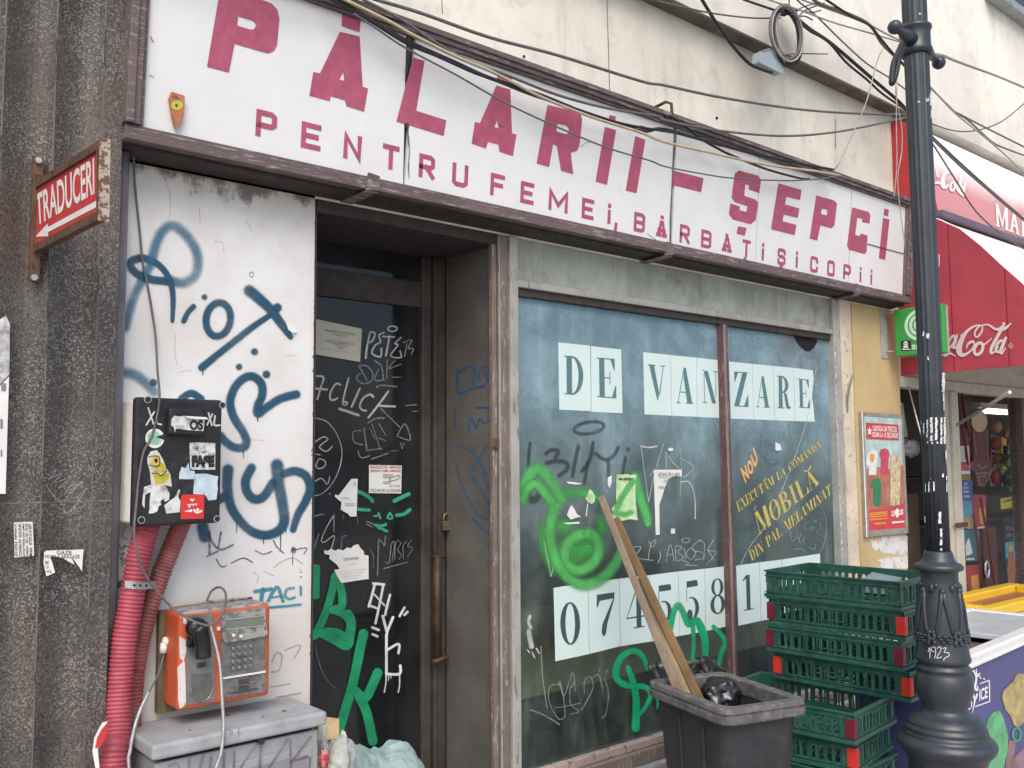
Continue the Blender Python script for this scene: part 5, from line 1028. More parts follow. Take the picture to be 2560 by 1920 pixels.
o = stick('sticker', [(840,652),(900,648),(1000,650),(1110,655),(1108,930),(850,930)], 'square black and white letter sticker at the right of the box', bw)
b = MB(); text_px(b, '/ up!', rectq(940,725,1015,765), BP, .0045, y6, .02); b.build('print', M['ink'], o)
b = MB(); text_px(b, 'FASE', rectq(862,780,1098,905), BP, .0045, y6, .09); b.build('bold_print', M['ink'], o)
stick('sticker', [(735,975),(760,900),(800,915),(830,860),(845,940),(895,945),(895,1028),(735,1028)], 'pale blue and white scrap left under the letter sticker', pal)
stick('sticker', [(900,975),(1000,970),(1140,1000),(1130,1060),(1135,1120),(1120,1240),(1040,1250),(1000,1190),(880,1180),(885,1100)], 'torn pale blue sticker above the red one', pal)
o = stick('sticker', [(770,1188),(995,1186),(988,1438),(750,1443),(752,1220)], 'square red sticker with white heart and small symbols on the black box', mat('red sticker', (.62,.04,.035), .5, .05, 20, bump=0))
b = MB(); b.poly([(868,1262),(845,1240),(852,1228),(868,1238),(884,1228),(892,1240)], BP, .0045, y6); stroke(b, [(818,1290),(918,1286)], 6, BP, y6, lift=.0045); b.poly([(820,1298),(858,1298),(838,1328)], BP, .0045, y6, [[(832,1303),(846,1303),(839,1315)]]); b.poly([(782,1362),(865,1338),(868,1370)], BP, .0045, y6); b.poly([(870,1296),(888,1294),(880,1312)], BP, .0045, y6); b.poly([(900,1294),(916,1292),(909,1308)], BP, .0045, y6); stroke(b, [(885,1345),(905,1372),(940,1370),(962,1355)], 16, BP, y6, lift=.0045); dot(b, (922,1345), 16, BP, y6, lift=.0052)
b.build('white_symbols', M['whitepaint'], o)
stick('sticker', [(370,1110),(450,1080),(560,1085),(600,1105),(635,1180),(630,1240),(590,1265),(570,1230),(540,1260),(550,1290),(520,1310),(510,1360),(470,1380),(420,1385),(430,1250),(440,1160),(380,1190),(375,1330),(350,1290)], 'ragged white sticker remains low on the left of the black box', torn)
stick('sticker', [(580,1300),(640,1250),(690,1215),(730,1135),(745,1140),(725,1210),(748,1260),(742,1370),(640,1380),(600,1385),(590,1340)], 'ragged white sticker remains beside the red sticker', torn)

def ridged(pts, r, pitch, amp, n=18):
    pts = [Vector(p) for p in smooth_path([tuple(p) for p in pts], 12)]; L = [0.]
    for a, b_ in zip(pts, pts[1:]): L.append(L[-1]+(b_-a).length)
    m = int(L[-1]/pitch*4); out = []; rr = []; j = 0
    for i in range(m+1):
        s = L[-1]*i/m
        while j < len(L)-2 and L[j+1] < s: j += 1
        t = (s-L[j])/max(L[j+1]-L[j], 1e-9); out.append(pts[j].lerp(pts[j+1], t)); rr.append(r*(1+.05*mnoise.noise(Vector((s*9,r*90,0))))+(amp, .4*amp, -amp, .4*amp)[i % 4])
    return out, rr
pa = [at(x, y, yy) for (x, y), yy in zip([z8(872,190), z8(870,230), z8(822,420), z8(795,570), z8(770,720), z8(737,900), z8(716,1100), z8(706,1300), z8(693,1500), z8(672,1659)], [-.08,-.10,-.105,-.105,-.105,-.105,-.11,-.12,-.14,-.17])]
pa.append(Vector((pa[-1].x-.03, -.2, .3))); pa.append(Vector((pa[-1].x-.02, -.22, 0)))
b = MB(); p, r = ridged(pa, .0365, .0125, .0028); b.tube(p, r, 20); o = b.build('corrugated_conduit', M['conduit']); tag(o, 'thick red corrugated conduit in front, running from the black box to the ground', 'conduit', 'red conduits under the box')
pb_ = [at(x, y, yy) for (x, y), yy in zip([z8(1085,180), z8(1058,250), z8(985,430), z8(925,590), z8(880,720), z8(838,880), z8(806,1050), z8(790,1200)], [-.06,-.07,-.052,-.046,-.043,-.040,-.038,-.036])]
pb_.append(Vector((pb_[-1].x-.02, -.036, .5))); pb_.append(Vector((pb_[-1].x-.03, -.036, 0)))
b = MB(); p, r = ridged(pb_, .0285, .0115, .0026); b.tube(p, r, 18); o = b.build('corrugated_conduit', M['conduit2']); tag(o, 'dustier red corrugated conduit slanting down behind the front one', 'conduit', 'red conduits under the box')
SB = wallp(-.148)
b = MB(); q = [at(*z8(u, v), y) for (u, v), y in zip([(685,575),(712,570),(740,572),(800,578),(860,580),(905,576),(950,570),(968,572)], [-.002,-.05,-.135,-.148,-.138,-.10,-.05,-.002])]
for a, c in zip(q, q[1:]): b.hexa([a+Vector((0,0,-.011)), c+Vector((0,0,-.011)), c+Vector((0,0,.011)), a+Vector((0,0,.011))], [a+Vector((.0005,.0015,-.011)), c+Vector((.0005,.0015,-.011)), c+Vector((.0005,.0015,.011)), a+Vector((.0005,.0015,.011))])
st = b.build('perforated_strap', M['galv']); tag(st, 'perforated metal strap holding the two red conduits to the white board', 'strap')
b = MB()
for k in range(7): dot(b, (722+36*k, 577), 8, wallp(-.150 if 1 < k < 5 else -.12 if k in (0,1) else -.10), z8) if 2 <= k <= 4 else None
b.build('strap_hole', M['dark'], st)
# red and white tape
b = MB(); tpz = [z8(640,1385),(0,0)]
tape = [(610,1388),(640,1384),(600,1440),(585,1500),(580,1560),(590,1659),(565,1659),(548,1560),(560,1480),(590,1420)]
o = MB().poly(tape, wallp(-.215), 0., z8, thick=.002).build('barrier_tape', M['whitepaint']); tag(o, 'limp strip of red and white barrier tape beside the red conduit', 'tape')
b = MB(); b.poly([(600,1432),(630,1395),(640,1420),(615,1500),(590,1540),(562,1540),(575,1480)], wallp(-.216), .001, z8); b.build('red_band', M['redsign'], o)

# ================================================================== PAY PHONE
FY = -.16
FP = wallp(FY)
ph = empty('pay_phone', (1.25, -.01, 1.02), 'chipped orange pay phone with grey front and black handset mounted above the grey cabinet', 'pay phone')
b = MB(); q0, q1 = at(*y5(528,585),-.022), at(*y5(560,1308),-.022); b.box((q0.x,-.03,q1.z+.01),(1.38,-.001,q0.z-.012)); b.build('back_board', mat('damp brown board', (.17,.125,.075), .8, .2, 10, dirt=.4), ph, bevel=.003)
X0, X1, Z0, Z1 = 1.106, 1.414, 1.027, 1.327
b = MB(); b.box((X0,FY,Z0),(X1,-.031,Z1)); b.build('housing', M['orange'], ph, bevel=.014, seg=3)
b = MB(); b.box((X0+.012,FY+.006,Z1-.012),(X1-.006,-.034,Z1+.004)); b.build('top_cap', M['phonetop'], ph, bevel=.006)
b = MB(); b.tube([at(*y5(600,577),-.05), at(*y5(860,548),-.04), at(*y5(1150,522),-.03)], .0045, 8); b.build('top_rod', M['rustcream'], ph)
b = MB(); b.poly([(662,775),(705,800),(712,870),(695,935),(700,960),(706,1100),(708,1235),(668,1262),(655,1200),(655,1080),(650,985),(690,945),(668,925),(662,850)], FP, .0012, y5); b.poly([(690,640),(712,650),(712,700),(688,690)], FP, .0012, y5); b.build('bare_patch', M['white_chip'], ph)
pl = MB().poly([(712,638),(888,620),(904,1212),(708,1238)], FP, .003, y5, thick=.004).build('handset_plate', M['steel'], ph)
b = MB(); b.poly([(742,1030),(875,1022),(885,1110),(868,1170),(835,1200),(790,1205),(755,1180),(738,1130)], FP, .0036, y5); b.build('coin_cup', mat('shaded steel cup', (.17,.17,.16), .4, .2, 20, metal=.6), pl)
b = MB(); q = [FP(*y5(u,v),.006) for u,v in smooth_path([(738,1130),(752,1178),(790,1206),(835,1202),(868,1172),(886,1112),(884,1060)], 5)]; b.tube(q, .0028, 8); b.build('cup_rim', M['steel'], pl)
b = MB()
for k in range(4): stroke(b, [(780,962+9*k),(838,950+9*k)], 4, FP, y5, lift=.0045)
b.build('speech_slots', M['ink'], pl)
kp = MB().poly([(940,800),(1236,762),(1240,1148),(955,1196)], FP, .003, y5, thick=.004).build('keypad_plate', M['grime_steel'], ph)
rows = [[(522,730),(598,718),(677,708),(753,698)],[(522,818),(598,805),(677,795),(753,783)],[(525,905),(600,892),(678,880),(755,870)],[(527,990),(602,978),(680,965),(755,957)]]
for rw in rows:
    for u, v in rw:
        q = FP(*v3(u,v)); b = MB(); b.lathe((0,0,0), [(.0070,0),(.0072,.004),(.0060,.0085),(.0040,.0075)], 16); b.v = [Vector((q.x+p.x, FY-.003-p.z, q.z+p.y)) for p in b.v]; b.build('key', M['steel'], kp)
hd = MB().poly([(938,622),(1224,585),(1240,758),(1215,775),(965,818),(944,800)], FP, .016, y5, thick=.016).build('display_hood', M['phonetop'], ph, bevel=.004)
b = MB(); b.poly([(958,662),(1212,636),(1216,700),(962,728)], FP, .0168, y5); ds = b.build('display', mat('dead green display', (.16,.2,.15), .25, .1, 20, bump=0), hd)
b = MB(); stroke(b, [(958,662),(1212,636)], 5, FP, y5, lift=.0175); stroke(b, [(962,728),(1216,700)], 5, FP, y5, lift=.0175); b.build('display_edge', M['greyedge'], hd)
b = MB(); dot(b, (923,725), 13, FP, y5, ry=16, lift=.004); dot(b, (1012,765), 12, FP, y5, lift=.017); dot(b, (1062,772), 12, FP, y5, lift=.017); b.build('worn_spot', M['chipwhite'], hd)
b = MB(); q0, q1 = FP(*v3(395,1115)), FP(*v3(942,1028)); b.beam(q0+Vector((0,-.005,0)), q1+Vector((0,-.005,0)), .008, .0045); b.build('bright_ledge', M['whitepaint'], kp)
b = MB(); b.poly([(597,1135),(735,1115),(735,1290),(597,1305)], FP, .0042, v3); b.build('card_slot', mat('shaded slot', (.07,.065,.06), .6), kp)
b = MB(); b.poly([(460,1195),(592,1180),(592,1205),(520,1218)], FP, .005, v3); b.poly([(738,1165),(862,1122),(800,1172),(742,1178)], FP, .005, v3); stroke(b, [(560,1238),(640,1200),(775,1200)], 10, FP, v3, lift=.006); b.build('slot_guide', M['steel'], kp)
b = MB(); b.poly([(460,1310),(590,1285),(590,1300),(470,1315)], FP, .0045, v3); b.poly([(738,1262),(855,1238),(840,1255),(745,1275)], FP, .0045, v3); b.build('slot_mark', M['ink'], kp)
# handset in its cradle
hy = -.205
hp = smooth_path([y5(790,690), y5(805,745), y5(815,800), y5(822,860), y5(826,925)], 5); rr = np.interp(np.linspace(0,1,len(hp)), [0,.12,.3,.6,1], [.012,.030,.027,.025,.024])
b = MB(); b.tube([at(x, y, hy+.012*math.sin(i*.13)) for i, (x, y) in enumerate(hp)], list(rr), 16, flat=1.0); hs = b.build('handset', M['blackplastic'], ph)
b = MB(); q = at(*y5(778,720),hy+.012); b.ball(q, .034, 10, (1.0,.85,.95)); b.build('earpiece', M['blackplastic'], hs)
b = MB(); q = at(*y5(760,770),hy+.02); b.tube([q+Vector((0,0,.03)), q+Vector((-.005,.02,-.035))], [.016,.012], 10); b.build('cradle_hook', M['blackplastic'], ph)
b = MB(); q = at(*y5(572,822),-.06); q.x = X0; b.ball(q+Vector((-.006,0,.004)), .016, 8, (.7,1,1)); b.tube([q+Vector((-.01,0,0)), q+Vector((-.012,0,-.03))], .012, 10); b.build('cable_gland', M['boxgrey'], ph)
cpx = [z8(1246,815), z8(1270,900), z8(1294,1000), z8(1308,1100), z8(1316,1250), z8(1325,1400), z8(1320,1500), z8(1305,1590), z8(1280,1659)]
cp_ = [at(x, y, yy) for (x, y), yy in zip(cpx, [-.205,-.215,-.225,-.24,-.27,-.295,-.295,-.30,-.305])]
cp2 = [at(x, y, yy) for (x, y), yy in zip([z8(765,1659), z8(772,1550), z8(795,1430), z8(830,1320), z8(880,1215)], [-.30,-.30,-.28,-.24,-.19])]
mid = [Vector((cp_[-1].x-.05,-.31,.74)), Vector(((cp_[-1].x+cp2[0].x)/2,-.315,.68)), Vector((cp2[0].x+.03,-.31,.74))]
b = MB(); p, r = ridged(cp_+mid+cp2, .0052, .0048, .0009, 8); b.tube(p, r, 8); b.build('armoured_cord', M['galv'], hs)
b = MB(); q = [cp2[-1]]+[at(x, y, yy) for (x, y), yy in zip([z8(915,1150), z8(950,1070), z8(975,965)], [-.15,-.10,-.06])]; b.tube([Vector(p) for p in smooth_path([tuple(p) for p in q], 5)], .003, 8); b.build('thin_cord', mat('dull blue cord', (.1,.15,.18), .5), hs)

# ================================================================== STREET CABINET
cb = empty('street_cabinet', (1.27, -.14, 0), 'grey metal street cabinet with dusty lid and scrawled front below the pay phone', 'cabinet')
b = MB(); b.box((1.005,-.262,0),(1.54,-.012,.916)); b.build('body', M['cabinet'], cb, bevel=.006)
b = MB(); b.box((1.03,-.255,.9165),(1.52,-.02,.929)); b.build('lid_gap', M['dark'], cb)
b = MB(); b.box((.988,-.285,.9295),(1.562,-.006,.975)); ld = b.build('lid', M['cabtop'], cb, bevel=.011, seg=3)
CP = wallp(-.2625)
b = MB(); b.box((1.03,-.2680,.06),(1.515,-.2625,.868)); dr = b.build('front_door', M['cabinet'], cb, bevel=.005)
b = MB(); b.box((1.05,-.2700,.08),(1.495,-.2682,.845)); dp = b.build('pressed_panel', mat('dusty violet grey paint', (.235,.225,.24), .55, .14, 14, streak=.3), dr, bevel=.003)
CF = wallp(-.2702)
b = MB()
for pts, w in (([(640,570),(635,640),(640,720)],30),([(770,540),(740,640),(730,740)],30),([(840,560),(825,680),(830,760)],34),([(960,530),(955,640),(960,760)],34),([(1050,500),(1050,620),(1045,740)],30),([(1260,440),(1160,580),(1100,680)],26),([(1295,470),(1290,640),(1290,760)],38),([(1540,400),(1440,560),(1330,720)],34),([(1570,400),(1570,520),(1575,700)],30),([(1760,370),(1660,500),(1580,610)],30),([(1590,600),(1660,580),(1740,560),(1745,640),(1740,720)],28),([(450,650),(520,620),(560,720)],24)): stroke(b, pts, w, CF, v7, lift=.001)
b.build('marker_scrawl', PT['purple'], dp)
b = MB(); stroke(b, [(1015,315),(1012,350),(1038,335),(1015,315)], 6, wallp(-.2852), v7); stroke(b, [(1095,295),(1088,360)], 9, wallp(-.2852), v7); b.build('lid_mark', PT['dkmark'], ld)
b = MB(); q = at(*v7(1300,415),-.2705); b.tube([q, q+Vector((0,-.006,0))], .011, 10); b.build('lock', M['ink'], dr)
b = MB(); LPz = Plane((0,0,.9755),(0,0,1))
for u, v, r in ((990,182,26),(1315,195,20),(1655,92,12),(1515,140,34),(645,318,20)): dot(b, (u,v), r, LPz, v7, ry=r*.35)
b.build('debris', paint('dark debris', (.05,.05,.05), .3, .8, .3), ld)

# ================================================================== RUBBISH BY THE DOORWAY
def crumple(c, rad, n=22, amp=.22, fr=3.2, seed=0, floor=None, sq_=1.0):
    b = MB(); b.ball(c, 1.0, n); c = Vector(c); out = []
    for p in b.v:
        d = (p-c); k = 1+amp*(mnoise.noise(d*fr*.5+Vector((seed,0,3)))+.6*abs(mnoise.noise(d*fr+Vector((seed,9,0))))+.35*abs(mnoise.noise(d*fr*2.4+Vector((0,seed,0)))))
        q = c+Vector((d.x*rad[0], d.y*rad[1], d.z*rad[2]))*k
        if floor is not None and q.z < floor: q.z = floor+.0005*abs(d.x)
        out.append(q)
    b.v = out; return b
o = crumple((1.84,-.11,.37), (.29,.22,.385), 60, .22, 3.2, 2, 0.).build('rubbish_bag', M['bag']); tag(o, 'full turquoise plastic rubbish bag slumped in the dark doorway beside the cabinet', 'rubbish bag')
o = crumple((1.635,-.15,.60), (.085,.11,.24), 34, .42, 4.2, 5).build('clear_plastic_bag', M['bagclear']); tag(o, 'crumpled pale plastic bag squeezed between grey cabinet and turquoise bag', 'plastic bag')
b = MB(); q = at(*y7(615,1190),-.17); b.add([q+Vector((-.05,.0,-.03)),q+Vector((.028,-.01,-.035)),q+Vector((.032,.0,.03)),q+Vector((-.03,.02,.045)),q+Vector((0,.012,.01))],[(0,1,4),(1,2,4),(2,3,4),(3,0,4)]); o = b.build('cardboard_piece', M['card']); tag(o, 'bent cardboard piece sticking out above the pale plastic bag', 'cardboard')
q = at(*y7(550,1470),-.235); b = crumple(tuple(q), (.014,.012,.03), 14, .5, 5, 4); o = b.build('crushed_wrapper', mat('red and white can print', (.5,.05,.06), .4, .2, 30, dirt=.5, dcol=(.6,.6,.6), dscale=25)); tag(o, 'small crushed red wrapper at the cabinet edge under the pale plastic', 'wrapper')

# ================================================================== WHEELIE BIN
HZ = .90
P4 = [atz(x, y, HZ) for x, y in ((1625,1700),(1828,1781),(2012,1745),(1792,1675))]
cen = sum(P4, Vector())/4; e1 = ((P4[0]-P4[1])+(P4[3]-P4[2])); e1.z = 0; e1.normalize(); e2 = Vector((e1.y, -e1.x, 0))
if (P4[2]-P4[1]).dot(e2) < 0: e2 = -e2
LA = ((P4[0]-P4[1]).length+(P4[3]-P4[2]).length)/2/2; LB = ((P4[2]-P4[1]).length+(P4[3]-P4[0]).length)/2/2+.015
c0 = Vector((cen.x, cen.y, 0))
def rr_loop(ia, ib, z, r=.05, n=6):
    a, b_ = LA-ia, LB-ib; r = min(r, a*.9, b_*.9); out = []
    for sx, sy_, t0 in ((1,1,0),(-1,1,.5),(-1,-1,1),(1,-1,1.5)):
        for k in range(n+1):
            t = math.pi*(t0+.5*k/n); out.append(c0+e1*(sx*(a-r)+r*math.cos(t))+e2*(sy_*(b_-r)+r*math.sin(t))+Vector((0,0,z)))
    return out
def loft(b, loops, cap0=False, cap1=False, smooth=False):
    m = len(loops[0]); vs = [p for l in loops for p in l]
    fs = [(i*m+k, i*m+(k+1) % m, (i+1)*m+(k+1) % m, (i+1)*m+k) for i in range(len(loops)-1) for k in range(m)]
    if cap0: fs.append(tuple(range(m))[::-1])
    if cap1: fs.append(tuple(range((len(loops)-1)*m, len(loops)*m)))
    b.add(vs, fs, smooth=smooth); return b
bn = empty('wheelie_bin', tuple(c0), 'open charcoal wheelie bin without lid, holding planks and black bags', 'bin')
b = MB(); loft(b, [rr_loop(.10,.08,.04), rr_loop(.085,.07,.12), rr_loop(.036,.030,.80), rr_loop(.032,.026,.853), rr_loop(.05,.045,.852), rr_loop(.11,.09,.10)], True, True); b.build('body', M['bin'], bn, bevel=.003)
b = MB(); loft(b, [rr_loop(.030,.024,.842), rr_loop(.004,.004,.842), rr_loop(.0,.0,.848), rr_loop(.0,.0,.868), rr_loop(.008,.008,.872), rr_loop(.008,.008,.878), rr_loop(.002,.002,.882), rr_loop(.004,.004,HZ-.003), rr_loop(.009,.009,HZ), rr_loop(.043,.040,HZ), rr_loop(.048,.045,HZ-.006), rr_loop(.05,.047,.846)]); b.build('rim', M['binrim'], bn)
b = MB()
for s in (-.35, .25):
    for t in (1,):
        p = c0-e1*0; q0 = c0+e1*(LA*s)-e2*(LB-.028)+Vector((0,0,.80)); q1 = c0+e1*(LA*s*.8)-e2*(LB-.078)+Vector((0,0,.08)); b.beam(q0, q1, .012, .01)
b.build('body_rib', M['bin'], bn)
for s in (-1, 1):
    b = MB(); q0 = c0+e1*(LA-.005)+e2*(s*LB*.62)+Vector((0,0,.885)); q1 = c0+e1*(LA+.045)+e2*(s*LB*.62)+Vector((0,0,.935)); b.tube([q0,q1], .014, 10); b.tube([q1-e2*.016, q1+e2*.016], .02, 12); b.build('hinge_lug', M['bin'], bn)
b = MB(); h0 = c0+e1*(LA+.045)-e2*(LB*.72)+Vector((0,0,.935)); h1 = c0+e1*(LA+.045)+e2*(LB*.72)+Vector((0,0,.935)); b.tube([h0,h1], .0105, 12); b.build('hinge_bar', M['steel'], bn)
for s in (-1, 1):
    b = MB(); w0 = c0+e1*(LA-.03)+e2*(s*(LB-.055))+Vector((0,0,.1)); b.tube([w0-e2*.025, w0+e2*.025], .1, 24, smooth=False); b.build('wheel', M['blackplastic'], bn)
o = crumple(tuple(atz(1772,1700,.85)), (.085,.075,.085), 30, .22, 2.6, 3).build('bin_bag', M['bagblack']); tag(o, 'matt folded black bag at the rear of the charcoal bin', 'bin bag')
o = crumple(tuple(atz(1800,1742,.83)), (.085,.075,.07), 34, .28, 3.4, 8).build('bin_bag', M['bagblack']); tag(o, 'shiny crinkled black bag at the front of the charcoal bin', 'bin bag')
# planks leaning from the bin on the window
def plank(top, ty, bot, by, w, h, m, label, ext=.30, up=Vector((.2,-1,.2))):
    p, q = at(*top, ty), at(*bot, by); d = (q-p).normalized(); b = MB(); b.beam(p, q+d*ext, w, h, up); o = b.build('plank', m, bevel=.003); tag(o, label, 'plank', 'planks leaning from the bin'); return o
plank(y2(838,392), -.012, (1690,1715), -.60, .020, .030, M['plankpale'], 'longest plank, pale grey and thin, leaning from the bin to the pig painting')
plank(y2(940,545), -.012, (1738,1725), -.66, .020, .034, M['plankbrown'], 'brown plank on the right, second longest, leaning from the bin on the window')
plank(y2(1100,960), -.20, (1712,1722), -.62, .020, .030, mat('pale brown wood', (.31,.24,.145), .75, .2, 5, streak=.4), 'shortest plank, pale brown with notched end, between the two long ones')

# ================================================================== GREEN CRATES
class LP:
    def __init__(s, o, u, v, n): s.o, s.u, s.v, s.n = Vector(o), Vector(u), Vector(v), Vector(n)
    def __call__(s, a, c, l=0.): return s.o+s.u*a+s.v*c+s.n*l
CL, CW, CH = .64, .44, .122
def crate_mesh():
    b = MB(); hx, hy_ = CL/2-.008, CW/2-.008
    for (o, u, n, L) in (((-hx,-hy_,0),(1,0,0),(0,-1,0),2*hx),((hx,hy_,0),(-1,0,0),(0,1,0),2*hx),((hx,-hy_,0),(0,1,0),(1,0,0),2*hy_),((-hx,hy_,0),(0,-1,0),(-1,0,0),2*hy_)):
        P = LP(o, u, (0,0,1), n); k = int((L-.11)/.034); gap = (L-.11)/k; hol = []
        for i in range(k):
            x = .055+gap*(i+.5); w = .0105
            hol.append([(x-w,.03),(x+w,.03),(x+w,.078),(x+w*.7,.086),(x,.089),(x-w*.7,.086),(x-w,.078)])
        b.poly([(0,.0),(L,.0),(L,CH-.001),(0,CH-.001)], P, 0., holes=hol, thick=.006)
    for z0, z1_, o in ((0,.016,.008),(.022,.025,.006),(.096,.0995,.006),(CH-.007,CH,.008)):
        X, Y = hx+o, hy_+o
        b.box((-X,-Y,z0),(X,-hy_-.0002,z1_)); b.box((-X,hy_+.0002,z0),(X,Y,z1_)); b.box((-X,-hy_,z0),(-hx-.0002,hy_,z1_)); b.box((hx+.0002,-hy_,z0),(X,hy_,z1_))
    for i in range(9):
        x = -hx+.05+(2*hx-.1)*i/8; b.box((x-.0022,-hy_-.006,.0255),(x+.0022,-hy_-.0003,.0955)); b.box((x-.0022,hy_+.0003,.0255),(x+.0022,hy_+.006,.0955))
    for i in range(6):
        y = -hy_+.05+(2*hy_-.1)*i/5; b.box((-hx-.006,y-.0022,.0255),(-hx-.0003,y+.0022,.0955)); b.box((hx+.0003,y-.0022,.0255),(hx+.006,y+.0022,.0955))
    for s in (-1,1):   # hand-hold frames
        b.box((-.06,s*(hy_+.0004),.045),(.06,s*(hy_+.005),.05)); b.box((s*(hx+.0004),-.05,.088),(s*(hx+.009),.05,.0935))
    for i in range(13):
        x = -hx+.03+(2*hx-.06)*i/12; b.box((x-.006,-hy_+.007,.002),(x+.006,hy_-.007,.007))
    for i in range(9):
        y = -hy_+.03+(2*hy_-.06)*i/8; b.box((-hx+.007,y-.005,.0072),(hx-.007,y+.005,.011))
    for i in range(-5, 6):
        b.beam((i*.055-.04,-hy_+.02,.0135),(i*.055+.04,hy_-.02,.0135),.006,.004)
    return b
def tab_mesh(sx):
    b = MB(); hx, hy_ = CL/2-.008, CW/2-.008; x = sx*hx; y = -hy_
    b.box((x-.030*sx, y-.0075, .024),(x+.0074*sx, y-.0004, .098)); b.box((x+.0004*sx, y+.0005, .024),(x+.0075*sx, y+.024, .098)); return b
u0, u1 = atz(1909,1425,1.28), atz(2251,1455,1.28); du = (u1-u0); du.z = 0; du.normalize(); dw = Vector((-du.y, du.x, 0)); ang = math.atan2(du.y, du.x)
ctr = u0+du*(CL/2)+dw*(CW/2); ctr.z = 0
crate0 = crate_mesh().build('crate', M['crate'], origin=(0,0,0))
tabs = {}
for nm, m in (('tabred', M['tabred']), ('tabmaroon', M['tabmaroon'])):
    for sx in (-1, 1):
        t = tab_mesh(sx).build('corner_tab', m, origin=(0,0,0)); tabs[(nm, sx)] = t
PIT_ = .1235
f0, f1 = atz(2135,1786,.785), atz(2232,1738,.785); dl = (f1-f0); dl.z = 0; dl.normalize(); angL = math.atan2(dl.y, dl.x)-math.pi/2   # its short side faces right
dx5 = Vector((math.cos(angL), math.sin(angL), 0)); dy5 = Vector((-dx5.y, dx5.x, 0)); ctrL = f0-dx5*(CL/2)+dy5*(CW/2)
specs = [('topmost green crate of the tall stack, open and empty, without red tabs', 0, .0, 0, None, None), ('second green crate from the top, red tab at its right corner', 1, .006, .006, 'tabmaroon', 'tabred'), ('third green crate from the top, dark maroon tabs on both corners', 2, .004, -.004, 'tabmaroon', 'tabmaroon'), ('fourth green crate from the top, bright red tabs on both corners', 3, .03, .012, 'tabred', 'tabred')]
low = ['fifth green crate, turned askew below the straight four, maroon tab at its front corner', 'sixth green crate, askew below the maroon tabbed one, bright red front tab']
crates = []
for i in range(10):
    c = crate0 if i == 0 else crate0.copy()
    if i: col.objects.link(c)
    if i < 4:
        lb, k, sx, sy2, tl, tr2 = specs[i]; z = 1.28-CH-PIT_*i; p = ctr+du*sx+dw*sy2; a = ang+R((0,.6,-.5,-1.6)[i])
    else:
        k = i-4; z = 1.28-CH-PIT_*i; p = ctrL+dx5*(.0 if k == 0 else -.035+.012*((k*7) % 3))+dy5*(.01*((k*5) % 3)); a = angL+R((0,3,-4,2,-1,3)[k]); tl = None; tr2 = ('tabmaroon','tabred','tabmaroon','tabred','tabmaroon','tabred')[k]
        lb = low[k] if k < 2 else 'green crate low in the stack behind the bin, cut by the picture edge'
    c.location = (p.x, p.y, max(z, 0.0)+.0)
    c.rotation_euler = (0, 0, a); c['label'] = lb; c['category'] = 'crate'; c['group'] = 'stacked green crates'
    for t, sx in ((tl,-1),(tr2,1)):
        if t:
            tb = tabs[(t, sx)].copy(); col.objects.link(tb); tb.parent = c; tb.location = (0,0,0)
for t in tabs.values(): bpy.data.objects.remove(t)
# a flat light carton lying in the top crate
b = MB(); q = ctr+Vector((0,0,1.28-CH+.02)); b.hexa([q+du*.02+dw*.08, q+du*.16+dw*.08, q+du*.16+dw*.18, q+du*.02+dw*.18], [q+du*.02+dw*.08+Vector((0,0,.06)), q+du*.16+dw*.08+Vector((0,0,.05)), q+du*.16+dw*.18+Vector((0,0,.07)), q+du*.02+dw*.18+Vector((0,0,.085))]); o = b.build('carton', mat('bluish carton', (.2,.27,.29), .7)); tag(o, 'pale bluish carton lying in the topmost green crate', 'carton')

# ================================================================== LAMP POST
PY = -1.36
pa_ = at(2327, 960, PY); PX = pa_.x
def pz(py): 
    lo, hi = -1.0, 6.0
    for _ in range(40):
        m = (lo+hi)/2; d = Vector((PX,PY,m))-CAM; yy = 960-FPX*d.dot(UPV)/d.dot(FWD)
        if yy > py: lo = m
        else: hi = m
    return lo
def pr(rpx, z): return rpx*(Vector((PX,PY,z))-CAM).dot(FWD)/FPX
lp = empty('lamp_post', (PX, PY, 0), 'tall dark cast iron lamp post with fluted shaft and ornate bulging base', 'lamp post')
Y3 = lambda v: 1220+.42194*v
def prof_px(rows): 
    out = []
    for v, r in rows:
        z = pz(v); out.append((pr(r, z), z))
    return sorted(out, key=lambda t: t[1])
base = prof_px([(Y3(v), r) for v, r in ((371,31),(385,34),(418,37),(440,43),(447,52),(458,56.5),(470,57.5),(482,55),(488,47),(500,44),(560,44),(640,48),(700,53),(800,56),(900,58.5),(960,61),(1000,64.5),(1012,65),(1022,63),(1028,58),(1045,58),(1056,64),(1066,64.5),(1076,61),(1088,60),(1100,63),(1130,66.5),(1165,68),(1200,67),(1250,60),(1295,52),(1318,55),(1340,72),(1355,84),(1375,88),(1385,90.5),(1392,89),(1398,92),(1412,95),(1422,96),(1428,94),(1436,97),(1450,99),(1460,99),(1468,106),(1480,111),(1497,115.5),(1512,116.5),(1525,114),(1540,112),(1560,104),(1600,93),(1659,90),(1800,92),(2100,100))])
zb0 = base[0][1]
if zb0 > 0: base = [(base[0][0], 0.0)]+base
base = [(r, z) for r, z in base if z >= 0]
b = MB(); b.lathe((PX,PY,0), base, 48); bs = b.build('base', M['iron'], lp)
zc0 = base[-1][1]
sh = [(pr(28.6, zc0), zc0-.01), (pr(28.2, 2.1), 2.1), (pr(29.2, 3.2), 3.2), (pr(29.6, 4.4), 4.4), (pr(29, 5.5), 5.5)]
b = MB(); b.lathe((PX,PY,0), sh, 128, 16, .06); b.build('shaft', M['iron'], lp)
zk = [pz(y) for y in (140, 133, 128, 120, 96, 80, 76, 70, 64)]
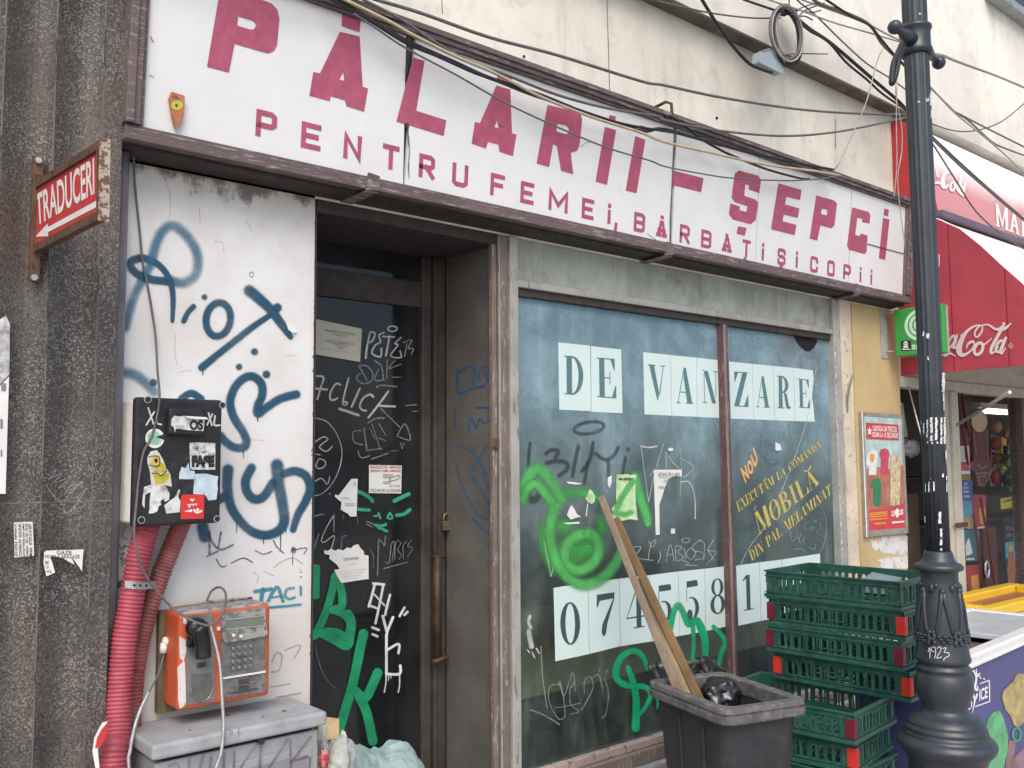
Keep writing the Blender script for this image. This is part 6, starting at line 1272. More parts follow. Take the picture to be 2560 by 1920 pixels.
b = MB(); b.lathe((PX,PY,0), [(pr(r, z), z) for r, z in zip((34,38.5,38.5,35,34.5,35,38.5,38.5,32), zk)], 40); cl = b.build('collar', M['iron'], lp)
zb_ = pz(108); L_, R_ = atz(2237,70,zb_), atz(2347,157,zb_)
ctrp = Vector((PX,PY,zb_))
dv = (L_-R_); dv.z = 0; dv.normalize(); la = .5*((L_-ctrp).length+(R_-ctrp).length)
for s, tgt, br in ((1, (2237,68), 17), (-1, (2347,157), 17)):
    tip = atz(*tgt, zb_+0.0); d = (tip-ctrp); b = MB(); st_ = ctrp+d.normalized()*pr(30, zb_)
    b.tube([st_, ctrp+d*.55, ctrp+d*.62, ctrp+d*.9], [.030,.024,.016,.013], 14); b.ball(tip, pr(br, zb_), 10); b.build('ladder_rest', M['iron'], cl)
# relief on the base: swags, bosses and leaves
def on_base(th, z, out=.0):
    r = np.interp(z, [p[1] for p in base], [p[0] for p in base]); return Vector((PX+(r+out)*math.cos(th), PY+(r+out)*math.sin(th), z))
zt_, zm_ = pz(Y3(600)), pz(Y3(850))
b = MB()
cth = math.atan2(CAM.y-PY, CAM.x-PX)
for k in range(6):
    th = cth+.12+k*math.pi/3
    b.ball(on_base(th, zt_, .002), .0125, 8, (1,1,1.0)); 
    for s in (-1, 1):
        b.tube([on_base(th+s*(.05+.30*t), zt_-(zt_-zm_)*t**.8, .001) for t in [i/8 for i in range(9)]], [.010-.004*t/8 for t in range(9)], 8)
        for j in range(4): b.ball(on_base(th+s*(.40+.05*(j % 2)), zm_+.012*j-.03, .003), .008, 6, (1,1,1.5))
    for j in range(7): b.ball(on_base(th+.08*(j-3), zm_-.006-.010*(j % 3), .001), .0075, 6, (1.3,1.3,.8))
    b.ball(on_base(th+.52, zt_+.01, .001), .010, 6, (1,1,1.6)); b.ball(on_base(th-.30, zt_+.02, .0), .008, 6, (1,1,1.4))
b.build('relief_ornament', M['iron'], bs)
class Cyl:
    def __init__(s, r): s.r = r; s.n = -FWD
    def __call__(s, px, py, l=0.):
        d = ray(px, py); ox, oy = CAM.x-PX, CAM.y-PY; a = d.x*d.x+d.y*d.y; b_ = 2*(ox*d.x+oy*d.y); rr_ = s.r
        disc = b_*b_-4*a*(ox*ox+oy*oy-rr_*rr_); t = (-b_-math.sqrt(max(disc, 0)))/(2*a); p = CAM+d*t
        o = Vector((p.x-PX, p.y-PY, 0)).normalized(); return p+o*l
b = MB()
SC = Cyl(pr(28.4, 2.0)); rp = random.Random(11)
def flake_strip(u, va, vb, w, zf):
    n = max(3, int((vb-va)/14)); Lf = [(u-w/2+rp.uniform(-w*.3, w*.2), va+(vb-va)*i/n) for i in range(n+1)]; Rt = [(u+w/2+rp.uniform(-w*.2, w*.3), va+(vb-va)*i/n) for i in range(n+1)]
    vs = []; 
    for a, c in zip(Lf, Rt): vs += [SC(*zf(*a), .0025), SC(*zf(*c), .0025)]
    b.add(vs, [(2*i, 2*i+1, 2*i+3, 2*i+2) for i in range(n)])
for u, va, vb, w in ((232,690,730,14),(262,715,850,14),(305,670,905,14),(308,950,978,14),(356,640,945,28),(366,960,985,22),(416,640,935,24),(428,955,980,22),(478,640,985,20),(520,640,985,22),(505,60,430,16),(510,430,555,8),(536,1065,1240,12),(500,1370,1415,18),(545,1400,1450,10),(548,1470,1600,8),(345,1420,1440,8),(392,1520,1600,12),(330,1490,1600,8),(285,1500,1610,8)): flake_strip(u, va, vb, w, w3)
for u, va, vb, w in ((410,365,500,24),(425,560,750,24),(425,785,812,22),(248,420,490,10),(290,20,140,10),(345,20,120,12)): flake_strip(u, va, vb, w, w4)
for u, va, vb, w in ((650,130,250,16),(622,180,215,24),(658,290,375,10),(540,208,224,20)): flake_strip(u, va, vb, w, w1)
for u, va, vb, w in ((590,1060,1105,14),(632,1080,1130,22),(634,1310,1345,12),(735,300,420,7),(778,1470,1659,22)): flake_strip(u, va, vb, w, w2)
for u, va, vb, w in ((1385,104,118,16),): flake_strip(u, va, vb, w, w6)
b.build('white_paint_trace', M['chipwhite'], lp)
BC = Cyl(np.interp(pz(1632), [p[1] for p in base], [p[0] for p in base]))
b = MB()
for pts in ([(82,560),(98,525),(98,620)],[(135,560),(112,550),(118,520),(145,522),(150,580),(140,622)],[(162,530),(190,515),(195,550),(160,620),(205,610)],[(212,530),(245,525),(228,565),(265,570),(270,600),(235,618),(222,640)]): stroke(b, pts, 7, BC, w5, lift=.003)
b.build('scratched_year', PT['whitefull'], bs)

# ================================================================== GREEN BOX SIGN
GX = 5.85
GS = Plane((GX,0,0),(-1,0,0))
g4 = [atx(*w2(u,v), GX) for u, v in ((320,1310),(285,850),(760,775))]
yo, yi = -.398, (g4[0].y+g4[1].y)/2; zl, zh = g4[0].z, g4[1].z
gs = empty('box_sign', (GX+.04, (yo+yi)/2, zl), 'small green box sign with pale concentric rings, partly behind the lamp post', 'sign')
b = MB(); b.box((GX,yo,zl),(GX+.05,yi,zh)); bx = b.build('green_case', M['greensign'], gs, bevel=.006)
b = MB(); b.box((GX+.052,yo+.002,zl),(GX+.085,yi,zh)); b.build('grey_back', M['greyedge'], gs, bevel=.006)
cc = atx(*w2(552,995), GX); ro = abs(atx(*w2(400,995), GX).y-cc.y)
b = MB()
for r0, r1_ in ((1.0,.79),(.70,.50),(.40,.18)):
    n = 40; vs = []
    for i in range(n): 
        t = 2*math.pi*i/n; vs += [(GX-.0012, cc.y+ro*r0*math.cos(t), cc.z+ro*r0*math.sin(t)), (GX-.0012, cc.y+ro*r1_*math.cos(t), cc.z+ro*r1_*math.sin(t))]
    b.add(vs, [(2*i, 2*i+1, (2*i+3) % (2*n), (2*i+2) % (2*n)) for i in range(n)])
text_px(b, 'smart', [(470,1240),(735,1232),(735,1168),(470,1180)], GS, .0012, w2, .03); b.build('rings_and_lettering', M['greensigntext'], gs)
o = MB().poly([(365,1155),(462,1150),(470,1250),(370,1256)], GS, .0015, w2).build('sticker', M['ink']); tag(o, 'small black skull and crossbones sticker on the green box sign', 'sticker')
b = MB(); b.poly(ell(413,1180,22,22,14), GS, .0024, w2); b.poly([(400,1195),(427,1193),(424,1208),(404,1209)], GS, .0024, w2); stroke(b, [(392,1205),(436,1226)], 8, GS, w2, lift=.0024); stroke(b, [(436,1203),(394,1228)], 8, GS, w2, lift=.0024); b.poly(rectq(378,1234,458,1242), GS, .0024, w2); b.build('skull_print', M['whitepaint'], o)
b = MB()
for p in ((406,1180),(421,1179)): b.poly(ell(*p,5,6,8), GS, .0045, w2)
b.build('eye_print', M['ink'], o)
b = MB(); p0, p1 = at(*w2(145,840)), at(*w2(222,1335)); b.box((p0.x,-.012,p1.z),(p1.x,-.0045,p0.z)); b.build('wall_plate', M['greyedge'], gs, bevel=.003)
b = MB()
for zz in (zl+.04, zh-.03): b.tube([(p1.x-.02,-.011,zz),(GX+.06,yi+.002,zz)], .006, 8)
b.build('bracket_arm', M['greyedge'], gs)

# ================================================================== RED AWNING OF THE SHOP NEXT DOOR
AX, AX2 = 6.06, 11.0
AP = Plane((AX-.003,0,0),(-1,0,0))
arc = [(0.0,3.462),(-.10,3.445),(-.20,3.415),(-.298,3.372),(-.438,3.278),(-.558,3.150),(-.674,3.010),(-.80,2.865),(-.90,2.70),(-.965,2.53),(-.99,2.36)]
aw = empty('awning', (AX+.5, 0, 2.35), 'red shop awning with white script lettering on its rounded side and a pale sloping top', 'awning')
def sideface(b, pts, x, t=.012):
    m = len(pts); b.add([(x,y,z) for y, z in pts]+[(x+t,y,z) for y, z in pts], [tuple(range(m)), tuple(range(m,2*m))[::-1]]+[(k,(k+1) % m,m+(k+1) % m,m+k) for k in range(m)]); return b
b = sideface(MB(), arc+[(0.0,2.353)], AX); sd_ = b.build('rounded_side', M['awnred'], aw)
b = MB()
for a, c in zip(arc, arc[1:]): b.add([(AX+.0125,a[0],a[1]),(AX2,a[0],a[1]),(AX2,c[0],c[1]),(AX+.0125,c[0],c[1])], [(0,1,2,3)], smooth=True)
b.build('rounded_top', M['awnwhite'], aw)
b = MB(); b.tube([(AX+.006,y,z+.002) for y, z in arc], .006, 8); b.build('piping', M['whitepaint'], sd_)
pr2 = [(-.003,4.13),(-.06,4.118),(-.11,4.085),(-.16,4.02),(-.20,3.93),(-.23,3.80),(-.255,3.66),(-.277,3.54),(-.295,3.435)]
b = sideface(MB(), pr2+[(-.003,3.468)], AX); b.build('upper_side', M['awnend'], aw)
b = MB(); n = 10
for a, c in zip(pr2, pr2[1:]): b.add([(AX+.0125,a[0],a[1]),(AX2,a[0],a[1]),(AX2,c[0],c[1]),(AX+.0125,c[0],c[1])], [(0,1,2,3)], smooth=True)
ut = b.build('upper_top', M['awnglow'], aw)
b = MB(); b.box((AX-.002,-.335,3.385),(AX2,-.262,3.434)); b.build('front_bar', M['purplebar'], aw, bevel=.008)
b = MB()
S_ = AP
for pts, w in (([(1172,1008),(1165,1060),(1128,1112),(1102,1110),(1096,1075),(1120,1030),(1160,1000)],[10,14,16,12,14,14,8]),([(1160,1000),(1090,1010),(1010,1070),(955,1170),(940,1250),(965,1292),(1020,1280),(1075,1230),(1092,1185)],[10,16,26,42,46,34,20,14,12]),([(1092,1185),(1075,1160),(1030,1185),(1012,1232)],[12,20,18,6]),([(1165,1000),(1230,996),(1300,1038),(1345,1030),(1390,985),(1372,978)],[8,14,20,18,14,10]),([(1335,1045),(1395,1030),(1455,980)],[24,26,8]),
  ([(1385,985),(1360,1040),(1310,1130),(1262,1225),(1258,1275),(1290,1262),(1325,1215)],[12,22,26,26,20,14,10]),([(1402,1125),(1375,1190),(1350,1250),(1362,1278),(1400,1225)],[22,26,24,18,8]),
  ([(922,1095),(905,1160),(885,1215),(900,1225),(925,1190)],[14,20,20,14,6]),([(775,1300),(810,1285),(845,1275),(880,1290),(908,1308)],[10,22,18,12,3]),([(800,1310),(830,1290),(860,1280)],[10,14,10])): stroke(b, pts, w, AP, w2, lift=.0015)
for c_, rx, ry_, w in (((1134,1232),38,62,24),((1342,1208),30,60,22),((868,1162),24,62,20)): stroke(b, ell(*c_, rx, ry_, 14, .42), w, AP, w2, closed=True, lift=.0015)
stroke(b, [(1152,1180),(1172,1196),(1205,1180),(1262,1130)], [14,14,12,8], AP, w2, lift=.0015)
b.poly([(955,1090),(990,1082),(988,1108),(953,1115)], AP, .0015, w2); stroke(b, ell(1450,1203,20,22), 4, AP, w2, closed=True, lift=.0015); text_px(b, 'R', rectq(1443,1193,1459,1214), AP, .0015, w2)
b.build('script_lettering', M['awntext'], sd_)
b = MB(); SM = Plane((AX-.0005,0,0),(-1,0,0))
for y in (-.36, -.70): 
    zt2 = float(np.interp(-y, [-p[0] for p in arc], [p[1] for p in arc])); vs = []
    for zz, dx_ in ((2.36,0),(zt2-.01,0)): vs += [(AX-.0006,y-.0035,zz),(AX-.0006,y+.0035,zz)]
    b.add(vs, [(0,1,3,2)])
b.build('canvas_seam', mat('dark red seam', (.22,.02,.03), .85), sd_)
FN = Vector((0,-.985,.171)).normalized(); UPN = Plane(Vector((0,-.268,3.59))+FN*.004, FN)
b = MB()
for pts, w in (([(830,915),(860,915),(880,900)],[10,16,10]),([(845,915),(800,930),(775,990),(782,1050),(810,1058),(830,1030)],[14,24,34,36,24,10]),([(955,960),(945,1040),(928,1080),(940,1110)],24),([(995,1020),(985,1085),(970,1130),(985,1140)],20),([(715,890),(722,950),(730,955)],14),([(700,1020),(735,1015),(745,1035)],[14,20,6])): stroke(b, pts, w, UPN, w1, lift=.002)
for c_, rx, ry_, w in (((872,1052),22,42,18),((925,1060),10,30,14),((965,1095),14,36,16)): stroke(b, ell(*c_, rx, ry_, 12, .1), w, UPN, w1, closed=True, lift=.002)
for ch, q in (('M',[(1298,1442),(1428,1495),(1425,1270),(1284,1212)]),('A',[(1432,1495),(1535,1535),(1525,1340),(1435,1285)]),('R',[(1545,1538),(1650,1580),(1640,1378),(1540,1330)])):
    mp = quad_map(q, w1)
    for i, pg in enumerate({'M':[_r(.02,0,.3,.09),_r(.7,0,.98,.09),_r(.08,.09,.26,1),_r(.74,.09,.94,1),[(.26,1),(.5,.3),(.5,.0),(.26,.62)],[(.74,1),(.74,.62),(.5,.0),(.5,.3)]],'A':[[(.38,1),(.62,1),(.3,.09),(.1,.09)],[(.38,1),(.62,1),(.92,.09),(.7,.09)],_r(.3,.3,.72,.42),_r(0,0,.36,.09),_r(.64,0,1,.09)],'R':SER['R']}[ch]): put(b, pg, [tuple(range(len(pg)))], mp, UPN, .002+.0001*i)
b.build('printed_lettering', M['whitepaint'], ut)
b = MB(); b.tube([at(*w3(690,735),-.08), at(*w3(1370,312),-.75)], .011, 10); b.build('folding_arm', M['galv'], aw)
b = MB(); b.tube([at(*w3(55,230),-.05), at(*w3(240,940),-.25)], .005, 8); b.build('stay_rod', M['galv'], aw)

# ================================================================== SHOP NEXT DOOR
sh = empty('corner_shop', (7.4, 0, 0), 'small shop front under the red awning with cream frame, open doorway and crowded window', 'shop')
zh0, zh1 = at(2450,985,-.01).z, at(2450,960,-.01).z
b = MB(); b.box((6.032,-.012,zh0),(12,.10,zh1)); b.box((6.032,.0,zh1+.001),(12,.10,2.79)); b.build('header', M['shopcream'], sh, bevel=.006)
xp0, xp1 = at(2366,1200,-.01).x, at(2398,1200,-.01).x
b = MB(); b.box((xp0,-.010,0),(xp0+(xp1-xp0)*.45,.1,zh0-.002)); b.box((xp0+(xp1-xp0)*.47,-.03,0),(xp1,.1,zh0-.002)); b.build('frame_post', M['shopcream'], sh, bevel=.006)
b = MB(); p = at(*w4(650,510),-.031); b.box((p.x-.08,-.05,p.z-.02),(p.x+.08,-.031,p.z+.012)); b.build('latch', M['rust'], sh)
b = MB(); b.box((6.04,1.6,0),(12,1.65,2.79)); b.box((6.034,.1,0),(6.04,1.65,2.79)); b.box((6.04,.1,2.68),(12,1.6,2.70)); b.box((11.9,.1,0),(11.95,1.6,2.68)); b.build('interior_wall', mat('dim shop interior', (.06,.05,.045), .9, .3, 3), sh)
b = MB(); b.box((6.06,.35,0),(xp0+.3,.39,zh0-.75)); b.build('door_panel', mat('brown door', (.13,.085,.06), .6, .15, 4, streak=.2), sh)
b = MB(); b.add([(xp1,.04,.5),(12,.04,.5),(12,.04,zh0),(xp1,.04,zh0)], [(0,1,2,3)]); b.build('window_glass', M['shopglass'], sh)
b = MB(); b.box((xp1,-.01,0),(12,.1,.495)); b.build('window_base', M['shopcream'], sh)
px_ = at(*w3(1545,900),-.01).x
b = MB(); b.box((px_,-.01,.497),(px_+.09,.1,zh0-.002)); b.build('mullion', M['frame'], sh)
b = MB(); q0, q1 = at(*w3(1010,557),.9), at(*w3(1500,572),.9); b.tube([q0,(q1.x,.9,q0.z)], .022, 10); o = b.build('ceiling_tube_lamp', M['lamp']); tag(o, 'lit fluorescent tube glowing inside the shop next door', 'lamp')
b = MB(); b.box((q0.x-.1,.87,q0.z+.03),(q1.x+.3,.95,q0.z+.08)); b.build('lamp_shelf', M['shopcream'], sh)
rp = random.Random(5)
for r_ in range(3):
    b = MB(); b.box((7.3,1.1,.7+.45*r_),(11.5,1.5,.72+.45*r_)); b.build('shelf', M['doorwood'], sh)
# goods seen through the window
YW = .07
def flat(name, pts, zf, y, m, label, cat, group=None, th=.004): o = MB().poly(pts, wallp(y), 0., zf, thick=th).build(name, m); tag(o, label, cat, group); return o
G_ = 'posters in the shop window'
def deco(o, items, y, zf):
    for k, (nm, m, pts) in enumerate(items): MB().poly(pts, wallp(y), .0015+.0012*k, zf).build(nm, m, o)
def words(o, lines, y, zf, m):
    b = MB()
    for s, q in lines: text_px(b, s, q, wallp(y), .006, zf, .02)
    b.build('print', m, o)
flat('poster', [(700,790),(850,790),(855,1000),(712,1000)], w3, YW, M['p_dkred'], 'plain dark red poster in the shop window, above the white and pink one', 'poster', G_)
o = flat('poster', [(715,1010),(840,1012),(860,1375),(735,1372)], w3, YW, M['paper'], 'white and pink poster just below the plain dark red one', 'poster', G_)
deco(o, [('pink_field', M['p_pink'], [(722,1215),(845,1218),(850,1335),(732,1330)]), ('red_figure', M['p_red'], [(780,1040),(815,1050),(830,1200),(790,1180)])], YW, w3)
o = flat('poster', [(655,0),(790,0),(800,570),(690,560)], w4, YW, M['p_blue'], 'blue beach poster below the white and pink poster', 'poster', G_)
deco(o, [('sea', M['p_sea'], [(672,240),(775,240),(790,420),(682,420)]), ('sand', M['p_sand'], [(684,420),(792,420),(798,565),(692,555)]), ('orange_spot', M['p_orange'], [(700,490),(745,480),(750,530),(705,535)])], YW, w4)
words(o, [('AI',rectq(682,25,718,60)),('RACIT',rectq(672,75,738,105)),('FRESH',rectq(676,120,740,150)),('DE MARE',rectq(680,170,748,205))], YW, w4, M['paper'])
o = flat('poster', [(770,165),(945,175),(950,555),(840,560)], w4, YW+.01, M['p_red'], 'red poster with a yellow drink can, right of the beach poster', 'poster', G_)
deco(o, [('yellow_can', M['p_orange'], [(855,330),(935,320),(940,510),(870,510)]), ('white_band', M['paper'], [(840,545),(950,520),(950,553),(840,560)])], YW+.01, w4)
o = flat('poster', [(690,575),(868,572),(868,930),(712,938)], w4, YW, M['p_teal'], 'dark teal poster with two pale bottles', 'poster', G_)
deco(o, [('pale_bottle', M['paper'], [(728,690),(748,670),(790,840),(745,865),(712,870),(705,760)]), ('caption', M['paper'], [(718,905),(808,900),(808,915),(718,922)])], YW, w4)
o = flat('poster', [(718,985),(865,975),(875,1310),(775,1340),(725,1200)], w4, YW, M['p_red'], 'lowest red poster with a yellow can, cut at a slant', 'poster', G_)
deco(o, [('yellow_can', M['p_orange'], [(770,1105),(855,1085),(862,1290),(780,1300)])], YW, w4)
o = flat('banner', [(890,800),(1085,790),(1090,1160),(1150,1290),(1025,1535),(865,1270),(905,1190)], w3, YW+.03, M['p_dkred'], 'dark red pennant with a white outlined point hanging in the shop window', 'banner')
b = MB(); 
for pts in ([(895,830),(932,1130),(905,1185)],[(1080,790),(1085,1130),(1100,1165)],[(885,1215),(862,1265),(905,1330)],[(930,1375),(1025,1530),(1145,1300)]): stroke(b, pts, 9, wallp(YW+.03), w3, lift=.002)
stroke(b, [(955,1250),(1000,1300),(1060,1270)], 14, wallp(YW+.03), w3, lift=.002); stroke(b, [(945,1365),(1090,1358)], 14, wallp(YW+.03), w3, lift=.002); stroke(b, [(975,1405),(1060,1400)], 12, wallp(YW+.03), w3, lift=.002); b.build('white_outline', M['inkgrey'], o)
o = flat('round_lantern', ell(980,690,100,142,20), w3, YW-.01, M['p_peach'], 'round peach coloured paper disc hanging above the dark red pennant', 'disc')
o = flat('poster', [(1115,215),(1330,175),(1340,300),(1120,340)], w4, YW+.03, M['p_yellow'], 'small yellow label poster at the right edge of the picture', 'poster', G_)
b = MB(); b.poly([(1130,250),(1310,215),(1312,225),(1132,262)], wallp(YW+.03), .002, w4); text_px(b, 'LUX', [(1165,245),(1270,225),(1268,200),(1163,222)], wallp(YW+.03), .002, w4, .04); b.build('print', mat('brown print', (.12,.1,.02), .6), o)
o = flat('poster', [(1140,440),(1420,420),(1430,1180),(1190,1200)], w4, YW+.03, M['p_navy'], 'dark blue poster with a beer bottle below the yellow label', 'poster', G_)
deco(o, [('blue_splash', M['p_sea'], [(1160,720),(1400,680),(1400,900),(1250,940),(1170,890)]), ('brown_bottle', M['p_brown'], [(1205,820),(1250,820),(1285,1030),(1270,1190),(1200,1190),(1185,1030)]), ('orange_cap', M['p_orange'], [(1202,760),(1248,750),(1252,820),(1208,828)])], YW+.03, w4)
words(o, [('ROMANIA',rectq(1170,535,1288,580)),('BEM SI PAHAR',rectq(1172,610,1375,655)),('FRUMOS',rectq(1250,660,1375,710))], YW+.03, w4, M['inkgrey'])
rp = random.Random(21)
gm = [M['p_brick'], M['p_red'], M['p_orange'], M['p_brown'], M['p_yellow'], M['p_pink'], M['p_green']]
def bagthing(u, v, w, h, y, m, lb, zf=w3, seed=1, amp=.3):
    q = at(*zf(u, v), y); d = at(*zf(u+w/2, v), y); r = (d-q).length; t = (at(*zf(u, v-h/2), y)-q).length
    o = crumple(tuple(q), (r,.04,t), 14, amp, 4, seed).build('snack_bag', m); tag(o, lb, 'snack bag', 'goods in the shop window'); return o
bagthing(1400,860,170,170,.25,M['p_brick'],'brick red snack bag highest in the shop window',seed=1); bagthing(1390,740,230,90,.30,M['p_brown2'],'dark brown snack bag under the fluorescent tube',seed=2)
bagthing(1440,960,150,110,.22,M['p_peach'],'peach snack bag between brick red and pale blue bags',seed=5)
bagthing(1440,1060,180,150,.2,M['p_cyan'],'pale blue plastic bag in the shop window right of the pennant',seed=3); bagthing(1440,1220,240,200,.22,mat('olive package',(.2,.19,.06),.5,.4,20),'olive package under the pale blue bag',seed=4)
bagthing(1440,1450,240,260,.22,M['blackplastic'],'black package under the olive one',seed=6); 
k_ = 0
for row, (v, yy) in enumerate(((1140,.55),(1330,.55),(1530,.55))):
    for i in range(5):
        u = 770+i*165+rp.uniform(-20,20); q = at(*w3(u, v), yy); w_, h_ = rp.uniform(.05,.085), rp.uniform(.07,.12); b = MB(); b.box((q.x-w_, yy-.04, q.z), (q.x+w_, yy+.04, q.z+h_*2)); k_ += 1
        o = b.build('goods_packet', gm[(i*3+row*2) % 7], bevel=.008); tag(o, 'coloured packet on the dim shelves behind the posters of the shop window', 'packet', 'packets on the shop shelves')
for i, (u, v, w_, h_, m_) in enumerate(((1190,760,90,150,'p_brick'),(1180,980,80,160,'p_red'),(1230,1180,90,140,'p_brown'),(1200,1420,90,170,'p_red'))):
    bagthing(u, v, w_, h_, .30, M[m_], ('brick red','bright red','brown','lowest bright red')[i]+' snack bag in the column right of the dark red pennant', seed=11+i, amp=.25)
o = flat('price_tag', [(1362,1540),(1470,1525),(1475,1590),(1368,1600)], w3, .15, M['inkgrey'], 'grey price tag on the black package', 'tag')
b = MB(); 
for pts in ([(690,220),(720,480),(760,760),(800,1000),(830,1250)],[(735,220),(790,520),(820,700),(850,900)]): b.tube([at(*w3(*p), .03) for p in pts], .009, 8)
b.build('hanging_cord', M['p_dkred'], sh)
b = MB(); b.tube([at(*w4(u,v), .045) for u, v in ((800,400),(845,700),(880,1050),(900,1300))], .009, 8); b.tube([at(*w4(u,v), .045) for u, v in ((880,200),(930,480),(965,640),(1000,900),(1040,1200))], .010, 8); o = b.build('lanyard', M['p_dkred']); tag(o, 'dark red lanyards trailing down over the posters', 'lanyard')
b = MB(); n = 14; cc = wallp(.03)(*w4(955,1030)); rr_ = .05; b.tube([cc+Vector((rr_*.62*math.cos(2*math.pi*i/16),0,rr_*1.2*math.sin(2*math.pi*i/16))) for i in range(17)], .009, 8); o = b.build('ring_tag', M['galv']); tag(o, 'pale oval ring tag at the end of a red lanyard', 'tag')
flat('curtain', [(905,560),(1060,540),(1090,1420),(960,1440)], w4, YW+.06, mat('dim maroon cloth', (.10,.018,.022), .8, .3, 6, streak=.4), 'dim maroon cloth strip hanging behind the lanyards in the shop window', 'cloth')
flat('leaflet', [(735,1385),(870,1340),(865,1420),(740,1425)], w4, YW, M['paper'], 'white leaflet below the lowest red poster', 'leaflet')
flat('leaflet', [(745,1430),(850,1400),(865,1560),(800,1640),(750,1640)], w4, YW+.002, mat('green and brown print', (.2,.22,.1), .6, .5, 30, dirt=.6, dcol=(.3,.32,.28), dscale=30), 'greenish leaflet at the bottom beside the cream post', 'leaflet')
b = MB(); q = [at(*y8(u,v), .30) for u, v in ((528,290),(546,300),(580,530),(552,536))]; b.add(q+[p+Vector((0,.02,0)) for p in q], [(0,1,2,3),(7,6,5,4),(0,4,5,1),(1,5,6,2),(2,6,7,3),(3,7,4,0)]); o = b.build('hanging_cloth', M['p_cloth']); tag(o, 'pale lilac cloth hanging in the doorway behind the lamp post', 'cloth')
o = crumple(tuple(at(*y8(585,610), .28)), (.09,.06,.06), 14, .4, 4, 7).build('plastic_bag', mat('lilac plastic', (.4,.42,.5), .3)); tag(o, 'small lilac plastic bag in the dark doorway above the brown panel', 'plastic bag')

# poster in a metal frame on the ochre pilaster
YQ = wallp(-.022)
fr = empty('framed_poster', tuple(YQ(*v4(800,1540))), 'framed red and blue advertising poster on the ochre wall right of the display window', 'poster')
o_ = [(515,138),(995,165),(1058,1530),(572,1580)]; i_ = [(545,180),(980,208),(1025,1470),(605,1505)]
b = MB(); b.poly(o_, YQ, .004, v4, [i_[::-1]], thick=.02); b.build('frame', mat('grey aluminium frame', (.34,.32,.28), .5, .15, 20, dirt=.3, metal=.3), fr)
b = MB(); b.poly([(512,138),(524,139),(582,1580),(568,1582)], YQ, .0065, v4); b.build('bright_edge', M['whitepaint'], fr)
b = MB(); b.poly(i_, YQ, .0, v4, thick=.005); pf = b.build('print_field', mat('pale blue faded print', (.40,.55,.55), .5, .18, 9, dirt=.3, dcol=(.6,.62,.6), dscale=12, bump=.3, bscale=14), fr)
blend = mat('brick faded print', (.40,.145,.10), .5, .25, 12, dirt=.3, dcol=(.5,.4,.38), dscale=12, bump=.3, bscale=14)
b = MB(); b.poly([(568,790),(700,770),(850,800),(1000,740),(1025,1470),(605,1505),(575,1000)], YQ, .0012, v4); b.build('brick_field', blend, pf)
b = MB(); b.poly([(608,1260),(800,1255),(1015,1195),(1025,1470),(605,1505)], YQ, .0022, v4); b.build('red_field', M['redsign'], pf)
b = MB(); b.poly([(572,260),(945,285),(952,465),(578,450)], YQ, .0022, v4); b.build('heading_field', M['redsign'], pf)
b = MB(); text_px(b, 'CASTIGA UN TRICOU', [(648,358),(925,370),(922,305),(648,295)], YQ, .0034, v4, .02); text_px(b, 'DOAR LA 10 SECUNDE', [(645,425),(940,440),(938,378),(645,368)], YQ, .0034, v4, .02)
b.poly([(612,302),(620,340),(640,345),(625,365),(632,405),(612,385),(592,402),(600,362),(582,340),(603,338)], YQ, .0034, v4); text_px(b, 'URSUS', [(865,1345),(998,1320),(998,1255),(865,1275)], YQ, .0034, v4, .04); b.poly([(915,1260),(932,1245),(950,1262),(945,1340),(930,1360),(915,1340)], YQ, .0036, v4); b.poly([(870,1402),(1012,1390),(1012,1408),(870,1422)], YQ, .0034, v4); b.build('white_lettering', M['whitepaint'], pf)
b = MB(); b.poly([(570,740),(580,640),(620,580),(660,560),(700,600),(710,650),(690,770),(690,865),(600,862),(604,770)], YQ, .003, v4); b.build('white_shirt', mat('faded white shirt print', (.66,.68,.68), .6, .08, 30, bump=0), pf)
b = MB(); b.poly([(725,620),(745,570),(790,555),(830,575),(845,640),(832,670),(830,850),(745,850),(745,670)], YQ, .003, v4); b.build('red_shirt', M['p_pink'], pf)
b = MB(); b.poly([(618,620),(668,625),(662,700),(640,722),(615,690)], YQ, .0042, v4); b.build('beer_mug', M['p_orange'], pf)
b = MB(); b.poly([(635,960),(660,905),(720,895),(748,960),(745,1180),(720,1225),(670,1222),(655,1180),(655,1010),(615,1000)], YQ, .003, v4); b.build('green_bottle', M['p_green'], pf)
b = MB(); b.poly([(855,650),(900,625),(955,640),(972,690),(960,1205),(845,1215),(850,1080)], YQ, .003, v4); b.build('drink_can', mat('cream and gold can print', (.58,.5,.3), .5, .3, 26, dirt=.5, dcol=(.3,.16,.1), dscale=24, bump=0), pf)
b = MB()
for v in (1285,1305,1330,1360): b.poly([(612,v+14),(820,v-4),(820,v+8),(612,v+28)], YQ, .0034, v4)
b.poly([(670,1415),(800,1408),(800,1425),(670,1435)], YQ, .0034, v4); b.build('orange_lettering', M['p_orange'], pf)

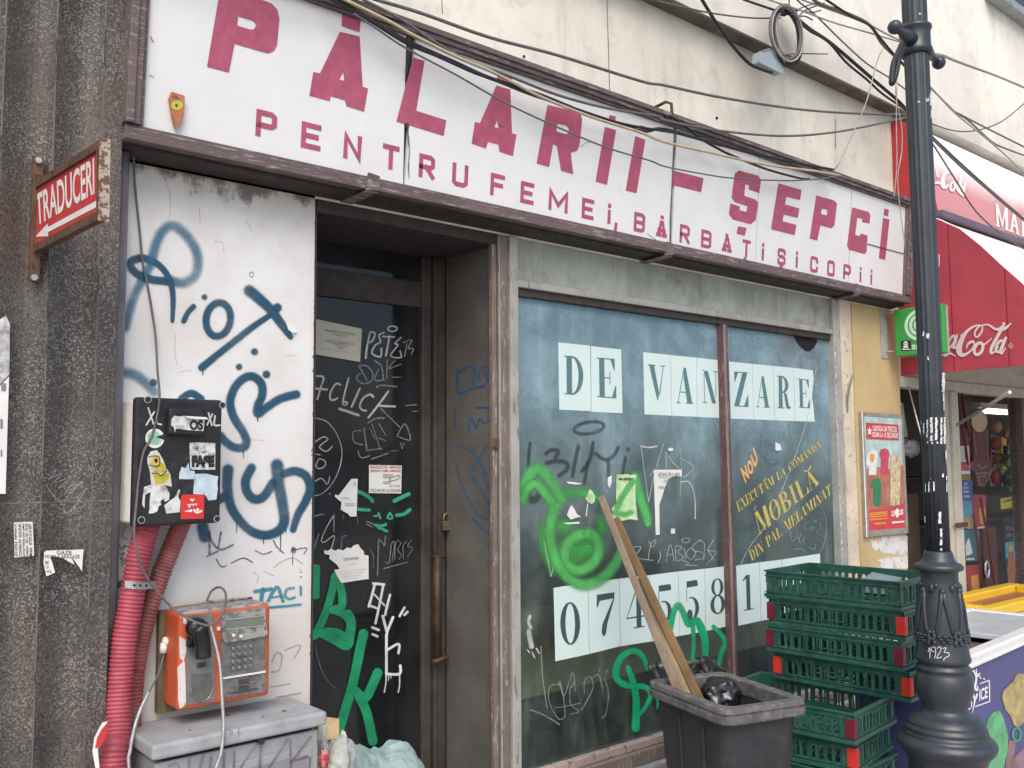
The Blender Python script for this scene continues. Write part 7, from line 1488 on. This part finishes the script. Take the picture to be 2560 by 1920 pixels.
# ================================================================== FREEZERS
FO = Vector((4.27, -1.134, 0)); fe = Vector((.9968,.0802,0)); fd = Vector((-.0802,.9968,0)); FH = .90
def fbox(b, a0, a1, d0, d1, q0, q1): 
    c = lambda a, d, z: FO+fe*a+fd*d+Vector((0,0,z))
    return b.hexa([c(a0,d0,q0),c(a1,d0,q0),c(a1,d1,q0),c(a0,d1,q0)], [c(a0,d0,q1),c(a1,d0,q1),c(a1,d1,q1),c(a0,d1,q1)])
fz = empty('ice_cream_freezer', tuple(FO+fe*.7+fd*.25), 'low violet blue chest freezer with white rim behind the lamp post', 'freezer')
b = MB(); fbox(b, 0,1.5,0,.50,.06,FH-.062); bd = b.build('body', M['frz_blue'], fz, bevel=.01)
b = MB()
for a0, a1, d0, d1 in ((-.012,1.512,-.014,.05),(-.012,1.512,.45,.514),(-.012,.05,.0505,.4495),(1.45,1.512,.0505,.4495)): fbox(b, a0,a1,d0,d1,FH-.06,FH)
b.build('rim', M['frz_white'], fz, bevel=.006)
b = MB()
for d0, d1, z0, z1_ in ((-.0165,-.0142,FH-.022,FH-.008),(-.0165,-.0142,FH-.055,FH-.045)): fbox(b, -.01,1.51,d0,d1,z0,z1_)
b.build('rim_bead', M['whitepaint'], fz)
b = MB(); fbox(b, .05,.74,.0505,.4495,FH-.061,FH-.055); b.build('opening', mat('dim freezer inside', (.09,.08,.09), .5, .3, 12, dirt=.5, dcol=(.3,.2,.22), dscale=12), fz)
b = MB(); fbox(b, .72,1.449,.051,.449,FH-.03,FH-.004); b.build('sliding_lid', mat('frosted lid', (.52,.56,.58), .25, .06, 4, bump=0, spec=.6), fz, bevel=.004)
FFP = Plane(FO-fd*.0008, -fd)
b = MB()
for pts, w in (([(432,1112),(470,1098)],9),([(520,1078),(640,1035),(652,1020),(648,845),(640,835),(565,862)],9),([(505,735),(525,800),(560,765)],10),([(528,725),(525,830),(515,900),(535,925),(540,885)],[8,16,18,14,8]),([(490,745),(540,775),(570,815)],8),([(498,960),(515,1010),(535,962)],14),([(515,1000),(505,1060),(490,1140)],[16,10,4]),([(452,1010),(455,1060)],14),([(595,815),(605,820)],10),([(478,990),(482,1085)],8)): stroke(b, pts, w, FFP, w5, lift=.001)
text_px(b, 'ICE', [(556,1030),(635,995),(635,885),(556,915)], FFP, .0015, w5, .03); b.build('white_emblem', M['whitepaint'], bd)
b = MB(); b.poly([(612,1290),(640,1190),(690,1130),(740,1118),(770,1150),(800,1240),(825,1350),(825,1480),(800,1600),(760,1800),(600,1800),(612,1640),(640,1530),(690,1440),(680,1400)], FFP, .0012, w5); b.build('green_leaf_print', mat('leaf green print', (.13,.42,.2), .5, .2, 10, dirt=.4, dcol=(.05,.16,.09), dscale=14, bump=0), bd)
b = MB(); b.poly([(870,850),(905,780),(940,765),(990,780),(1030,900),(1030,1150),(970,1230),(920,1275),(880,1250),(845,1160),(800,1110),(770,1000),(780,935),(830,880)], FFP, .002, w5); b.build('cream_tulip_print', mat('cream tulip print', (.42,.34,.14), .5, .3, 12, dirt=.35, dcol=(.22,.16,.05), dscale=12, bump=0), bd)
b = MB(); b.poly([(835,1400),(905,1400),(870,1600),(840,1800),(780,1800)], FFP, .0016, w5); b.poly([(880,1560),(1060,1400),(1100,1800),(840,1800)], FFP, .001, w5); b.build('stalk_print', mat('salmon and blue print', (.3,.16,.13), .5, .3, 8, dirt=.5, dcol=(.16,.17,.4), dscale=5, bump=0), bd)
b = MB(); stroke(b, ell(905,1340,38,60,10), 26, FFP, w5, closed=True, lift=.0022); b.build('teal_knot_print', PT['mint'], bd)
yq = atz(2478,1520,.87); yz = empty('yellow_freezer', (yq.x+.6, yq.y+.2, 0), 'pale freezer with a bright yellow rim against the shop window', 'freezer')
b = MB(); b.box((yq.x,yq.y,.05),(yq.x+1.3,yq.y+.42,.80)); b.build('body', M['frz_pale'], yz, bevel=.03, seg=3)
b = MB()
X, Y = yq.x-.01, yq.y-.012
for a0, a1, d0, d1 in ((0,1.32,0,.09),(0,1.32,.35,.44),(0,.10,.0905,.3495),(1.22,1.32,.0905,.3495)): b.box((X+a0,Y+d0,.802),(X+a1,Y+d1,.87))
b.build('rim', M['frz_yellow'], yz, bevel=.012, seg=3)
b = MB(); b.box((X+.1,Y+.09,.802),(X+1.22,Y+.35,.82)); b.build('tray', M['p_brown'], yz)

# ================================================================== CABLES
def cable(label, pts, r, m, y=-.3, zf=ID, group='cables along the facade', n=6, name='cable'):
    q = [zf(*p) for p in pts]; ys = y if isinstance(y, (list, tuple)) else [y]*len(q)
    s = smooth_path([(a, c, d) for (a, c), d in zip(q, ys)], n); b = MB()
    P = [at(p[0], p[1], p[2]) for p in s]
    if max(q[-1][0]-2560, -q[-1][1]) > 0:      # carry on past the picture to a fixing on the wall
        d = (P[-1]-P[-4]).normalized(); e = P[-1]+d*1.2; P += [P[-1]+d*.6+Vector((0,.1,-.02)), Vector((e.x, -.105, min(e.z, 6.0)))]
    if max(-q[0][0], -q[0][1]) > 0:
        d = (P[0]-P[3]).normalized(); e = P[0]+d*.9; P = [Vector((e.x, -.105 if e.z > 4.18 else -.18, e.z)), P[0]+d*.4]+P
    b.tube(P, r*(.62 if m == 'cable_cream' else .8), 8); o = b.build(name, M[m]); tag(o, label, 'cable', group); return o
c2, c3, c6 = (lambda l: [z2(*p) for p in l]), (lambda l: [z3(*p) for p in l]), (lambda l: [w6(*p) for p in l])
k1 = lambda l: [w1(*p) for p in l]
cable('dark cable crossing the beige wall above the sign, sagging to the lamp post', c2([(250,-30),(340,0),(600,78),(1000,220),(1400,325),(1900,480)])+c3([(0,505),(300,570),(700,635),(1000,665),(1300,678),(1450,680),(1560,700)]), .009, 'cable_grey', -.22)
cable('thick black cable along the top of the sign, lowest of the dense bundle', c2([(60,-20),(120,5),(330,140),(520,245),(800,370),(1000,460),(1300,560),(1600,680),(1900,775)])+c3([(0,765),(300,850),(600,925),(850,978),(1000,1005)]), .010, 'cable_black', -.235)
cable('thick cream cable across the sign letters, ending on the upper frame', c2([(110,-25),(150,0),(400,122),(560,212),(800,332),(1050,440),(1300,570),(1600,690),(1900,785)])+c3([(0,840),(300,910),(600,975),(900,1015),(1045,1042)]), .011, 'cable_cream', -.25)
cable('second black cable just under the cream one at the top of the sign', c2([(20,-30),(90,10),(300,125),(510,255),(700,335),(900,425),(1050,480),(1250,560),(1500,640),(1800,735),(2133,790)])+c3([(80,790),(300,850)]), .008, 'cable_black', -.24)
cable('grey cable from the top left that joins the upper sign frame', c2([(220,-25),(280,10),(480,115),(700,262),(900,370),(1100,442),(1400,560),(1700,640),(2000,690)])+c3([(0,712),(300,770),(680,805),(1000,785),(1300,727),(1450,692)]), .008, 'cable_grey', -.23)
cable('thin cable drooping across the middle of the large letters', c2([(200,82),(330,165),(500,280),(800,440),(1100,610),(1400,750),(1700,875),(1950,950)])+c3([(0,985),(200,1025),(400,1055),(700,1070),(900,1062),(1040,1042)]), .005, 'cable_grey', -.26)
cable('dark cable from the rusty hook down along the sign top', c3([(5,690),(60,700),(200,810),(300,870),(400,920),(600,1000),(800,1055),(860,1060)]), .008, 'cable_black', -.215)
cable('black cable dropping to the grey junction box', c3([(200,-40),(232,10),(300,120),(400,262),(500,372),(580,412),(640,430)]), .011, 'cable_black', -.20)
cable('thin grey cable running to the left of the coil', c3([(-40,5),(0,15),(250,72),(500,105),(690,106)]), .006, 'cable_grey', -.20)
cable('black cable entering the coil from the top', c3([(440,-20),(480,0),(640,55),(740,85)]), .008, 'cable_black', -.21)
cable('thick black cable bundle from the coil to the lamp post', c3([(745,75),(790,110),(860,170),(970,242),(1100,350),(1250,480),(1390,600),(1460,680)]), .013, 'cable_black', -.21)
cable('second black cable from the coil, lower than the thick bundle', c3([(760,95),(860,180),(970,245),(1080,370),(1200,470),(1300,560),(1440,655),(1500,700)]), .009, 'cable_black', -.225)
cable('pale cable across the wall right of the coil, ending at the lamp clamp', c3([(560,-25),(640,5),(800,58),(1000,132),(1200,190),(1375,242),(1450,260)]), .006, 'cable_light', -.25)
cable('thin dark cable slanting steeply through the wall above the soffit', c3([(770,-30),(800,10),(900,92),(1050,240),(1200,375),(1350,470),(1450,545)]), .006, 'cable_grey', -.24)
cable('beige cable bundle from the picture top to behind the lamp post', c3([(860,-30),(920,20),(1100,85),(1220,150),(1290,255),(1370,335),(1450,410)]), .012, 'cable_grey', -.27)
cable('black cable above the beige bundle near the lamp post', c6([(610,-30),(660,5),(850,130),(990,200),(1080,305),(1180,425),(1290,545)]), .009, 'cable_black', -.28)
cable('pale cable joining the beige bundle from the left', c6([(430,-15),(480,5),(640,62),(860,142),(1000,200),(1130,270),(1260,330)]), .007, 'cable_light', -.26)
cable('thin wire twisted round itself, from the beige bundle down to the sign', c3([(1300,285),(1275,330),(1250,410),(1200,600),(1120,790),(1050,940),(1030,980),(1005,1008)]), .005, 'cable_light', [-.27,-.26,-.26,-.25,-.25,-.24,-.23,-.20])
cable('light vertical wire left of the lamp post, reaching the sign corner', c3([(1382,480),(1376,700),(1380,950),(1372,1080),(1362,1165)]), .004, 'cable_light', -.32)
cable('light wire bowed to the right beside the lamp post', c3([(1372,500),(1378,600),(1408,750),(1408,900),(1385,1050),(1400,1250),(1430,1470)]), .004, 'cable_light', -.31)
cable('stray dark wire ends sticking out right of the coil', c3([(790,110),(840,60),(950,18)]), .006, 'cable_grey', -.22)
cable('short stray wire below the coil', c3([(700,330),(780,318),(968,320)]), .005, 'cable_grey', -.22)
cable('pair of pale cables right of the lamp post, crossing the wall joint', k1([(600,20),(675,88),(880,310),(1110,500),(1350,700),(1600,935)]), .007, 'cable_light', -.3)
cable('dark cable right of the lamp post beside the pale pair', k1([(600,40),(690,110),(880,300),(930,330),(1200,470),(1640,690)]), .008, 'cable_grey', -.2)
cable('dark cable sagging along the wall joint right of the lamp post', k1([(900,330),(1020,392),(1250,600),(1380,670),(1640,765)]), .008, 'cable_grey', -.18)
cable('dark cable over the awning, upper of two', k1([(640,530),(692,578),(950,820),(1200,1045),(1400,1220),(1640,1420)]), .008, 'cable_grey', -.6)
cable('dark cable over the awning, just under its twin', k1([(640,545),(692,600),(950,850),(1180,1050),(1400,1240),(1640,1440)]), .007, 'cable_grey', -.61)
cable('thin cable sagging lowest across the awning', k1([(640,570),(695,655),(900,980),(1100,1290),(1350,1520),(1600,1680)]), .006, 'cable_grey', -.62)
cable('thin looped cable hanging in a wide curve on the wall right of the post', k1([(600,390),(690,440),(900,503),(1100,500),(1300,440),(1450,345),(1640,180)]), .006, 'cable_grey', -.3)
cable('pale cables from the right ladder rest of the lamp post to the picture edge', c6([(1505,430),(1570,440),(1700,492),(2000,602),(2260,712)]), .009, 'cable_light', [-1.30,-1.2,-.9,-.7,-.5])
cable('thick black cable loop hanging from the lamp post clamp', c6([(1245,350),(1215,420),(1182,500),(1170,580),(1166,660),(1190,620),(1210,540),(1222,470),(1250,390)]), .013, 'cable_black', -1.40, n=8)
# coil of cables and junction box
cl_ = empty('cable_coil', tuple(at(*z3(725,390),-.2)), 'hanging coil of black and white cables on the wall above the sign', 'cable coil')
rp = random.Random(3)
for i in range(11):
    a = rp.uniform(62,92); c_ = rp.uniform(150,185); cx_ = 728+rp.uniform(-14,14); cy2 = 205+rp.uniform(-14,14); yy = -.17-.006*i
    b = MB(); p = [at(*z3(cx_+a*math.cos(t)+18*math.sin(t), cy2+c_*math.sin(t)), yy) for t in [2*math.pi*k/28 for k in range(29)]]; b.tube(p, .006 if i % 3 else .008, 8, caps=False); b.build('cable_turn', M[('cable_black','cable_grey','cable_light','cable_black')[i % 4]], cl_)
b = MB(); q = at(*z3(700,65),-.19); b.ball(q, .035, 8, (1.4,.7,.8)); b.build('tie', M['cable_black'], cl_)
for i, pts in enumerate(([(745,80),(830,40),(920,15)],[(755,95),(800,60),(870,75),(930,60)],[(770,110),(830,95),(880,120)],[(780,125),(850,150)],[(740,70),(742,-10)])):
    b = MB(); b.tube([at(*z3(*p), -.21) for p in smooth_path(pts, 5)], .004, 6); b.build('loose_end', M['cable_black'], cl_)
JB = wallp(-.16)
o = MB().poly([(530,322),(575,302),(640,302),(662,318),(680,372),(668,448),(650,448),(525,385)], JB, .045, z3, thick=.05).build('junction_box', M['boxblue'], bevel=.006); tag(o, 'small grey plastic junction box hanging on the wall under the coil', 'junction box')
b = MB(); b.poly([(530,322),(575,302),(640,302),(662,318),(640,335),(600,312),(560,325)], JB, .0465, z3); b.build('grey_lid_patch', M['inkgrey'], o)  # flat grey patch along the top edge of the box
# thin cable from the sign corner over the meter box to the phone
def tcable(label, pts, r, m, ys): 
    s = smooth_path([(p[0], p[1], d) for p, d in zip(pts, ys)], 7); b = MB(); b.tube([at(*p) for p in s], r, 8); o = b.build('cable', M[m]); tag(o, label, 'cable'); return o
pts = [z1(790,900), z1(800,1100), z1(830,1400), z4(845,130), z4(880,300), z4(920,560), z4(932,760), z4(945,910), z4(935,1020), z4(900,1160), z4(850,1260), z4(822,1420), z4(805,1600), z8(795,230), z8(800,320), z8(830,450), z8(890,560), z8(1000,690), z8(1100,765), z8(1190,805), z8(1250,812), z8(1300,770), z8(1335,690), z8(1335,620), z8(1300,588), z8(1255,610), z8(1225,668)]
ys = [-.03,-.012,-.01,-.01,-.01,-.02,-.06,-.195,-.196,-.196,-.197,-.198,-.20,-.205,-.21,-.21,-.20,-.20,-.22,-.245,-.245,-.23,-.19,-.14,-.08,-.05,-.045]
tcable('thin grey cable hanging over the black box down to the pay phone handset', pts, .0038, 'cable_grey', ys)
